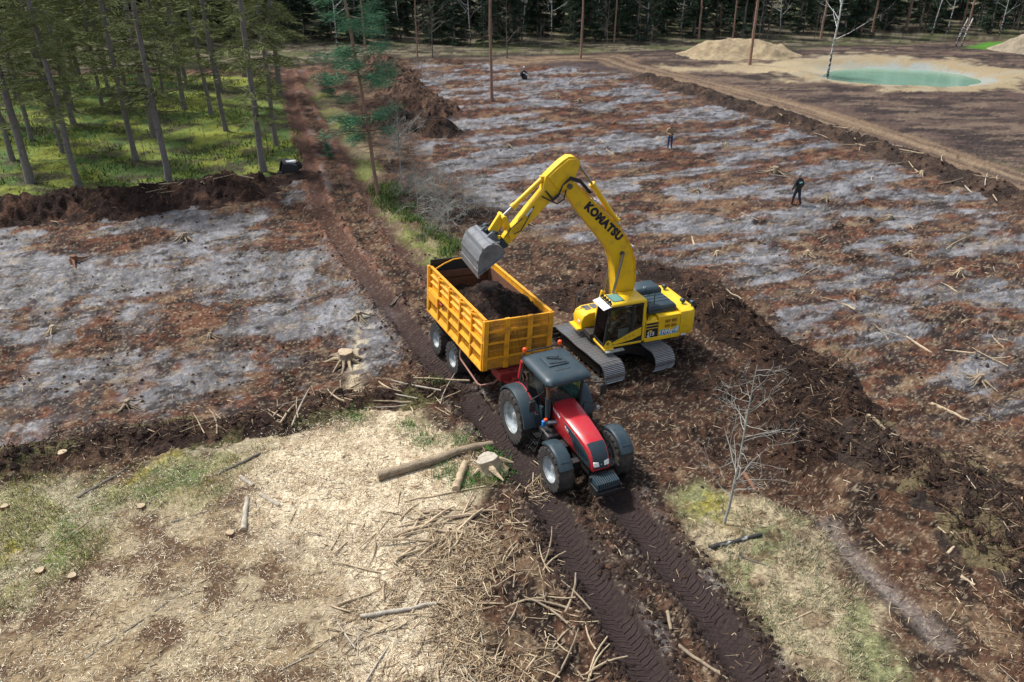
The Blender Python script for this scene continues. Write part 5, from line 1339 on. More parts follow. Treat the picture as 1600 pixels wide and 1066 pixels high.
# spare bucket lying at the forest edge
def build_spare():
    x, y = g(455, 270)
    T = empty('spare_bucket', (x, y, sh(x, y) - .05), (0, 0, R(200)))
    tag(T, 'dark spare digger bucket lying open beside the dirt track', 'bucket')
    sp = [(.50, .95), (.15, .95)] + arcpts(.0, .45, .46, 100, 270, 8) + [(.35, -.02), (.75, .12)]
    b = MB().box(-.38, -.30, -.55, .55, .5, .62).build('back_bar', M['dkbucket'], T)
    bucket_parts(b, sp, None, .70, M['dkbucket'], M['dkbucket'])
    MB().prism([(-.3, .7), (-.62, .85), (-.8, .7), (-.75, .45), (-.42, .35)], -.30, -.22).prism([(-.3, .7), (-.62, .85), (-.8, .7), (-.75, .45), (-.42, .35)], .22, .30).tube([(-.65, -.34, .68), (-.65, .34, .68)], .06, 10).build('ear', M['dkbucket'], T)
    MB().box(-.4, .25, -.2, .25, .84, .97).build('pale_bracket', M['white'], T, bevel=.02)
build_spare()

# ------------------------------------------------------------------ plants
def sticks_np(P0, P1, R0, R1, k=3):
    P0, P1 = np.asarray(P0, float), np.asarray(P1, float); N = len(P0)
    d = P1 - P0; d /= (np.linalg.norm(d, axis=1, keepdims=True) + 1e-9)
    ref = np.where(np.abs(d[:, 2:3]) > .9, np.array([[1., 0, 0]]), np.array([[0, 0, 1.]]))
    a = np.cross(d, ref); a /= np.linalg.norm(a, axis=1, keepdims=True); b = np.cross(d, a)
    t = np.arange(k) * 2 * math.pi / k
    off = a[:, None] * np.cos(t)[None, :, None] + b[:, None] * np.sin(t)[None, :, None]
    R0 = np.broadcast_to(R0, (N,)); R1 = np.broadcast_to(R1, (N,))
    V = np.concatenate([P0[:, None] + off * R0[:, None, None], P1[:, None] + off * R1[:, None, None]], 1)
    i = np.arange(k); j = (i + 1) % k
    f = np.stack([i, j, j + k, i + k], -1)
    F = (f[None] + (np.arange(N) * 2 * k)[:, None, None]).reshape(-1, 4)
    return V.reshape(-1, 3), F

def quads_np(C, A, B):
    N = len(C)
    V = np.stack([C - A - B * .55, C + A - B * .25, C + A + B * .25, C - A + B * .55], 1).reshape(-1, 3)
    return V, np.arange(N * 4).reshape(-1, 4)

def join_np(parts):
    V, F, K, n = [], [], [], 0
    for v, f, c in parts:
        V.append(v); F.append(f + n); n += len(v)
        c = np.asarray(c, float); K.append(np.tile(c, (len(v), 1)) if c.ndim == 1 else c)
    return np.concatenate(V), np.concatenate(F), np.concatenate(K)

def rnd_unit(n, r_):
    v = r_.normal(size=(n, 3)); return v / np.linalg.norm(v, axis=1, keepdims=True)

def trunk_mesh(name, h, r0, seed, n=10, bend=.12, mat=None, flare=1.35, top=.06):
    r_ = np.random.default_rng(seed); m = 14
    z = np.linspace(0, 1, m) ** 1.15 * h
    ox = np.cumsum(r_.normal(0, bend, m)) * .35; oy = np.cumsum(r_.normal(0, bend, m)) * .35
    ox -= ox[0]; oy -= oy[0]
    rad = r0 * (1 - (1 - top / r0 if r0 > top else 0) * (z / h)) ; rad[0] *= flare
    z[0] = -.25
    mb = MB().tube([(ox[i], oy[i], z[i]) for i in range(m)], list(rad), n)
    me = mb.mesh(name, 60)
    if mat: me.materials.append(mat)
    axis = lambda zz: (np.interp(zz, z, ox), np.interp(zz, z, oy))
    return me, axis

def conifer(seed, h, r0, z0, blen, nbr, nq, colA, colB, wood, droop=.25, bark=None, qs=(.32, .07), cone=.6, hi_z=13.0, dead=0, bend=.12, puff=0.0, tmin=.12):
    r_ = np.random.default_rng(seed)
    tm, ax = trunk_mesh('trunk', h, r0, seed, 10, bend, bark)
    zb = np.sort(r_.uniform(0, 1, nbr)) ** .9 * (h - z0 - .4) + z0
    az = r_.uniform(0, 2 * math.pi, nbr)
    L = blen * (1 - cone * ((zb - z0) / (h - z0)) ** 1.2) * r_.uniform(.55, 1.15, nbr)
    bx, by = ax(zb)
    P0 = np.stack([bx, by, zb], -1)
    dirv = np.stack([np.cos(az), np.sin(az), r_.uniform(-.15, .2, nbr)], -1)
    P1 = P0 + dirv * (L * .55)[:, None]
    P2 = P1 + (np.stack([np.cos(az), np.sin(az), -droop + r_.normal(0, .1, nbr)], -1)) * (L * .45)[:, None]
    parts = [(*sticks_np(P0, P1, .022 + .006 * L, .012 + .003 * L), wood), (*sticks_np(P1, P2, .012 + .003 * L, .004), wood)]
    # needle sprays
    hiq = zb > hi_z
    cnt = np.where(hiq, nq // 9, nq)
    bi = np.repeat(np.arange(nbr), cnt); n = len(bi)
    t = r_.uniform(tmin, 1.02, n) ** .8
    base = np.where((t < .55)[:, None], P0[bi] + (P1 - P0)[bi] * (t / .55)[:, None], P1[bi] + (P2 - P1)[bi] * ((t - .55) / .45)[:, None])
    side = np.stack([-np.sin(az), np.cos(az), np.zeros(nbr)], -1)[bi]
    fan = r_.normal(0, 1, n) * L[bi] * .16 * (1.15 - t * .6)
    hang = -np.abs(r_.normal(0, .10, n)) * (1 + droop)
    C = base + side * fan[:, None]; C[:, 2] += hang - .12 * np.abs(fan)
    if puff: C = C + r_.normal(0, puff, (n, 3)) * np.array([1, 1, .8])
    fwd = dirv[bi] * .8 + side * (np.sign(fan) * .9)[:, None] + rnd_unit(n, r_) * .55
    fwd[:, 2] -= droop * .6
    fwd /= np.linalg.norm(fwd, axis=1, keepdims=True)
    wv = np.cross(fwd, rnd_unit(n, r_)); wv /= np.linalg.norm(wv, axis=1, keepdims=True) + 1e-6
    sc = r_.uniform(.6, 1.4, n) * np.where(hiq[bi], 2.0, 1.0)
    V, F = quads_np(C, fwd * (qs[0] * sc)[:, None], wv * (qs[1] * sc)[:, None])
    k = np.clip(r_.normal(.5, .28, n) + .25 * (vn(C[:, 0] * .9 + 50, C[:, 2] * .9 + C[:, 1], seed) - .5), 0, 1)
    col = lerp(np.tile(np.array(colA), (n, 1)), colB, k)
    parts.append((V, F, np.repeat(col, 4, 0)))
    if dead:
        zd = r_.uniform(1.5, z0 + 2, dead); a2 = r_.uniform(0, 6.283, dead); l2 = r_.uniform(.5, 1.8, dead)
        dx, dy = ax(zd); Q0 = np.stack([dx, dy, zd], -1); Q1 = Q0 + np.stack([np.cos(a2), np.sin(a2), r_.uniform(-.4, .15, dead)], -1) * l2[:, None]
        parts.append((*sticks_np(Q0, Q1, .018, .005), wood))
    V, F, K = join_np(parts)
    cm = mesh_np('crown', V, F, False); vcol(cm, K); cm.materials.append(M['leaf'])
    return tm, cm

def bare_tree(seed, h, r0, start=.25, levels=3, spread=.8, mat=None, nch=(9, 5, 4), upw=.45, k=4, curl=.25, lenf=.42, trunk=True):
    """leafless tree: (trunk mesh, twigs mesh)"""
    r_ = np.random.default_rng(seed)
    tm, ax = trunk_mesh('trunk', h, r0, seed, 8, .05, mat, 1.2, .008)
    P0s, P1s, A0, A1 = [], [], [], []
    def grow(p, d, L, r, lv):
        n = 4; q = p
        for i in range(n):
            d = d + r_.normal(0, curl, 3) * .5; d[2] += upw * .12; d = d / np.linalg.norm(d)
            q2 = q + d * L / n
            ra, rb = r * (1 - i / n * .75), r * (1 - (i + 1) / n * .75)
            P0s.append(q); P1s.append(q2); A0.append(ra); A1.append(rb)
            if lv > 0 and i > 0:
                for _ in range(max(1, nch[min(len(nch) - 1, levels - lv + 1)] // 3)):
                    nd_ = d + r_.normal(0, .75, 3); nd_[2] += .1; nd_ /= np.linalg.norm(nd_)
                    grow(q2, nd_, L * r_.uniform(.35, .65), rb * .7, lv - 1)
            q = q2
    for i in range(nch[0]):
        t = start + (1 - start) * (i + r_.uniform(0, .8)) / nch[0]; t = min(t, .97)
        z = t * h; a = r_.uniform(0, 6.283); x, y = ax(z)
        d = np.array([math.cos(a) * spread, math.sin(a) * spread, r_.uniform(.15, .6)]); d /= np.linalg.norm(d)
        grow(np.array([float(x), float(y), z]), d, h * lenf * (1.15 - .75 * t) * r_.uniform(.7, 1.2), r0 * .42 * (1.1 - .6 * t), levels - 1)
    V, F = sticks_np(np.array(P0s), np.array(P1s), np.maximum(A0, .0035), np.maximum(A1, .003), k)
    cm = mesh_np('branches', V, F, False)
    if mat: cm.materials.append(mat)
    return tm, cm

def tree(name, tm, cm, x, y, s, rz, label, cat, group=None, cname='crown', lean=(0, 0), zoff=-.05):
    T = empty(name, (x, y, sh(x, y) + zoff), (Matrix.Rotation(lean[1], 3, 'Y') @ Matrix.Rotation(lean[0], 3, 'X') @ Matrix.Rotation(rz, 3, 'Z')).to_euler(), s)
    tag(T, label, cat, group)
    link('trunk', tm, None, T)
    if cm:
        c_ = link(cname, cm, None, T)
        if cname == 'branches': c_['kind'] = 'stuff'
    return T

# left stand of larches over moss
LA = [conifer(500 + i, 21 + i, .20 + .012 * i, 4.6 - .4 * i, 3.4, 88, 120, (.200, .215, .070), (.105, .135, .052), (.07, .057, .045), .30, M['bark'], (.24, .030), .45, 11.5, 14) for i in range(4)]
front = [(125, 295), (264, 284), (412, 267)]
mid = [(48, 286), (212, 250), (50, 222), (354, 206), (330, 180), (288, 172), (160, 166), (206, 178), (432, 228), (436, 150), (116, 196), (242, 216), (172, 148), (382, 120), (98, 240), (292, 134), (20, 252), (8, 200), (76, 160), (255, 152), (400, 168), (345, 142), (130, 140)]
labs = ['leftmost tall grey larch trunk rising straight from the soil berm', 'tall grey larch standing at the berm in the middle of the stand', 'tall grey larch nearest the spare bucket and dirt track']
for i, p in enumerate(front):
    x, y = g(*p); tree('larch_tree', *LA[i], x, y, 1.0, 1.3 * i, labs[i], 'tree', 'larches over moss')
ORD = 'first second third fourth fifth sixth seventh eighth ninth tenth eleventh twelfth thirteenth fourteenth fifteenth sixteenth seventeenth eighteenth nineteenth twentieth 21st 22nd 23rd'.split()
mid.sort()
for i, p in enumerate(mid):
    x, y = g(*p); v = LA[(i * 3 + 1) % 4]
    tree('larch_tree', *v, x, y, .74 + .09 * ((i * 7) % 5), 2.1 * i, ORD[i] + ' trunk from the left among slender larches deeper in the moss', 'tree', 'larches deeper in the moss', lean=(R(random.uniform(-2, 2)), R(random.uniform(-2.5, 2.5))))
kk = 0
for i in range(30):
    x = random.uniform(-66, -22); y = random.uniform(62, 108)
    if x > -22 - (108 - y) * .0 or (x > -.36 * y - 3): continue
    if x > -.62 * y: 
        kk += 1
        if kk > 14: continue
    tree('larch_tree', *LA[i % 4], x, y, random.uniform(.8, 1.05), random.uniform(0, 6), 'larch at the dim back of the left stand', 'tree', 'larches at the back of the stand')
# undergrowth in the moss
SAP = [bare_tree(600 + i, 3.2 + .5 * i, .028, .15, 2, .5, M['dktwig'], (8, 4, 3), .6, 3, .22, .38) for i in range(3)]
for i, p in enumerate([(120, 245), (300, 228), (230, 262), (60, 200), (180, 205), (360, 240), (395, 240), (320, 215), (150, 262), (275, 200), (420, 240), (448, 200), (20, 235), (400, 205)]):
    x, y = g(*p); tree('sapling', *SAP[i % 3], x, y, random.uniform(.5, .95), i * 1.7, 'thin leafless sapling on the moss under the larches', 'sapling', 'saplings on the moss', 'branches')

# lone green pine by the track
PG = conifer(700, 16.5, .125, 3.6, 2.7, 58, 420, (.13, .29, .155), (.06, .17, .09), (.16, .11, .08), -.05, M['pinebark'], (.11, .020), .1, 30, 14, .12, puff=.20, tmin=.35)
x, y = g(592, 305)
tree('pine_tree', *PG, x, y, 1.0, 2.2, 'lone green pine with thin orange trunk beside the dirt track', 'tree', lean=(0, R(-6)))
PS = conifer(705, 3.4, .05, .5, 1.1, 30, 130, (.11, .28, .15), (.05, .15, .08), (.10, .07, .05), .15, M['pinebark'], (.10, .02), .5, 30, puff=.10)
for p, s, lb in (((512, 246), .42, 'tiny pine seedling standing between the wheel ruts'), ((512, 150), .8, 'young green pine behind the lone pine')):
    x, y = g(*p); tree('young_pine', *PS, x, y, s, p[0], lb, 'tree')
# bare trees near the track and in the field
B1 = bare_tree(801, 5.4, .045, .20, 3, .9, M['twig'], (24, 6, 5), .3, 4, .34, .25)
x, y = g(1132, 817); tree('bare_sapling', *B1, x, y, 1.0, .6, 'leafless grey sapling with spreading twigs in front of the excavator', 'tree', cname='branches')
B2 = bare_tree(802, 6.5, .06, .3, 3, .6, M['twig'], (11, 6, 4), .6, 4, .25, .40)
x, y = g(628, 303); tree('bare_sapling', *B2, x, y, .95, 2.6, 'thin leafless tree just right of the lone pine', 'tree', cname='branches')
B3 = bare_tree(803, 2.0, .028, .05, 3, 1.3, M['twig'], (20, 6, 6), .10, 3, .38, .80)
for i, (p, s, lb) in enumerate((((655, 345), 1.2, 'tangle of grey leafless twigs left of the bucket'), ((700, 348), 1.3, 'leafless twig bush beside the raised bucket'), ((680, 316), 1.1, 'smaller grey twig tangle above the bucket'), ((725, 330), 1.1, 'grey twig tangle touching the field right of the bucket'), ((640, 312), .9, 'twig bush right beside the thin leafless tree'), ((640, 235), 1.1, 'grey twig bush on the slope of the dark mound'), ((612, 250), .9, 'grey twig bush between lone pine and dark mound'), ((660, 130), 1.1, 'twiggy bush lying against the rust brown heap'), ((700, 375), .9, 'low twig bush at the rear of the trailer'))):
    x, y = g(*p); tree('twig_bush', *B3, x, y, s, i * 1.9, lb, 'bush', cname='branches', zoff=-.1)
# standing trunks in the clearing
PT = [conifer(720 + i, 20, .17, 12.5, 2.2, 26, 40, (.035, .075, .038), (.018, .045, .024), (.10, .07, .05), .1, M['pinebark'], (.3, .08), .3, 13, 12, .10) for i in range(2)]
for i, (p, s, lb) in enumerate((((769, 158), .95, 'bare straight pine trunk at the left of the big field'), ((1171, 101), 1.05, 'bare reddish pine trunk in front of the big sand pile'), ((907, 90), .85, 'bare pine trunk on the bend of the haul road'), ((653, 94), .6, 'thin pine trunk by the rust brown heap'))):
    x, y = g(*p); tree('pine_tree', *PT[i % 2], x, y, s, i * 1.3, lb, 'tree')
BI = [bare_tree(740 + i, 13 + i, .11, .25, 3, .5, M['birch'], (13, 5, 4), .9, 4, .18, .26) for i in range(3)]
x, y = g(1293, 119); tree('birch_tree', *BI[0], x, y, 1.15, .4, 'forked white birch standing at the near edge of the pond', 'tree', cname='branches', lean=(0, R(1.5)))
x, y = g(1294, 113); 
DE = [bare_tree(750 + i, 7.5, .09, .25, 3, .85, M['dktwig'], (13, 6, 4), .6, 3, .25, .40) for i in range(3)]
for i, (p, s, lb) in enumerate((((792, 90), .95, 'mossy bare tree on the far edge of the field'), ((676, 91), 1.0, 'bare deciduous tree on the far edge beside the thin pine'))):
    x, y = g(*p); tree('bare_tree', *DE[i], x, y, s, i * 2, lb, 'tree', cname='branches')
# far wood
SPR = [conifer(760 + i, 15 + 2 * i, .17, .5, 2.9, 120, 72, (.055, .085, .045), (.022, .042, .026), (.08, .066, .054), .25, M['bark'], (.34, .07), .75, 9.0, 0) for i in range(3)]
def edge_y(x):     # the line where the far wood begins
    return float(np.interp(x, [-90, -40, -16, 20, 45, 95], [112, 113, 114, 116, 121, 132]))
cnt = 0
for row in range(7):
    yo = 7 + row * 7.0
    xs = np.arange(-105, 125, 4.4)
    for x in xs:
        x = x + random.uniform(-1.6, 1.6); y = edge_y(x) + yo + random.uniform(-2.4, 2.4)
        if abs(x) > .70 * y + 9: continue
        if row == 0 and random.random() < .35: continue
        cnt += 1
        if cnt > 215: continue
        tree('spruce_tree', *SPR[cnt % 3], x, y, random.uniform(.75, 1.15), random.uniform(0, 6), 'dark dense spruce in the wood behind the clearing', 'tree', 'dark spruces of the far wood')
for i in range(70):
    x = random.uniform(-82, 92); y = edge_y(x) + random.uniform(1, 16)
    k = random.random()
    if k < .45: tree('pine_tree', *PT[i % 2], x, y, random.uniform(.7, 1.05), random.uniform(0, 6), 'tall bare pine trunk along the edge of the far wood', 'tree', 'pine trunks of the far wood')
    elif k < .72: tree('birch_tree', *BI[i % 3], x, y, random.uniform(.7, 1.0), random.uniform(0, 6), 'slim white birch along the edge of the far wood', 'tree', 'birches of the far wood', cname='branches', lean=(R(random.uniform(-4, 4)), R(random.uniform(-6, 6))))
    else: tree('bare_tree', *DE[i % 3], x, y, random.uniform(.6, 1.1), random.uniform(0, 6), 'bare twiggy tree along the edge of the far wood', 'tree', 'bare trees of the far wood', cname='branches')
for p, s, r_ in (((527, 73), .9, 0), ((560, 60), 1.0, 0), ((1010, 62), .95, 1), ((930, 62), .9, 2), ((862, 62), .9, 1), ((1075, 45), 1.0, 0), ((1345, 50), 1.0, 2), ((1255, 50), .9, 1), ((1523, 40), 1.0, 0), ((1580, 44), 1.05, 1), ((1480, 52), .9, 2), ((1190, 45), .95, 0), ((735, 70), .8, 2)):
    x, y = g(*p); tree('birch_tree', *BI[r_], x, y, s, p[0], 'slim white birch along the edge of the far wood', 'tree', 'birches of the far wood', cname='branches', lean=(0, R((p[0] % 7) - 2)))
for i in range(90):
    x = random.uniform(-80, 90); y = edge_y(x) + random.uniform(-2.5, 9)
    tree('sapling', *SAP[i % 3], x, y, random.uniform(.6, 1.3), random.uniform(0, 6), 'thin leafless sapling along the edge of the far wood', 'sapling', 'saplings of the far wood', 'branches')
# two pale leaning poles by the lawn
for i, (a, b, lb) in enumerate((((1493, 72), (-.9, 1.6), 'pale birch pole leaning by the lawn, left one'), ((1502, 72), (-1.2, 1.4), 'pale birch pole leaning by the lawn, right one'))):
    x, y = g(*a)
    o = MB().tube([(0, 0, -.3), (.12, .1, 1.6), (.55, .2, 3.8)], [.13, .12, .10], 9).build('leaning_pole', M['birch'], None, smooth=50)
    o.location = (x, y, sh(x, y)); o.rotation_euler = (0, R(6 + 3 * i), R(20 * i)); tag(o, lb, 'pole')

# ------------------------------------------------------------------ stumps, logs and sticks
def root_tube(mb, p, az, L, r, seed, drop=.0, rise=.0):
    r_ = random.Random(seed); pts, rad = [], []
    x, y, z = p
    for i in range(6):
        t = i / 5
        a = az + r_.uniform(-.25, .25)
        pts.append((x, y, z)); rad.append(r * (1 - .8 * t))
        x += math.cos(a) * L / 5; y += math.sin(a) * L / 5; z = p[2] * (1 - t) ** 1.6 + rise * t * t - .03 * t
    mb.tube(pts, rad, 6)

def stump(name, px, py, r, h, nroot, seed, label, mat='bough', cut='cut', rl=.9, tilt=(0, 0)):
    x, y = g(px, py); T = empty(name, (x, y, sh(x, y) - .04), (tilt[0], tilt[1], seed))
    tag(T, label, 'stump')
    n = 16; r_ = random.Random(seed); secs = []
    for z, f_ in ((-.1, 1.55), (.0, 1.35), (h * .35, 1.08), (h * .8, .98), (h, .96)):
        secs.append([(r * f_ * (1 + .10 * math.sin(3 * a + seed) + .05 * math.sin(7 * a)) * math.cos(a), r * f_ * (1 + .10 * math.sin(3 * a + seed) + .05 * math.sin(7 * a)) * math.sin(a), z + (.05 * r * math.cos(a) if z == h else 0)) for a in [2 * math.pi * k / n for k in range(n)]])
    b = MB().loft(secs).build('bole', M[mat], T, smooth=50)
    MB().loft([[(p[0] * .99, p[1] * .99, p[2] + .004) for p in secs[-1]], [(p[0] * .94, p[1] * .94, p[2] + .018) for p in secs[-1]]]).build('cut_face', M[cut], b)
    for k in range(nroot):
        a = 2 * math.pi * (k + r_.uniform(-.2, .2)) / nroot
        mb = MB(); root_tube(mb, (r * .85 * math.cos(a), r * .85 * math.sin(a), h * .45), a + r_.uniform(-.2, .2), rl * r_.uniform(.45, 1.25), r * r_.uniform(.18, .34), seed + k)
        mb.build('root', M['wood'] if r_.random() < .6 else M[mat], T, smooth=50)
    return T
stump('tree_stump', 541, 566, .30, .50, 11, 3, 'big pale stump with spread roots left of the trailer', rl=.85)
stump('tree_stump', 765, 732, .36, .40, 5, 5, 'weathered grey stump in grass beside the tractor front wheel', 'wood', 'cutgrey', .6, (R(12), R(-6)))
for i, (px, py, r, h, lb) in enumerate(((65, 898, .12, .13, 'small fresh stump at lower left, the left one of two'), (115, 906, .115, .13, 'small fresh stump at lower left, the right one of two'), (222, 797, .12, .12, 'reddish stump on the mossy strip at left'), (361, 838, .12, .12, 'small stump next to the short upright pale log'), (10, 798, .11, .12, 'small pale stump at the left photo edge'), (102, 722, .15, .2, 'torn pale stump in the low brown ridge at left'))):
    stump('tree_stump', px, py, r, h, 3, 20 + i, lb, 'rust', 'wood', rl=.25)

def root_clump_mesh(seed):
    mb = MB(); r_ = random.Random(seed)
    for k in range(9):
        a = r_.uniform(0, 6.28); L = r_.uniform(.3, .9)
        root_tube(mb, (0, 0, r_.uniform(.12, .32)), a, L, r_.uniform(.03, .07), seed * 31 + k, rise=r_.uniform(-.05, .25))
    mb.tube([(0, 0, -.1), (.02, .03, .15), (.03, 0, .36)], [.16, .15, .11], 8)
    return mb.mesh('root_stump', 50)
RC = [root_clump_mesh(k) for k in range(4)]
for m_, k in zip(RC, ('bough', 'wood', 'bough', 'rust')): m_.materials.append(M[k])
spots = [(1210, 272, 1.5), (1440, 275, 1.0), (1290, 315, .9), (1350, 322, 1.0), (1390, 345, .9), (1135, 228, .8), (1182, 221, .7), (960, 195, .8), (850, 190, .9), (872, 152, .9), (905, 158, 1.0), (1000, 250, .8), (1090, 300, .8), (1500, 430, 1.0), (1420, 400, .8), (1330, 470, .9), (1530, 600, 1.0), (1120, 400, .8), (560, 500, 1.0), (115, 410, 1.3), (290, 372, 1.2), (85, 520, .9), (200, 640, .8), (385, 330, .9), (330, 530, .7), (820, 350, .9), (930, 240, .7), (1010, 330, .7), (795, 230, .8), (1260, 400, .8)]
for i, (px, py, s) in enumerate(spots):
    x, y = g(px, py); o = link('root_stump', RC[i % 4], None, None, (x, y, sh(x, y) - .03), (0, 0, i * 1.7), s)
    left = px < 650
    tag(o, 'torn root clump left on the grey field at left' if left else 'torn root clump left on the big cleared field', 'root clump', 'root clumps on the left field' if left else 'root clumps on the big field')

def log(name, a, b, r, label, mat='bough', cut='cut', cat='log', lift=0.0, r1=None, bend=.03, n=9, seed=0):
    (ax, ay), (bx, by) = g(*a), g(*b); L = math.hypot(bx - ax, by - ay)
    r_ = random.Random(seed + int(a[0])); m = 7; pts = []; rad = []
    for i in range(m):
        t = i / (m - 1); x = ax + (bx - ax) * t; y = ay + (by - ay) * t
        pts.append((x + r_.uniform(-1, 1) * bend * L * .5, y + r_.uniform(-1, 1) * bend * L * .5, sh(x, y) * .5 + r * .75 + lift)); rad.append(((1 - t) * r + t * (r1 or r * .8)) * r_.uniform(.92, 1.08))
    c = pts[0]; pts = [(p[0] - c[0], p[1] - c[1], p[2] - c[2]) for p in pts]
    T = MB().tube(pts, rad, n).build(name, M[mat], None, smooth=50)
    T.location = c; tag(T, label, cat)
    if cut:
        for e, q in ((0, 1), (-1, -2)):
            d = (Vector(pts[e]) - Vector(pts[q])).normalized()
            MB().tube([Vector(pts[e]) - d * .01, Vector(pts[e]) + d * .006], rad[e] * .93, n).build('cut_end', M[cut], T)
    return T
log('fallen_log', (590, 750), (772, 696), .17, 'long weathered log lying from the wood chips to the ruts', seed=1, r1=.11)
log('short_log', (712, 768), (727, 727), .13, 'short thick log end lying beside the grey stump', 'wood', seed=2)
log('short_log', (381, 831), (387, 784), .085, 'short pale log lying upright in the picture on wood chips', 'cutgrey', seed=3)
log('short_log', (408, 776), (437, 794), .07, 'short stubby pale log right of the upright one', 'cutgrey', seed=4)
log('short_log', (376, 748), (396, 762), .07, 'short pale log piece above the stubby one', 'cutgrey', seed=5)
log('long_branch', (563, 966), (682, 944), .06, 'long pale bare branch on the wood chips at bottom centre', 'cutgrey', seed=6)
log('long_branch', (-10, 925), (268, 728), .030, 'long thin straight pole crossing the mossy strip at left', 'bough', None, 'branch', seed=7, bend=.006)
log('long_branch', (135, 1032), (292, 924), .025, 'thin dark branch on brown litter at lower left', 'dktwig', None, 'branch', seed=8, bend=.02)
log('long_branch', (122, 783), (205, 733), .06, 'dark branch lying on yellow moss at left', 'dktwig', None, 'branch', seed=9)
log('long_branch', (338, 747), (408, 711), .06, 'branch at the right end of the mossy strip', 'dktwig', None, 'branch', seed=10)
log('long_branch', (268, 820), (372, 788), .035, 'thin bent branch left of the upright pale log', 'dktwig', None, 'branch', seed=11)
log('long_branch', (632, 785), (760, 760), .035, 'thin stick across the chips below the fallen log', 'wood', None, 'branch', seed=12)
log('birch_branch', (1108, 858), (1190, 838), .07, 'white birch branch on the dry grass below the bare sapling', 'birch', None, 'branch', seed=13)
log('long_branch', (1135, 862), (1195, 885), .03, 'mossy stick beside the white birch branch', 'dktwig', None, 'branch', seed=14)
log('short_log', (1352, 668), (1386, 712), .07, 'dead brown log poking from the brown sod heap', 'bough', seed=15, lift=.30)
log('long_branch', (1455, 634), (1512, 662), .07, 'long split pale plank on the big field at right', 'wood', None, 'branch', seed=16)
log('long_branch', (1150, 520), (1128, 508), .03, 'forked pale root sticking from the dug ridge', 'wood', None, 'branch', seed=17, lift=1.1)
log('short_log', (1165, 735), (1180, 770), .08, 'reddish torn root right of the bare sapling', 'rust', seed=18)
log('long_branch', (1060, 1010), (1135, 1064), .045, 'brown stick lying between the ruts at the bottom', 'bough', None, 'branch', seed=19)
log('short_log', (1043, 958), (1048, 985), .05, 'short brown stick standing in mud between the ruts', 'bough', seed=20)
log('long_branch', (1218, 978), (1268, 958), .03, 'pale forked twig on the dry grass at lower right', 'wood', None, 'branch', seed=21)
log('long_branch', (1480, 868), (1500, 850), .045, 'pale splinter on the brown ground at right', 'cut', None, 'branch', seed=22)
log('long_branch', (1500, 905), (1522, 918), .05, 'pale wedge of wood on the brown ground at far right', 'cut', None, 'branch', seed=23)
log('long_branch', (610, 478), (628, 463), .05, 'dark stick lying on the dirt track behind the trailer', 'dktwig', None, 'branch', seed=24)
log('long_branch', (690, 335), (720, 322), .06, 'pale broken branch among the twig tangles', 'cut', None, 'branch', seed=25, lift=.3)

def stick_mesh(seed, L, r):
    r_ = random.Random(seed); pts = []; 
    b = r_.uniform(-.14, .14); c = r_.uniform(-.18, .18)
    for i in range(5):
        t = i / 4 - .5; pts.append((t * L, b * L * (.25 - t * t) * 2 + c * L * t ** 3, .01 * r_.uniform(-1, 1) + r))
    return MB().tube(pts, [r * .9, r, r * .95, r * .8, r * .55], 5).mesh('stick', 50)
STK = [stick_mesh(900 + k, .7 + .22 * (k % 6), .016 + .006 * (k % 4)) for k in range(12)]
for k, m_ in enumerate(STK): m_.materials.append(M[('wood', 'cut', 'wood', 'bough', 'cutgrey', 'wood')[k % 6]])
def scatter_sticks(n, pxpoly, label, group, pref=None, seed=0, smin=.6, smax=1.3, dirs=None):
    r_ = random.Random(seed); xs = [p[0] for p in pxpoly]; ys = [p[1] for p in pxpoly]; poly = pxpoly; k = 0; t = 0
    while k < n and t < n * 30:
        t += 1
        px, py = r_.uniform(min(xs), max(xs)), r_.uniform(min(ys), max(ys))
        if sdpoly(np.array([px]), np.array([py]), poly)[0] > 0: continue
        x, y = g(px, py); m_ = STK[r_.choice(pref) if pref else r_.randrange(12)]
        az = r_.uniform(0, math.pi) if dirs is None else r_.gauss(dirs, .5)
        o = link('stick', m_, None, None, (x, y, sh(x, y) + .01), (r_.uniform(-.06, .06), r_.uniform(-.16, .16), az), r_.uniform(smin, smax))
        tag(o, label, 'stick', group); k += 1
scatter_sticks(105, [(420, 790), (640, 770), (800, 800), (860, 1060), (420, 1060), (560, 920)], 'pale broken stick among the wood chips in the foreground', 'sticks on the wood chips', seed=31, smin=.4, smax=.95)
scatter_sticks(46, [(640, 800), (740, 790), (780, 870), (700, 900), (620, 860)], 'pale stick in the thick jumble right of the chips', 'sticks in the jumble', [0, 1, 2, 5, 6, 7, 8], 32, .8, 1.5, .5)
scatter_sticks(45, [(560, 590), (700, 600), (730, 650), (560, 640), (430, 670), (300, 690), (300, 672), (480, 640)], 'stick lying along the low brown ridge', 'sticks on the low ridge', seed=33)
scatter_sticks(34, [(770, 800), (850, 800), (960, 1060), (860, 1060)], 'brown stick on the muddy bank left of the ruts', 'sticks on the rut bank', [2, 3, 9, 0], 34)
scatter_sticks(36, [(1030, 125), (1250, 185), (1600, 310), (1600, 330), (1250, 205), (1030, 135)], 'pale stick on the soil ridge by the haul road', 'sticks on the ridge', seed=35, smin=1.0, smax=1.8)
scatter_sticks(22, [(1250, 800), (1600, 760), (1600, 1060), (1420, 1060)], 'small pale stick on the brown ground at lower right', 'sticks at lower right', seed=36, smin=.25, smax=.55)
scatter_sticks(34, [(-20, 320), (350, 285), (400, 300), (-20, 355)], 'stick jutting from the long peat berm', 'sticks on the peat berm', seed=37, smin=.8, smax=1.6)
scatter_sticks(40, [(700, 200), (1000, 140), (1560, 330), (1560, 620), (1250, 480), (900, 330)], 'pale stick lying on the big cleared field', 'sticks on the big field', seed=38, smin=.8, smax=1.6)

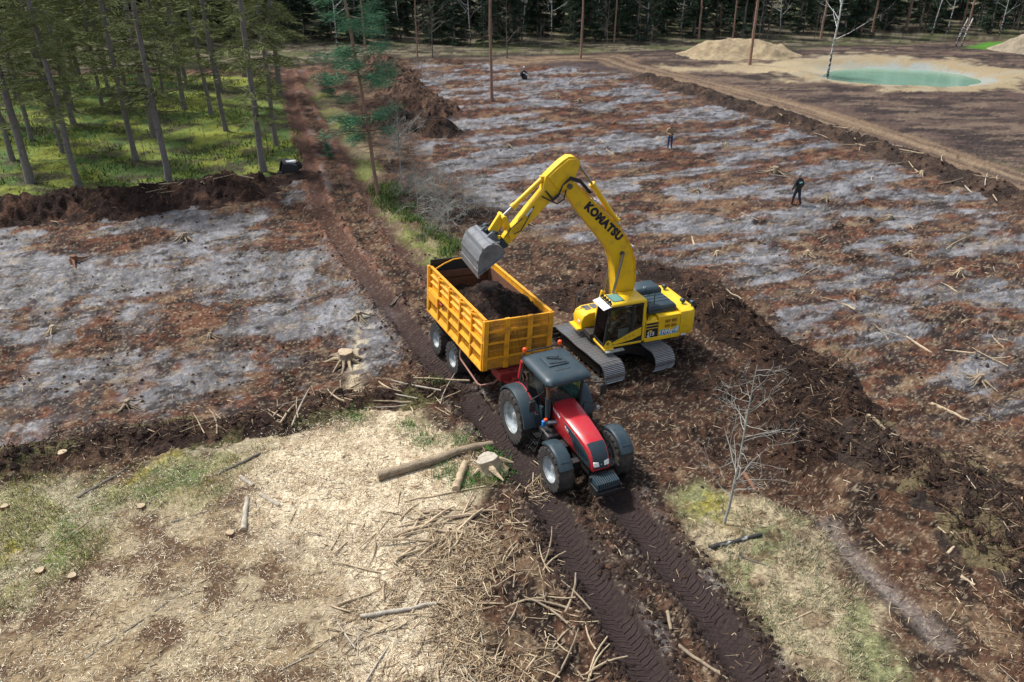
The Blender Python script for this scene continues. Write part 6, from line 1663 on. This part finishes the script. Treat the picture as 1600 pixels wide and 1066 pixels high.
# ------------------------------------------------------------------ uncountable litter
WOODC = np.array([(.50, .40, .26), (.40, .31, .19), (.30, .21, .13), (.20, .135, .085), (.55, .47, .34), (.12, .08, .055)])
def litter(name, n, pxbox, weight, lmin, lmax, rmin, rmax, label, seed, palette=WOODC, probs=None, tilt=.15, k=3, lift=.006, seg=2):
    r_ = np.random.default_rng(seed)
    px = r_.uniform(pxbox[0], pxbox[2], n * 6); py = r_.uniform(pxbox[1], pxbox[3], n * 6)
    xy = np.array([g(a, b) for a, b in zip(px, py)])
    w_ = weight(xy[:, 0], xy[:, 1])
    xy = xy[r_.uniform(0, 1, len(w_)) < w_][:n]
    m = len(xy); x, y = xy[:, 0], xy[:, 1]
    z = surf_h(x, y) + lift
    L = r_.uniform(lmin, lmax, m) * r_.uniform(.5, 1, m); a = r_.uniform(0, 6.283, m); e = r_.normal(0, tilt, m)
    d = np.stack([np.cos(a) * np.cos(e), np.sin(a) * np.cos(e), np.sin(e)], -1) * L[:, None] / 2
    C = np.stack([x, y, z], -1); C[:, 2] += np.abs(d[:, 2]) * .7
    rr = r_.uniform(rmin, rmax, m)
    j = d.copy(); j[:, :2] += r_.normal(0, .12, (m, 2)) * L[:, None]
    V1, F1 = sticks_np(C - d, C + j * .1, rr, rr * .95, k); V2, F2 = sticks_np(C + j * .1, C + d, rr * .95, rr * .5, k)
    col = palette[r_.choice(len(palette), m, p=probs)] * r_.uniform(.75, 1.2, (m, 1))
    if seg == 1:
        V, F = sticks_np(C - d, C + d, rr, rr * .7, k); K = np.repeat(col, 2 * k, 0)
    else: V, F, K = join_np([(V1, F1, np.repeat(col, 2 * k, 0)), (V2, F2, np.repeat(col, 2 * k, 0))])
    me = mesh_np(name, V, F); vcol(me, K)
    tag(link(name, me, M['debris']), label, 'litter', kind='stuff')
def inw(poly, soft=.6):
    return lambda x, y: 1 - sst(-soft, soft, sdpoly(x, y, poly))
litter('wood_chips', 52000, (-150, 640, 1000, 1100), lambda x, y: np.clip(inw(P_PALE, 1.2)(x, y) + .22 * inw(P_STRAW)(x, y), 0, 1) * (.35 + .65 * sst(.40, .55, fbm(x * .9, y * .9, 3, 701))), .03, .17, .003, .009, 'pale wood chips and splinters strewn over the foreground', 51, np.array([(.72, .62, .44), (.62, .52, .36), (.42, .32, .20), (.24, .165, .10), (.80, .72, .56), (.14, .095, .065)]), [.3, .24, .14, .06, .22, .04], seg=1)
litter('brush_litter', 20000, (-200, 90, 1800, 1100), lambda x, y: (.25 + .75 * sst(.45, .6, fbm(x * .35, y * .35, 3, 711))) * (1 - .85 * sst(.9, .5, np.minimum(dline(x, y, RUT_L)[0], dline(x, y, RUT_R)[0]))) * np.where(y > 70, .35, 1.0), .08, .42, .005, .012, 'small twigs and root shreds lying all over the clearing', 52, probs=[.07, .10, .22, .27, .04, .30])
litter('brush_litter', 3200, (560, 700, 1000, 1100), lambda x, y: sst(1.0, .2, np.abs(sdpoly(x, y, P_STRAW)) / 2.2) * sst(.46, .60, fbm(x * .7, y * .7, 3, 751)), .12, .7, .006, .015, 'thicker twigs in clumps along the edge of the wood chips', 53, probs=[.22, .22, .24, .16, .06, .10], tilt=.25)
def onheap(x, y):
    b = ground_h(x, y, False); h = np.zeros_like(x)
    for f_ in HEAPS[:13]: h = np.maximum(h, f_(x, y))
    return sst(.05, .25, h)
litter('root_shreds', 11000, (-200, 90, 1800, 1000), onheap, .15, .75, .006, .02, 'roots and shreds sticking out of the soil heaps and berms', 54, np.array([(.26, .19, .12), (.13, .08, .05), (.065, .042, .029), (.036, .024, .018), (.36, .28, .19)]), [.07, .22, .30, .38, .03], tilt=.45)

def clods(name, n, pxbox, weight, smin, smax, label, seed, c0, c1):
    r_ = np.random.default_rng(seed)
    px = r_.uniform(pxbox[0], pxbox[2], n * 6); py = r_.uniform(pxbox[1], pxbox[3], n * 6)
    xy = np.array([g(a, b) for a, b in zip(px, py)])
    xy = xy[r_.uniform(0, 1, len(xy)) < weight(xy[:, 0], xy[:, 1])][:n]; m = len(xy)
    s = smin + (smax - smin) * r_.uniform(0, 1, m) ** 3
    z = surf_h(xy[:, 0], xy[:, 1]) + s * .2
    oc = np.array([(1, 0, 0), (.3, .95, 0), (-.8, .6, 0), (-.8, -.6, 0), (.3, -.95, 0), (.1, .1, .8), (0, 0, -.7)])
    V = oc[None] * s[:, None, None] * r_.uniform(.65, 1.35, (m, 7, 1))
    a = r_.uniform(0, 6.28, m); c_, s_ = np.cos(a)[:, None], np.sin(a)[:, None]
    V = np.stack([V[..., 0] * c_ - V[..., 1] * s_, V[..., 0] * s_ + V[..., 1] * c_, V[..., 2]], -1)
    V += np.stack([xy[:, 0], xy[:, 1], z], -1)[:, None]
    f = np.array([(i, (i + 1) % 5, 5) for i in range(5)] + [((i + 1) % 5, i, 6) for i in range(5)])
    F = (f[None] + (np.arange(m) * 7)[:, None, None]).reshape(-1, 3)
    me = mesh_np(name, V.reshape(-1, 3), F)
    col = lerp(np.tile(np.array(c0), (m, 1)), c1, r_.uniform(0, 1, m)); vcol(me, np.repeat(col, 7, 0))
    tag(link(name, me, M['soil']), label, 'litter', kind='stuff')
def rutedge(x, y):
    d = np.minimum(dline(x, y, RUT_L)[0], dline(x, y, RUT_R)[0]); return np.exp(-((d - .75) / .28) ** 2)
clods('soil_clods', 4200, (430, 300, 1300, 1100), rutedge, .015, .10, 'dark earth clods squeezed up along the wheel ruts', 61, (.034, .022, .018), (.075, .045, .032))
clods('soil_clods', 5200, (-200, 90, 1800, 1000), onheap, .03, .17, 'soil clods tumbled over the heaps and berms', 62, (.027, .017, .013), (.075, .043, .03))
clods('soil_clods', 5000, (-200, 110, 1800, 900), lambda x, y: (.2 + .8 * sst(.5, .62, fbm(x * .5, y * .5, 3, 721))) * (1 - inw(P_STRAW)(x, y)) * (1 - inw(P_GRASSR)(x, y)), .012, .09, 'crumbs of soil and peat scattered over the fields', 63, (.036, .024, .019), (.12, .07, .045))

def grass(name, n, pxbox, weight, hmin, hmax, label, seed, pal, wd=.006):
    r_ = np.random.default_rng(seed)
    px = r_.uniform(pxbox[0], pxbox[2], n * 6); py = r_.uniform(pxbox[1], pxbox[3], n * 6)
    xy = np.array([g(a, b) for a, b in zip(px, py)])
    xy = xy[r_.uniform(0, 1, len(xy)) < weight(xy[:, 0], xy[:, 1])][:n]; m = len(xy)
    z = surf_h(xy[:, 0], xy[:, 1]) - .01
    h = r_.uniform(hmin, hmax, m); a = r_.uniform(0, 6.28, m); ln = r_.uniform(.2, 1.1, m)
    P = np.stack([xy[:, 0], xy[:, 1], z], -1); d = np.stack([np.cos(a) * ln, np.sin(a) * ln, np.ones(m)], -1) * h[:, None]
    sdv = np.stack([-np.sin(a), np.cos(a), np.zeros(m)], -1) * (wd * r_.uniform(.6, 1.6, m))[:, None]
    mid_ = P + d * .55 + np.array([0, 0, .12]) * h[:, None]
    V = np.stack([P - sdv, P + sdv, mid_ + sdv * .8, mid_ - sdv * .8, P + d], 1).reshape(-1, 3)
    f4 = np.arange(m)[:, None] * 5
    F = np.concatenate([f4 + np.array([0, 1, 2]), f4 + np.array([0, 2, 3]), f4 + np.array([3, 2, 4])])
    me = mesh_np(name, V, F)
    pal = np.array(pal); col = pal[r_.integers(0, len(pal), m)] * r_.uniform(.7, 1.25, (m, 1)); vcol(me, np.repeat(col, 5, 0))
    tag(link(name, me, M['debris']), label, 'grass', kind='stuff')
tuft = lambda sc, lo, sd_: (lambda x, y: sst(lo, lo + .1, fbm(x * sc, y * sc, 3, sd_)))
grass('dry_grass', 9000, (1030, 740, 1560, 1100), lambda x, y: inw(P_GRASSR)(x, y) * (.08 + .92 * tuft(1.6, .50, 731)(x, y)), .04, .15, 'dry grass strip right of the ruts', 71, [(.42, .36, .23), (.33, .29, .17), (.20, .22, .11), (.14, .17, .08), (.48, .42, .29)])
grass('dry_grass', 12000, (-150, 670, 480, 1010), lambda x, y: inw(P_GREEN)(x, y) * (.25 + .75 * tuft(1.1, .46, 733)(x, y)), .04, .16, 'mossy grass strip in the left foreground', 72, [(.30, .27, .12), (.20, .22, .05), (.10, .15, .045), (.28, .25, .04), (.36, .31, .19)])
gspots = [g(700, 738), g(730, 755), g(775, 742), g(665, 690), g(720, 690), g(560, 655), g(640, 668), g(682, 606), g(770, 715)]
grass('green_grass', 7000, (520, 590, 830, 790), lambda x, y: np.clip(sum(np.exp(-((x - a) / .42) ** 2 - ((y - b) / .42) ** 2) for a, b in gspots), 0, 1), .05, .16, 'fresh green grass tufts round the grey stump and log', 73, [(.06, .20, .03), (.05, .15, .03), (.10, .22, .05)])
grass('green_grass', 7000, (560, 255, 760, 430), lambda x, y: inw(gl([(575, 290), (620, 285), (665, 350), (720, 385), (700, 410), (640, 360), (590, 320)]), .4)(x, y) * tuft(.9, .42, 737)(x, y), .08, .35, 'grass and low green plants at the foot of the lone pine', 74, [(.09, .15, .04), (.13, .19, .05), (.20, .22, .05), (.06, .12, .05)], .014)
grass('moss_plants', 9000, (-150, 115, 475, 310), lambda x, y: inw(P_MOSS, .4)(x, y) * (.06 + .94 * tuft(.35, .50, 741)(x, y)), .08, .32, 'moss and bilberry plants on the forest floor at left', 75, [(.15, .22, .045), (.11, .19, .04), (.18, .21, .04), (.08, .14, .035)], .03)

# ------------------------------------------------------------------ people
SKIN = mat_basic('skin', (.42, .24, .17), .6, dirt=.1)
def person(label, loc, rz, scale, J, cloth, extra=None, hair=(.06, .05, .045)):
    """one continuous body grown over a skeleton; J maps joint names to places"""
    bones = [('pelvis', 'spine'), ('spine', 'chest'), ('chest', 'neck'), ('neck', 'head'), ('head', 'crown')]
    rad = {'pelvis': (.165, .13), 'spine': (.155, .115), 'chest': (.185, .13), 'neck': (.062, .062), 'head': (.085, .095), 'crown': (.07, .08)}
    for s in 'LR':
        bones += [('chest', 'sho' + s), ('sho' + s, 'elb' + s), ('elb' + s, 'wri' + s), ('wri' + s, 'pal' + s), ('pelvis', 'hip' + s), ('hip' + s, 'kne' + s), ('kne' + s, 'ank' + s), ('ank' + s, 'toe' + s)]
        rad.update({'sho' + s: (.085, .085), 'elb' + s: (.058, .058), 'wri' + s: (.042, .042), 'pal' + s: (.038, .024), 'hip' + s: (.105, .11), 'kne' + s: (.075, .075), 'ank' + s: (.055, .055), 'toe' + s: (.045, .035)})
    names = list(rad); idx = {n: i for i, n in enumerate(names)}
    me = bpy.data.meshes.new('body'); me.from_pydata([J[n] for n in names], [(idx[a], idx[b]) for a, b in bones], []); me.update()
    o = bpy.data.objects.new('body', me); COL.objects.link(o)
    sk = o.modifiers.new('skin', 'SKIN'); sk.use_smooth_shade = True
    for i, n in enumerate(names):
        sv = me.skin_vertices[0].data[i]; sv.radius = rad[n]; sv.use_root = (n == 'pelvis')
    sb = o.modifiers.new('sub', 'SUBSURF'); sb.levels = sb.render_levels = 2
    dg = bpy.context.evaluated_depsgraph_get(); dg.update()
    bm_ = bpy.data.meshes.new_from_object(o.evaluated_get(dg))
    bpy.data.objects.remove(o)
    # fingers join the same mesh, rooted in the palms; nose and ears on the head
    mb = MB()
    for s in 'LR':
        w_, p_ = Vector(J['wri' + s]), Vector(J['pal' + s]); d = (p_ - w_).normalized()
        sdv = d.cross(Vector((0, 0, 1)))
        if sdv.length < .1: sdv = Vector((0, 1, 0))
        sdv.normalize(); up = sdv.cross(d)
        for k in range(4):
            b = p_ + sdv * (k - 1.5) * .019; L = (.070, .082, .076, .058)[k]
            mb.tube([b - d * .02, b + d * L * .5 - up * .006, b + d * L * .85 - up * .03, b + d * L * .9 - up * .05], [.010, .010, .009, .007], 6)
        t = w_ + (p_ - w_) * .45; q = 1 if s == 'L' else -1
        mb.tube([t, t + d * .03 + sdv * q * .035, t + d * .065 + sdv * q * .045], [.013, .012, .009], 6)
    h_ = Vector(J['head']); f_ = Vector((1, 0, 0))
    fd = (Vector(J['face']) - h_).normalized(); ls = Vector((0, 0, 1)).cross(fd).normalized()
    mb.tube([h_ + fd * .085 + Vector((0, 0, .03)), h_ + fd * .118], [.010, .018], 6)
    for q in (-1, 1): mb.tube([h_ + ls * q * .078 + Vector((0, 0, .03)), h_ + ls * q * .098 + Vector((0, 0, .0)), h_ + ls * q * .088 - Vector((0, 0, .03))], [.015, .02, .012], 6)
    hm = mb.mesh('hands', 60)
    nV = len(bm_.vertices); V = np.empty(nV * 3, np.float32); bm_.vertices.foreach_get('co', V); V = V.reshape(-1, 3)
    faces = [tuple(p.vertices) for p in bm_.polygons] + [tuple(i + nV for i in p.vertices) for p in hm.polygons]
    allv = [tuple(v) for v in V] + [tuple(v.co) for v in hm.vertices]
    me2 = bpy.data.meshes.new('body'); me2.from_pydata(allv, [], faces); me2.update()
    me2.polygons.foreach_set('use_smooth', np.ones(len(me2.polygons), bool))
    for m_ in (cloth['top'], cloth['legs'], SKIN, cloth['shoe'], cloth.get('collar', cloth['top'])): me2.materials.append(m_)
    segs = [(Vector(J[a]), Vector(J[b]), a, b) for a, b in bones]
    nb = len(bm_.polygons)
    for i, p in enumerate(me2.polygons):
        if i >= nb: p.material_index = 2; continue
        c = p.center; best, bn = 9, None
        for a, b, an, bnm in segs:
            t = max(0, min(1, (c - a).dot(b - a) / (b - a).length_squared)); dd = (c - a - (b - a) * t).length
            if dd < best: best, bn, tt = dd, (an, bnm), t
        a, b = bn
        if b in ('head', 'crown') or a == 'head': mi = 2 if not (b == 'head' and tt < .3) else 4
        elif b.startswith('pal'): mi = 2
        elif b.startswith('toe') or (b.startswith('ank') and tt > .9): mi = 3
        elif b.startswith('kne') or b.startswith('ank'): mi = 1
        elif b.startswith('hip'): mi = 0 if c.z > min(J['hipL'][2], J['hipR'][2]) - .02 else 1
        else: mi = 0
        p.material_index = mi
    T = empty('person', loc, (0, 0, rz), scale)
    tag(T, label, 'person')
    link('body', me2, None, T)
    hb = MB()
    c = Vector(J['head']); cr = Vector(J['crown']); 
    secs = []
    axis = (cr - c).normalized(); bk = -fd
    for zz, r_ in ((-.02, .098), (.04, .106), (.09, .098), (.125, .07), (.145, .03)):
        cc = c + axis * zz + bk * .018
        secs.append([tuple(cc + fd * r_ * math.cos(t) * (.80 if math.cos(t) > 0 and zz < .08 else 1) + ls * r_ * math.sin(t)) for t in [k * math.pi / 8 for k in range(16)]])
    hb.loft(secs).build('hair', mat_basic('hair', hair, .8, dirt=.2), T, smooth=60)
    if extra: extra(T)
    return T
denim = mat_basic('blue_denim', (.02, .055, .16), .85, dirt=.3, dirtcol=(.05, .08, .16))
navyt = mat_basic('dark_navy_trousers', (.018, .022, .04), .85, dirt=.2)
tan = mat_basic('tan_jacket', (.27, .20, .12), .85, dirt=.4, dirtcol=(.16, .12, .08))
blk = mat_basic('black_jacket', (.008, .011, .014), .7, dirt=.2)
boot = mat_basic('brown_boot', (.04, .03, .024), .8, dirt=.4)
def stand(armL, armR, stride=0.0, lean=0.0):
    J = {'pelvis': (0, 0, .98), 'spine': (.0 + lean * .3, 0, 1.14), 'chest': (lean * .7, 0, 1.38), 'neck': (lean + .01, 0, 1.55), 'head': (lean + .03, 0, 1.66), 'crown': (lean + .03, 0, 1.745), 'face': (lean + .3, 0, 1.64)}
    for s, y in (('L', 1), ('R', -1)):
        f_ = stride if s == 'L' else -stride
        J['hip' + s] = (0, .105 * y, .92); J['kne' + s] = (f_ * .45 + .03, .12 * y, .50); J['ank' + s] = (f_ * .85 - (.06 if f_ < 0 else 0), .13 * y, .09 + (.06 if f_ < 0 else 0)); J['toe' + s] = (f_ * .85 + .17 - (.06 if f_ < 0 else 0), .15 * y, .04)
        J['sho' + s] = (lean * .75, .205 * y, 1.43)
    for s, a in (('L', armL), ('R', armR)):
        for n, p in zip(('elb', 'wri', 'pal'), a): J[n + s] = p
    return J
# man walking away in a black jacket
x, y = g(1243, 321)
def back_print(T):
    mb = MB()
    r_ = random.Random(4)
    for k in range(9):
        yy = -.10 + .024 * k; zz = 1.36 + r_.uniform(-.03, .03); hh = r_.uniform(.03, .075)
        mb.box(-.150, -.136, yy - .010, yy + .012, zz - hh / 2, zz + hh / 2)
    mb.build('back_print', M['decalw'], T)
    MB().box(-.06, .06, .285, .295, 1.28, 1.31).build('sleeve_band', M['white'], T)
M['decalw'] = mat_basic('pale_teal_print', (.45, .75, .72), .6, dirt=.2)
person('man in black jacket with pale back print walking away over the field', (x, y, sh(x, y) - .03), R(112), 1.10,
       stand([(-.05, .34, 1.17), (.06, .36, .95), (.09, .36, .87)], [(.0, -.32, 1.17), (.12, -.30, .96), (.16, -.28, .90)], .20, .05), {'top': blk, 'legs': navyt, 'shoe': boot}, back_print, (.22, .20, .19))
# man in tan jacket handling a controller
x, y = g(1046, 231)
def controller(T):
    MB().box(.34, .42, -.11, .11, 1.10, 1.14).tube([(.40, -.08, 1.13), (.50, -.08, 1.24)], .008, 6).tube([(.40, .08, 1.13), (.50, .08, 1.24)], .008, 6).build('controller', M['black'], T)
person('man in tan jacket and blue jeans standing on the grey field', (x, y, sh(x, y) - .03), R(-80), 1.06,
       stand([(.03, .33, 1.17), (.27, .16, 1.13), (.35, .12, 1.13)], [(.03, -.33, 1.17), (.27, -.16, 1.13), (.35, -.12, 1.13)], .0, .03), {'top': tan, 'legs': denim, 'shoe': boot, 'collar': blk}, controller, (.10, .085, .075))
# crouching figure far off
x, y = g(815, 124)
Jc = {'pelvis': (-.12, 0, .38), 'spine': (-.05, 0, .54), 'chest': (.10, 0, .76), 'neck': (.20, 0, .90), 'head': (.26, 0, .99), 'crown': (.28, 0, 1.07), 'face': (.5, 0, .92)}
for s, q in (('L', 1), ('R', -1)):
    Jc.update({'hip' + s: (-.06, .11 * q, .34), 'kne' + s: (.32, .20 * q, .46), 'ank' + s: (.06, .17 * q, .09), 'toe' + s: (.24, .19 * q, .04), 'sho' + s: (.13, .20 * q, .79), 'elb' + s: (.36, .26 * q, .62), 'wri' + s: (.55, .16 * q, .50), 'pal' + s: (.62, .13 * q, .46)})
person('person in dark clothes crouching far off on the field', (x, y, sh(x, y) - .02), R(20), 1.15, Jc, {'top': blk, 'legs': navyt, 'shoe': boot}, None, (.5, .45, .42))
x2, y2 = g(820, 124)
o = MB().loft([[(-.25, -.18, 0), (.25, -.18, 0), (.25, .18, 0), (-.25, .18, 0)], [(-.28, -.2, .2), (.28, -.2, .2), (.28, .2, .2), (-.28, .2, .2)], [(-.18, -.1, .42), (.18, -.1, .40), (.18, .1, .40), (-.18, .1, .42)]]).build('black_bag', M['black'], None, bevel=.05)
o.location = (x2, y2, sh(x2, y2)); tag(o, 'black bag on the ground beside the crouching person', 'bag')
x, y = g(897, 113)
o = MB().hexa([(-.26, -.03, 0), (.26, -.03, 0), (.26, .03, 0), (-.26, .03, 0), (-.26, .10, .36), (.26, .10, .36), (.26, .15, .36), (-.26, .15, .36)]).box(-.2, -.14, .03, .3, 0, .05).box(.14, .2, .03, .3, 0, .05).build('white_board', M['white'], None)
o.location = (x, y, sh(x, y)); tag(o, 'small white board propped on the far end of the field', 'board')
# operator in the excavator cab
def seated(Tparent):
    J = {'pelvis': (.16, .84, 1.80), 'spine': (.12, .84, 1.96), 'chest': (.14, .84, 2.20), 'neck': (.17, .84, 2.37), 'head': (.20, .84, 2.48), 'crown': (.20, .84, 2.565), 'face': (.6, .84, 2.45)}
    for s, q in (('L', 1), ('R', -1)):
        J.update({'hip' + s: (.20, .84 + .10 * q, 1.77), 'kne' + s: (.62, .84 + .14 * q, 1.80), 'ank' + s: (.80, .84 + .12 * q, 1.40), 'toe' + s: (.97, .84 + .13 * q, 1.34), 'sho' + s: (.14, .84 + .20 * q, 2.25), 'elb' + s: (.20, .84 + .27 * q, 1.98), 'wri' + s: (.46, .84 + .27 * q, 1.94), 'pal' + s: (.55, .84 + .26 * q, 1.93)})
    return J
T_ = person('operator in blue work shirt seated inside the excavator cab', (EX_POS[0], EX_POS[1], 0), EX_H, EX_S, seated(None), {'top': mat_basic('blue_work_shirt', (.10, .14, .20), .85), 'legs': navyt, 'shoe': boot})
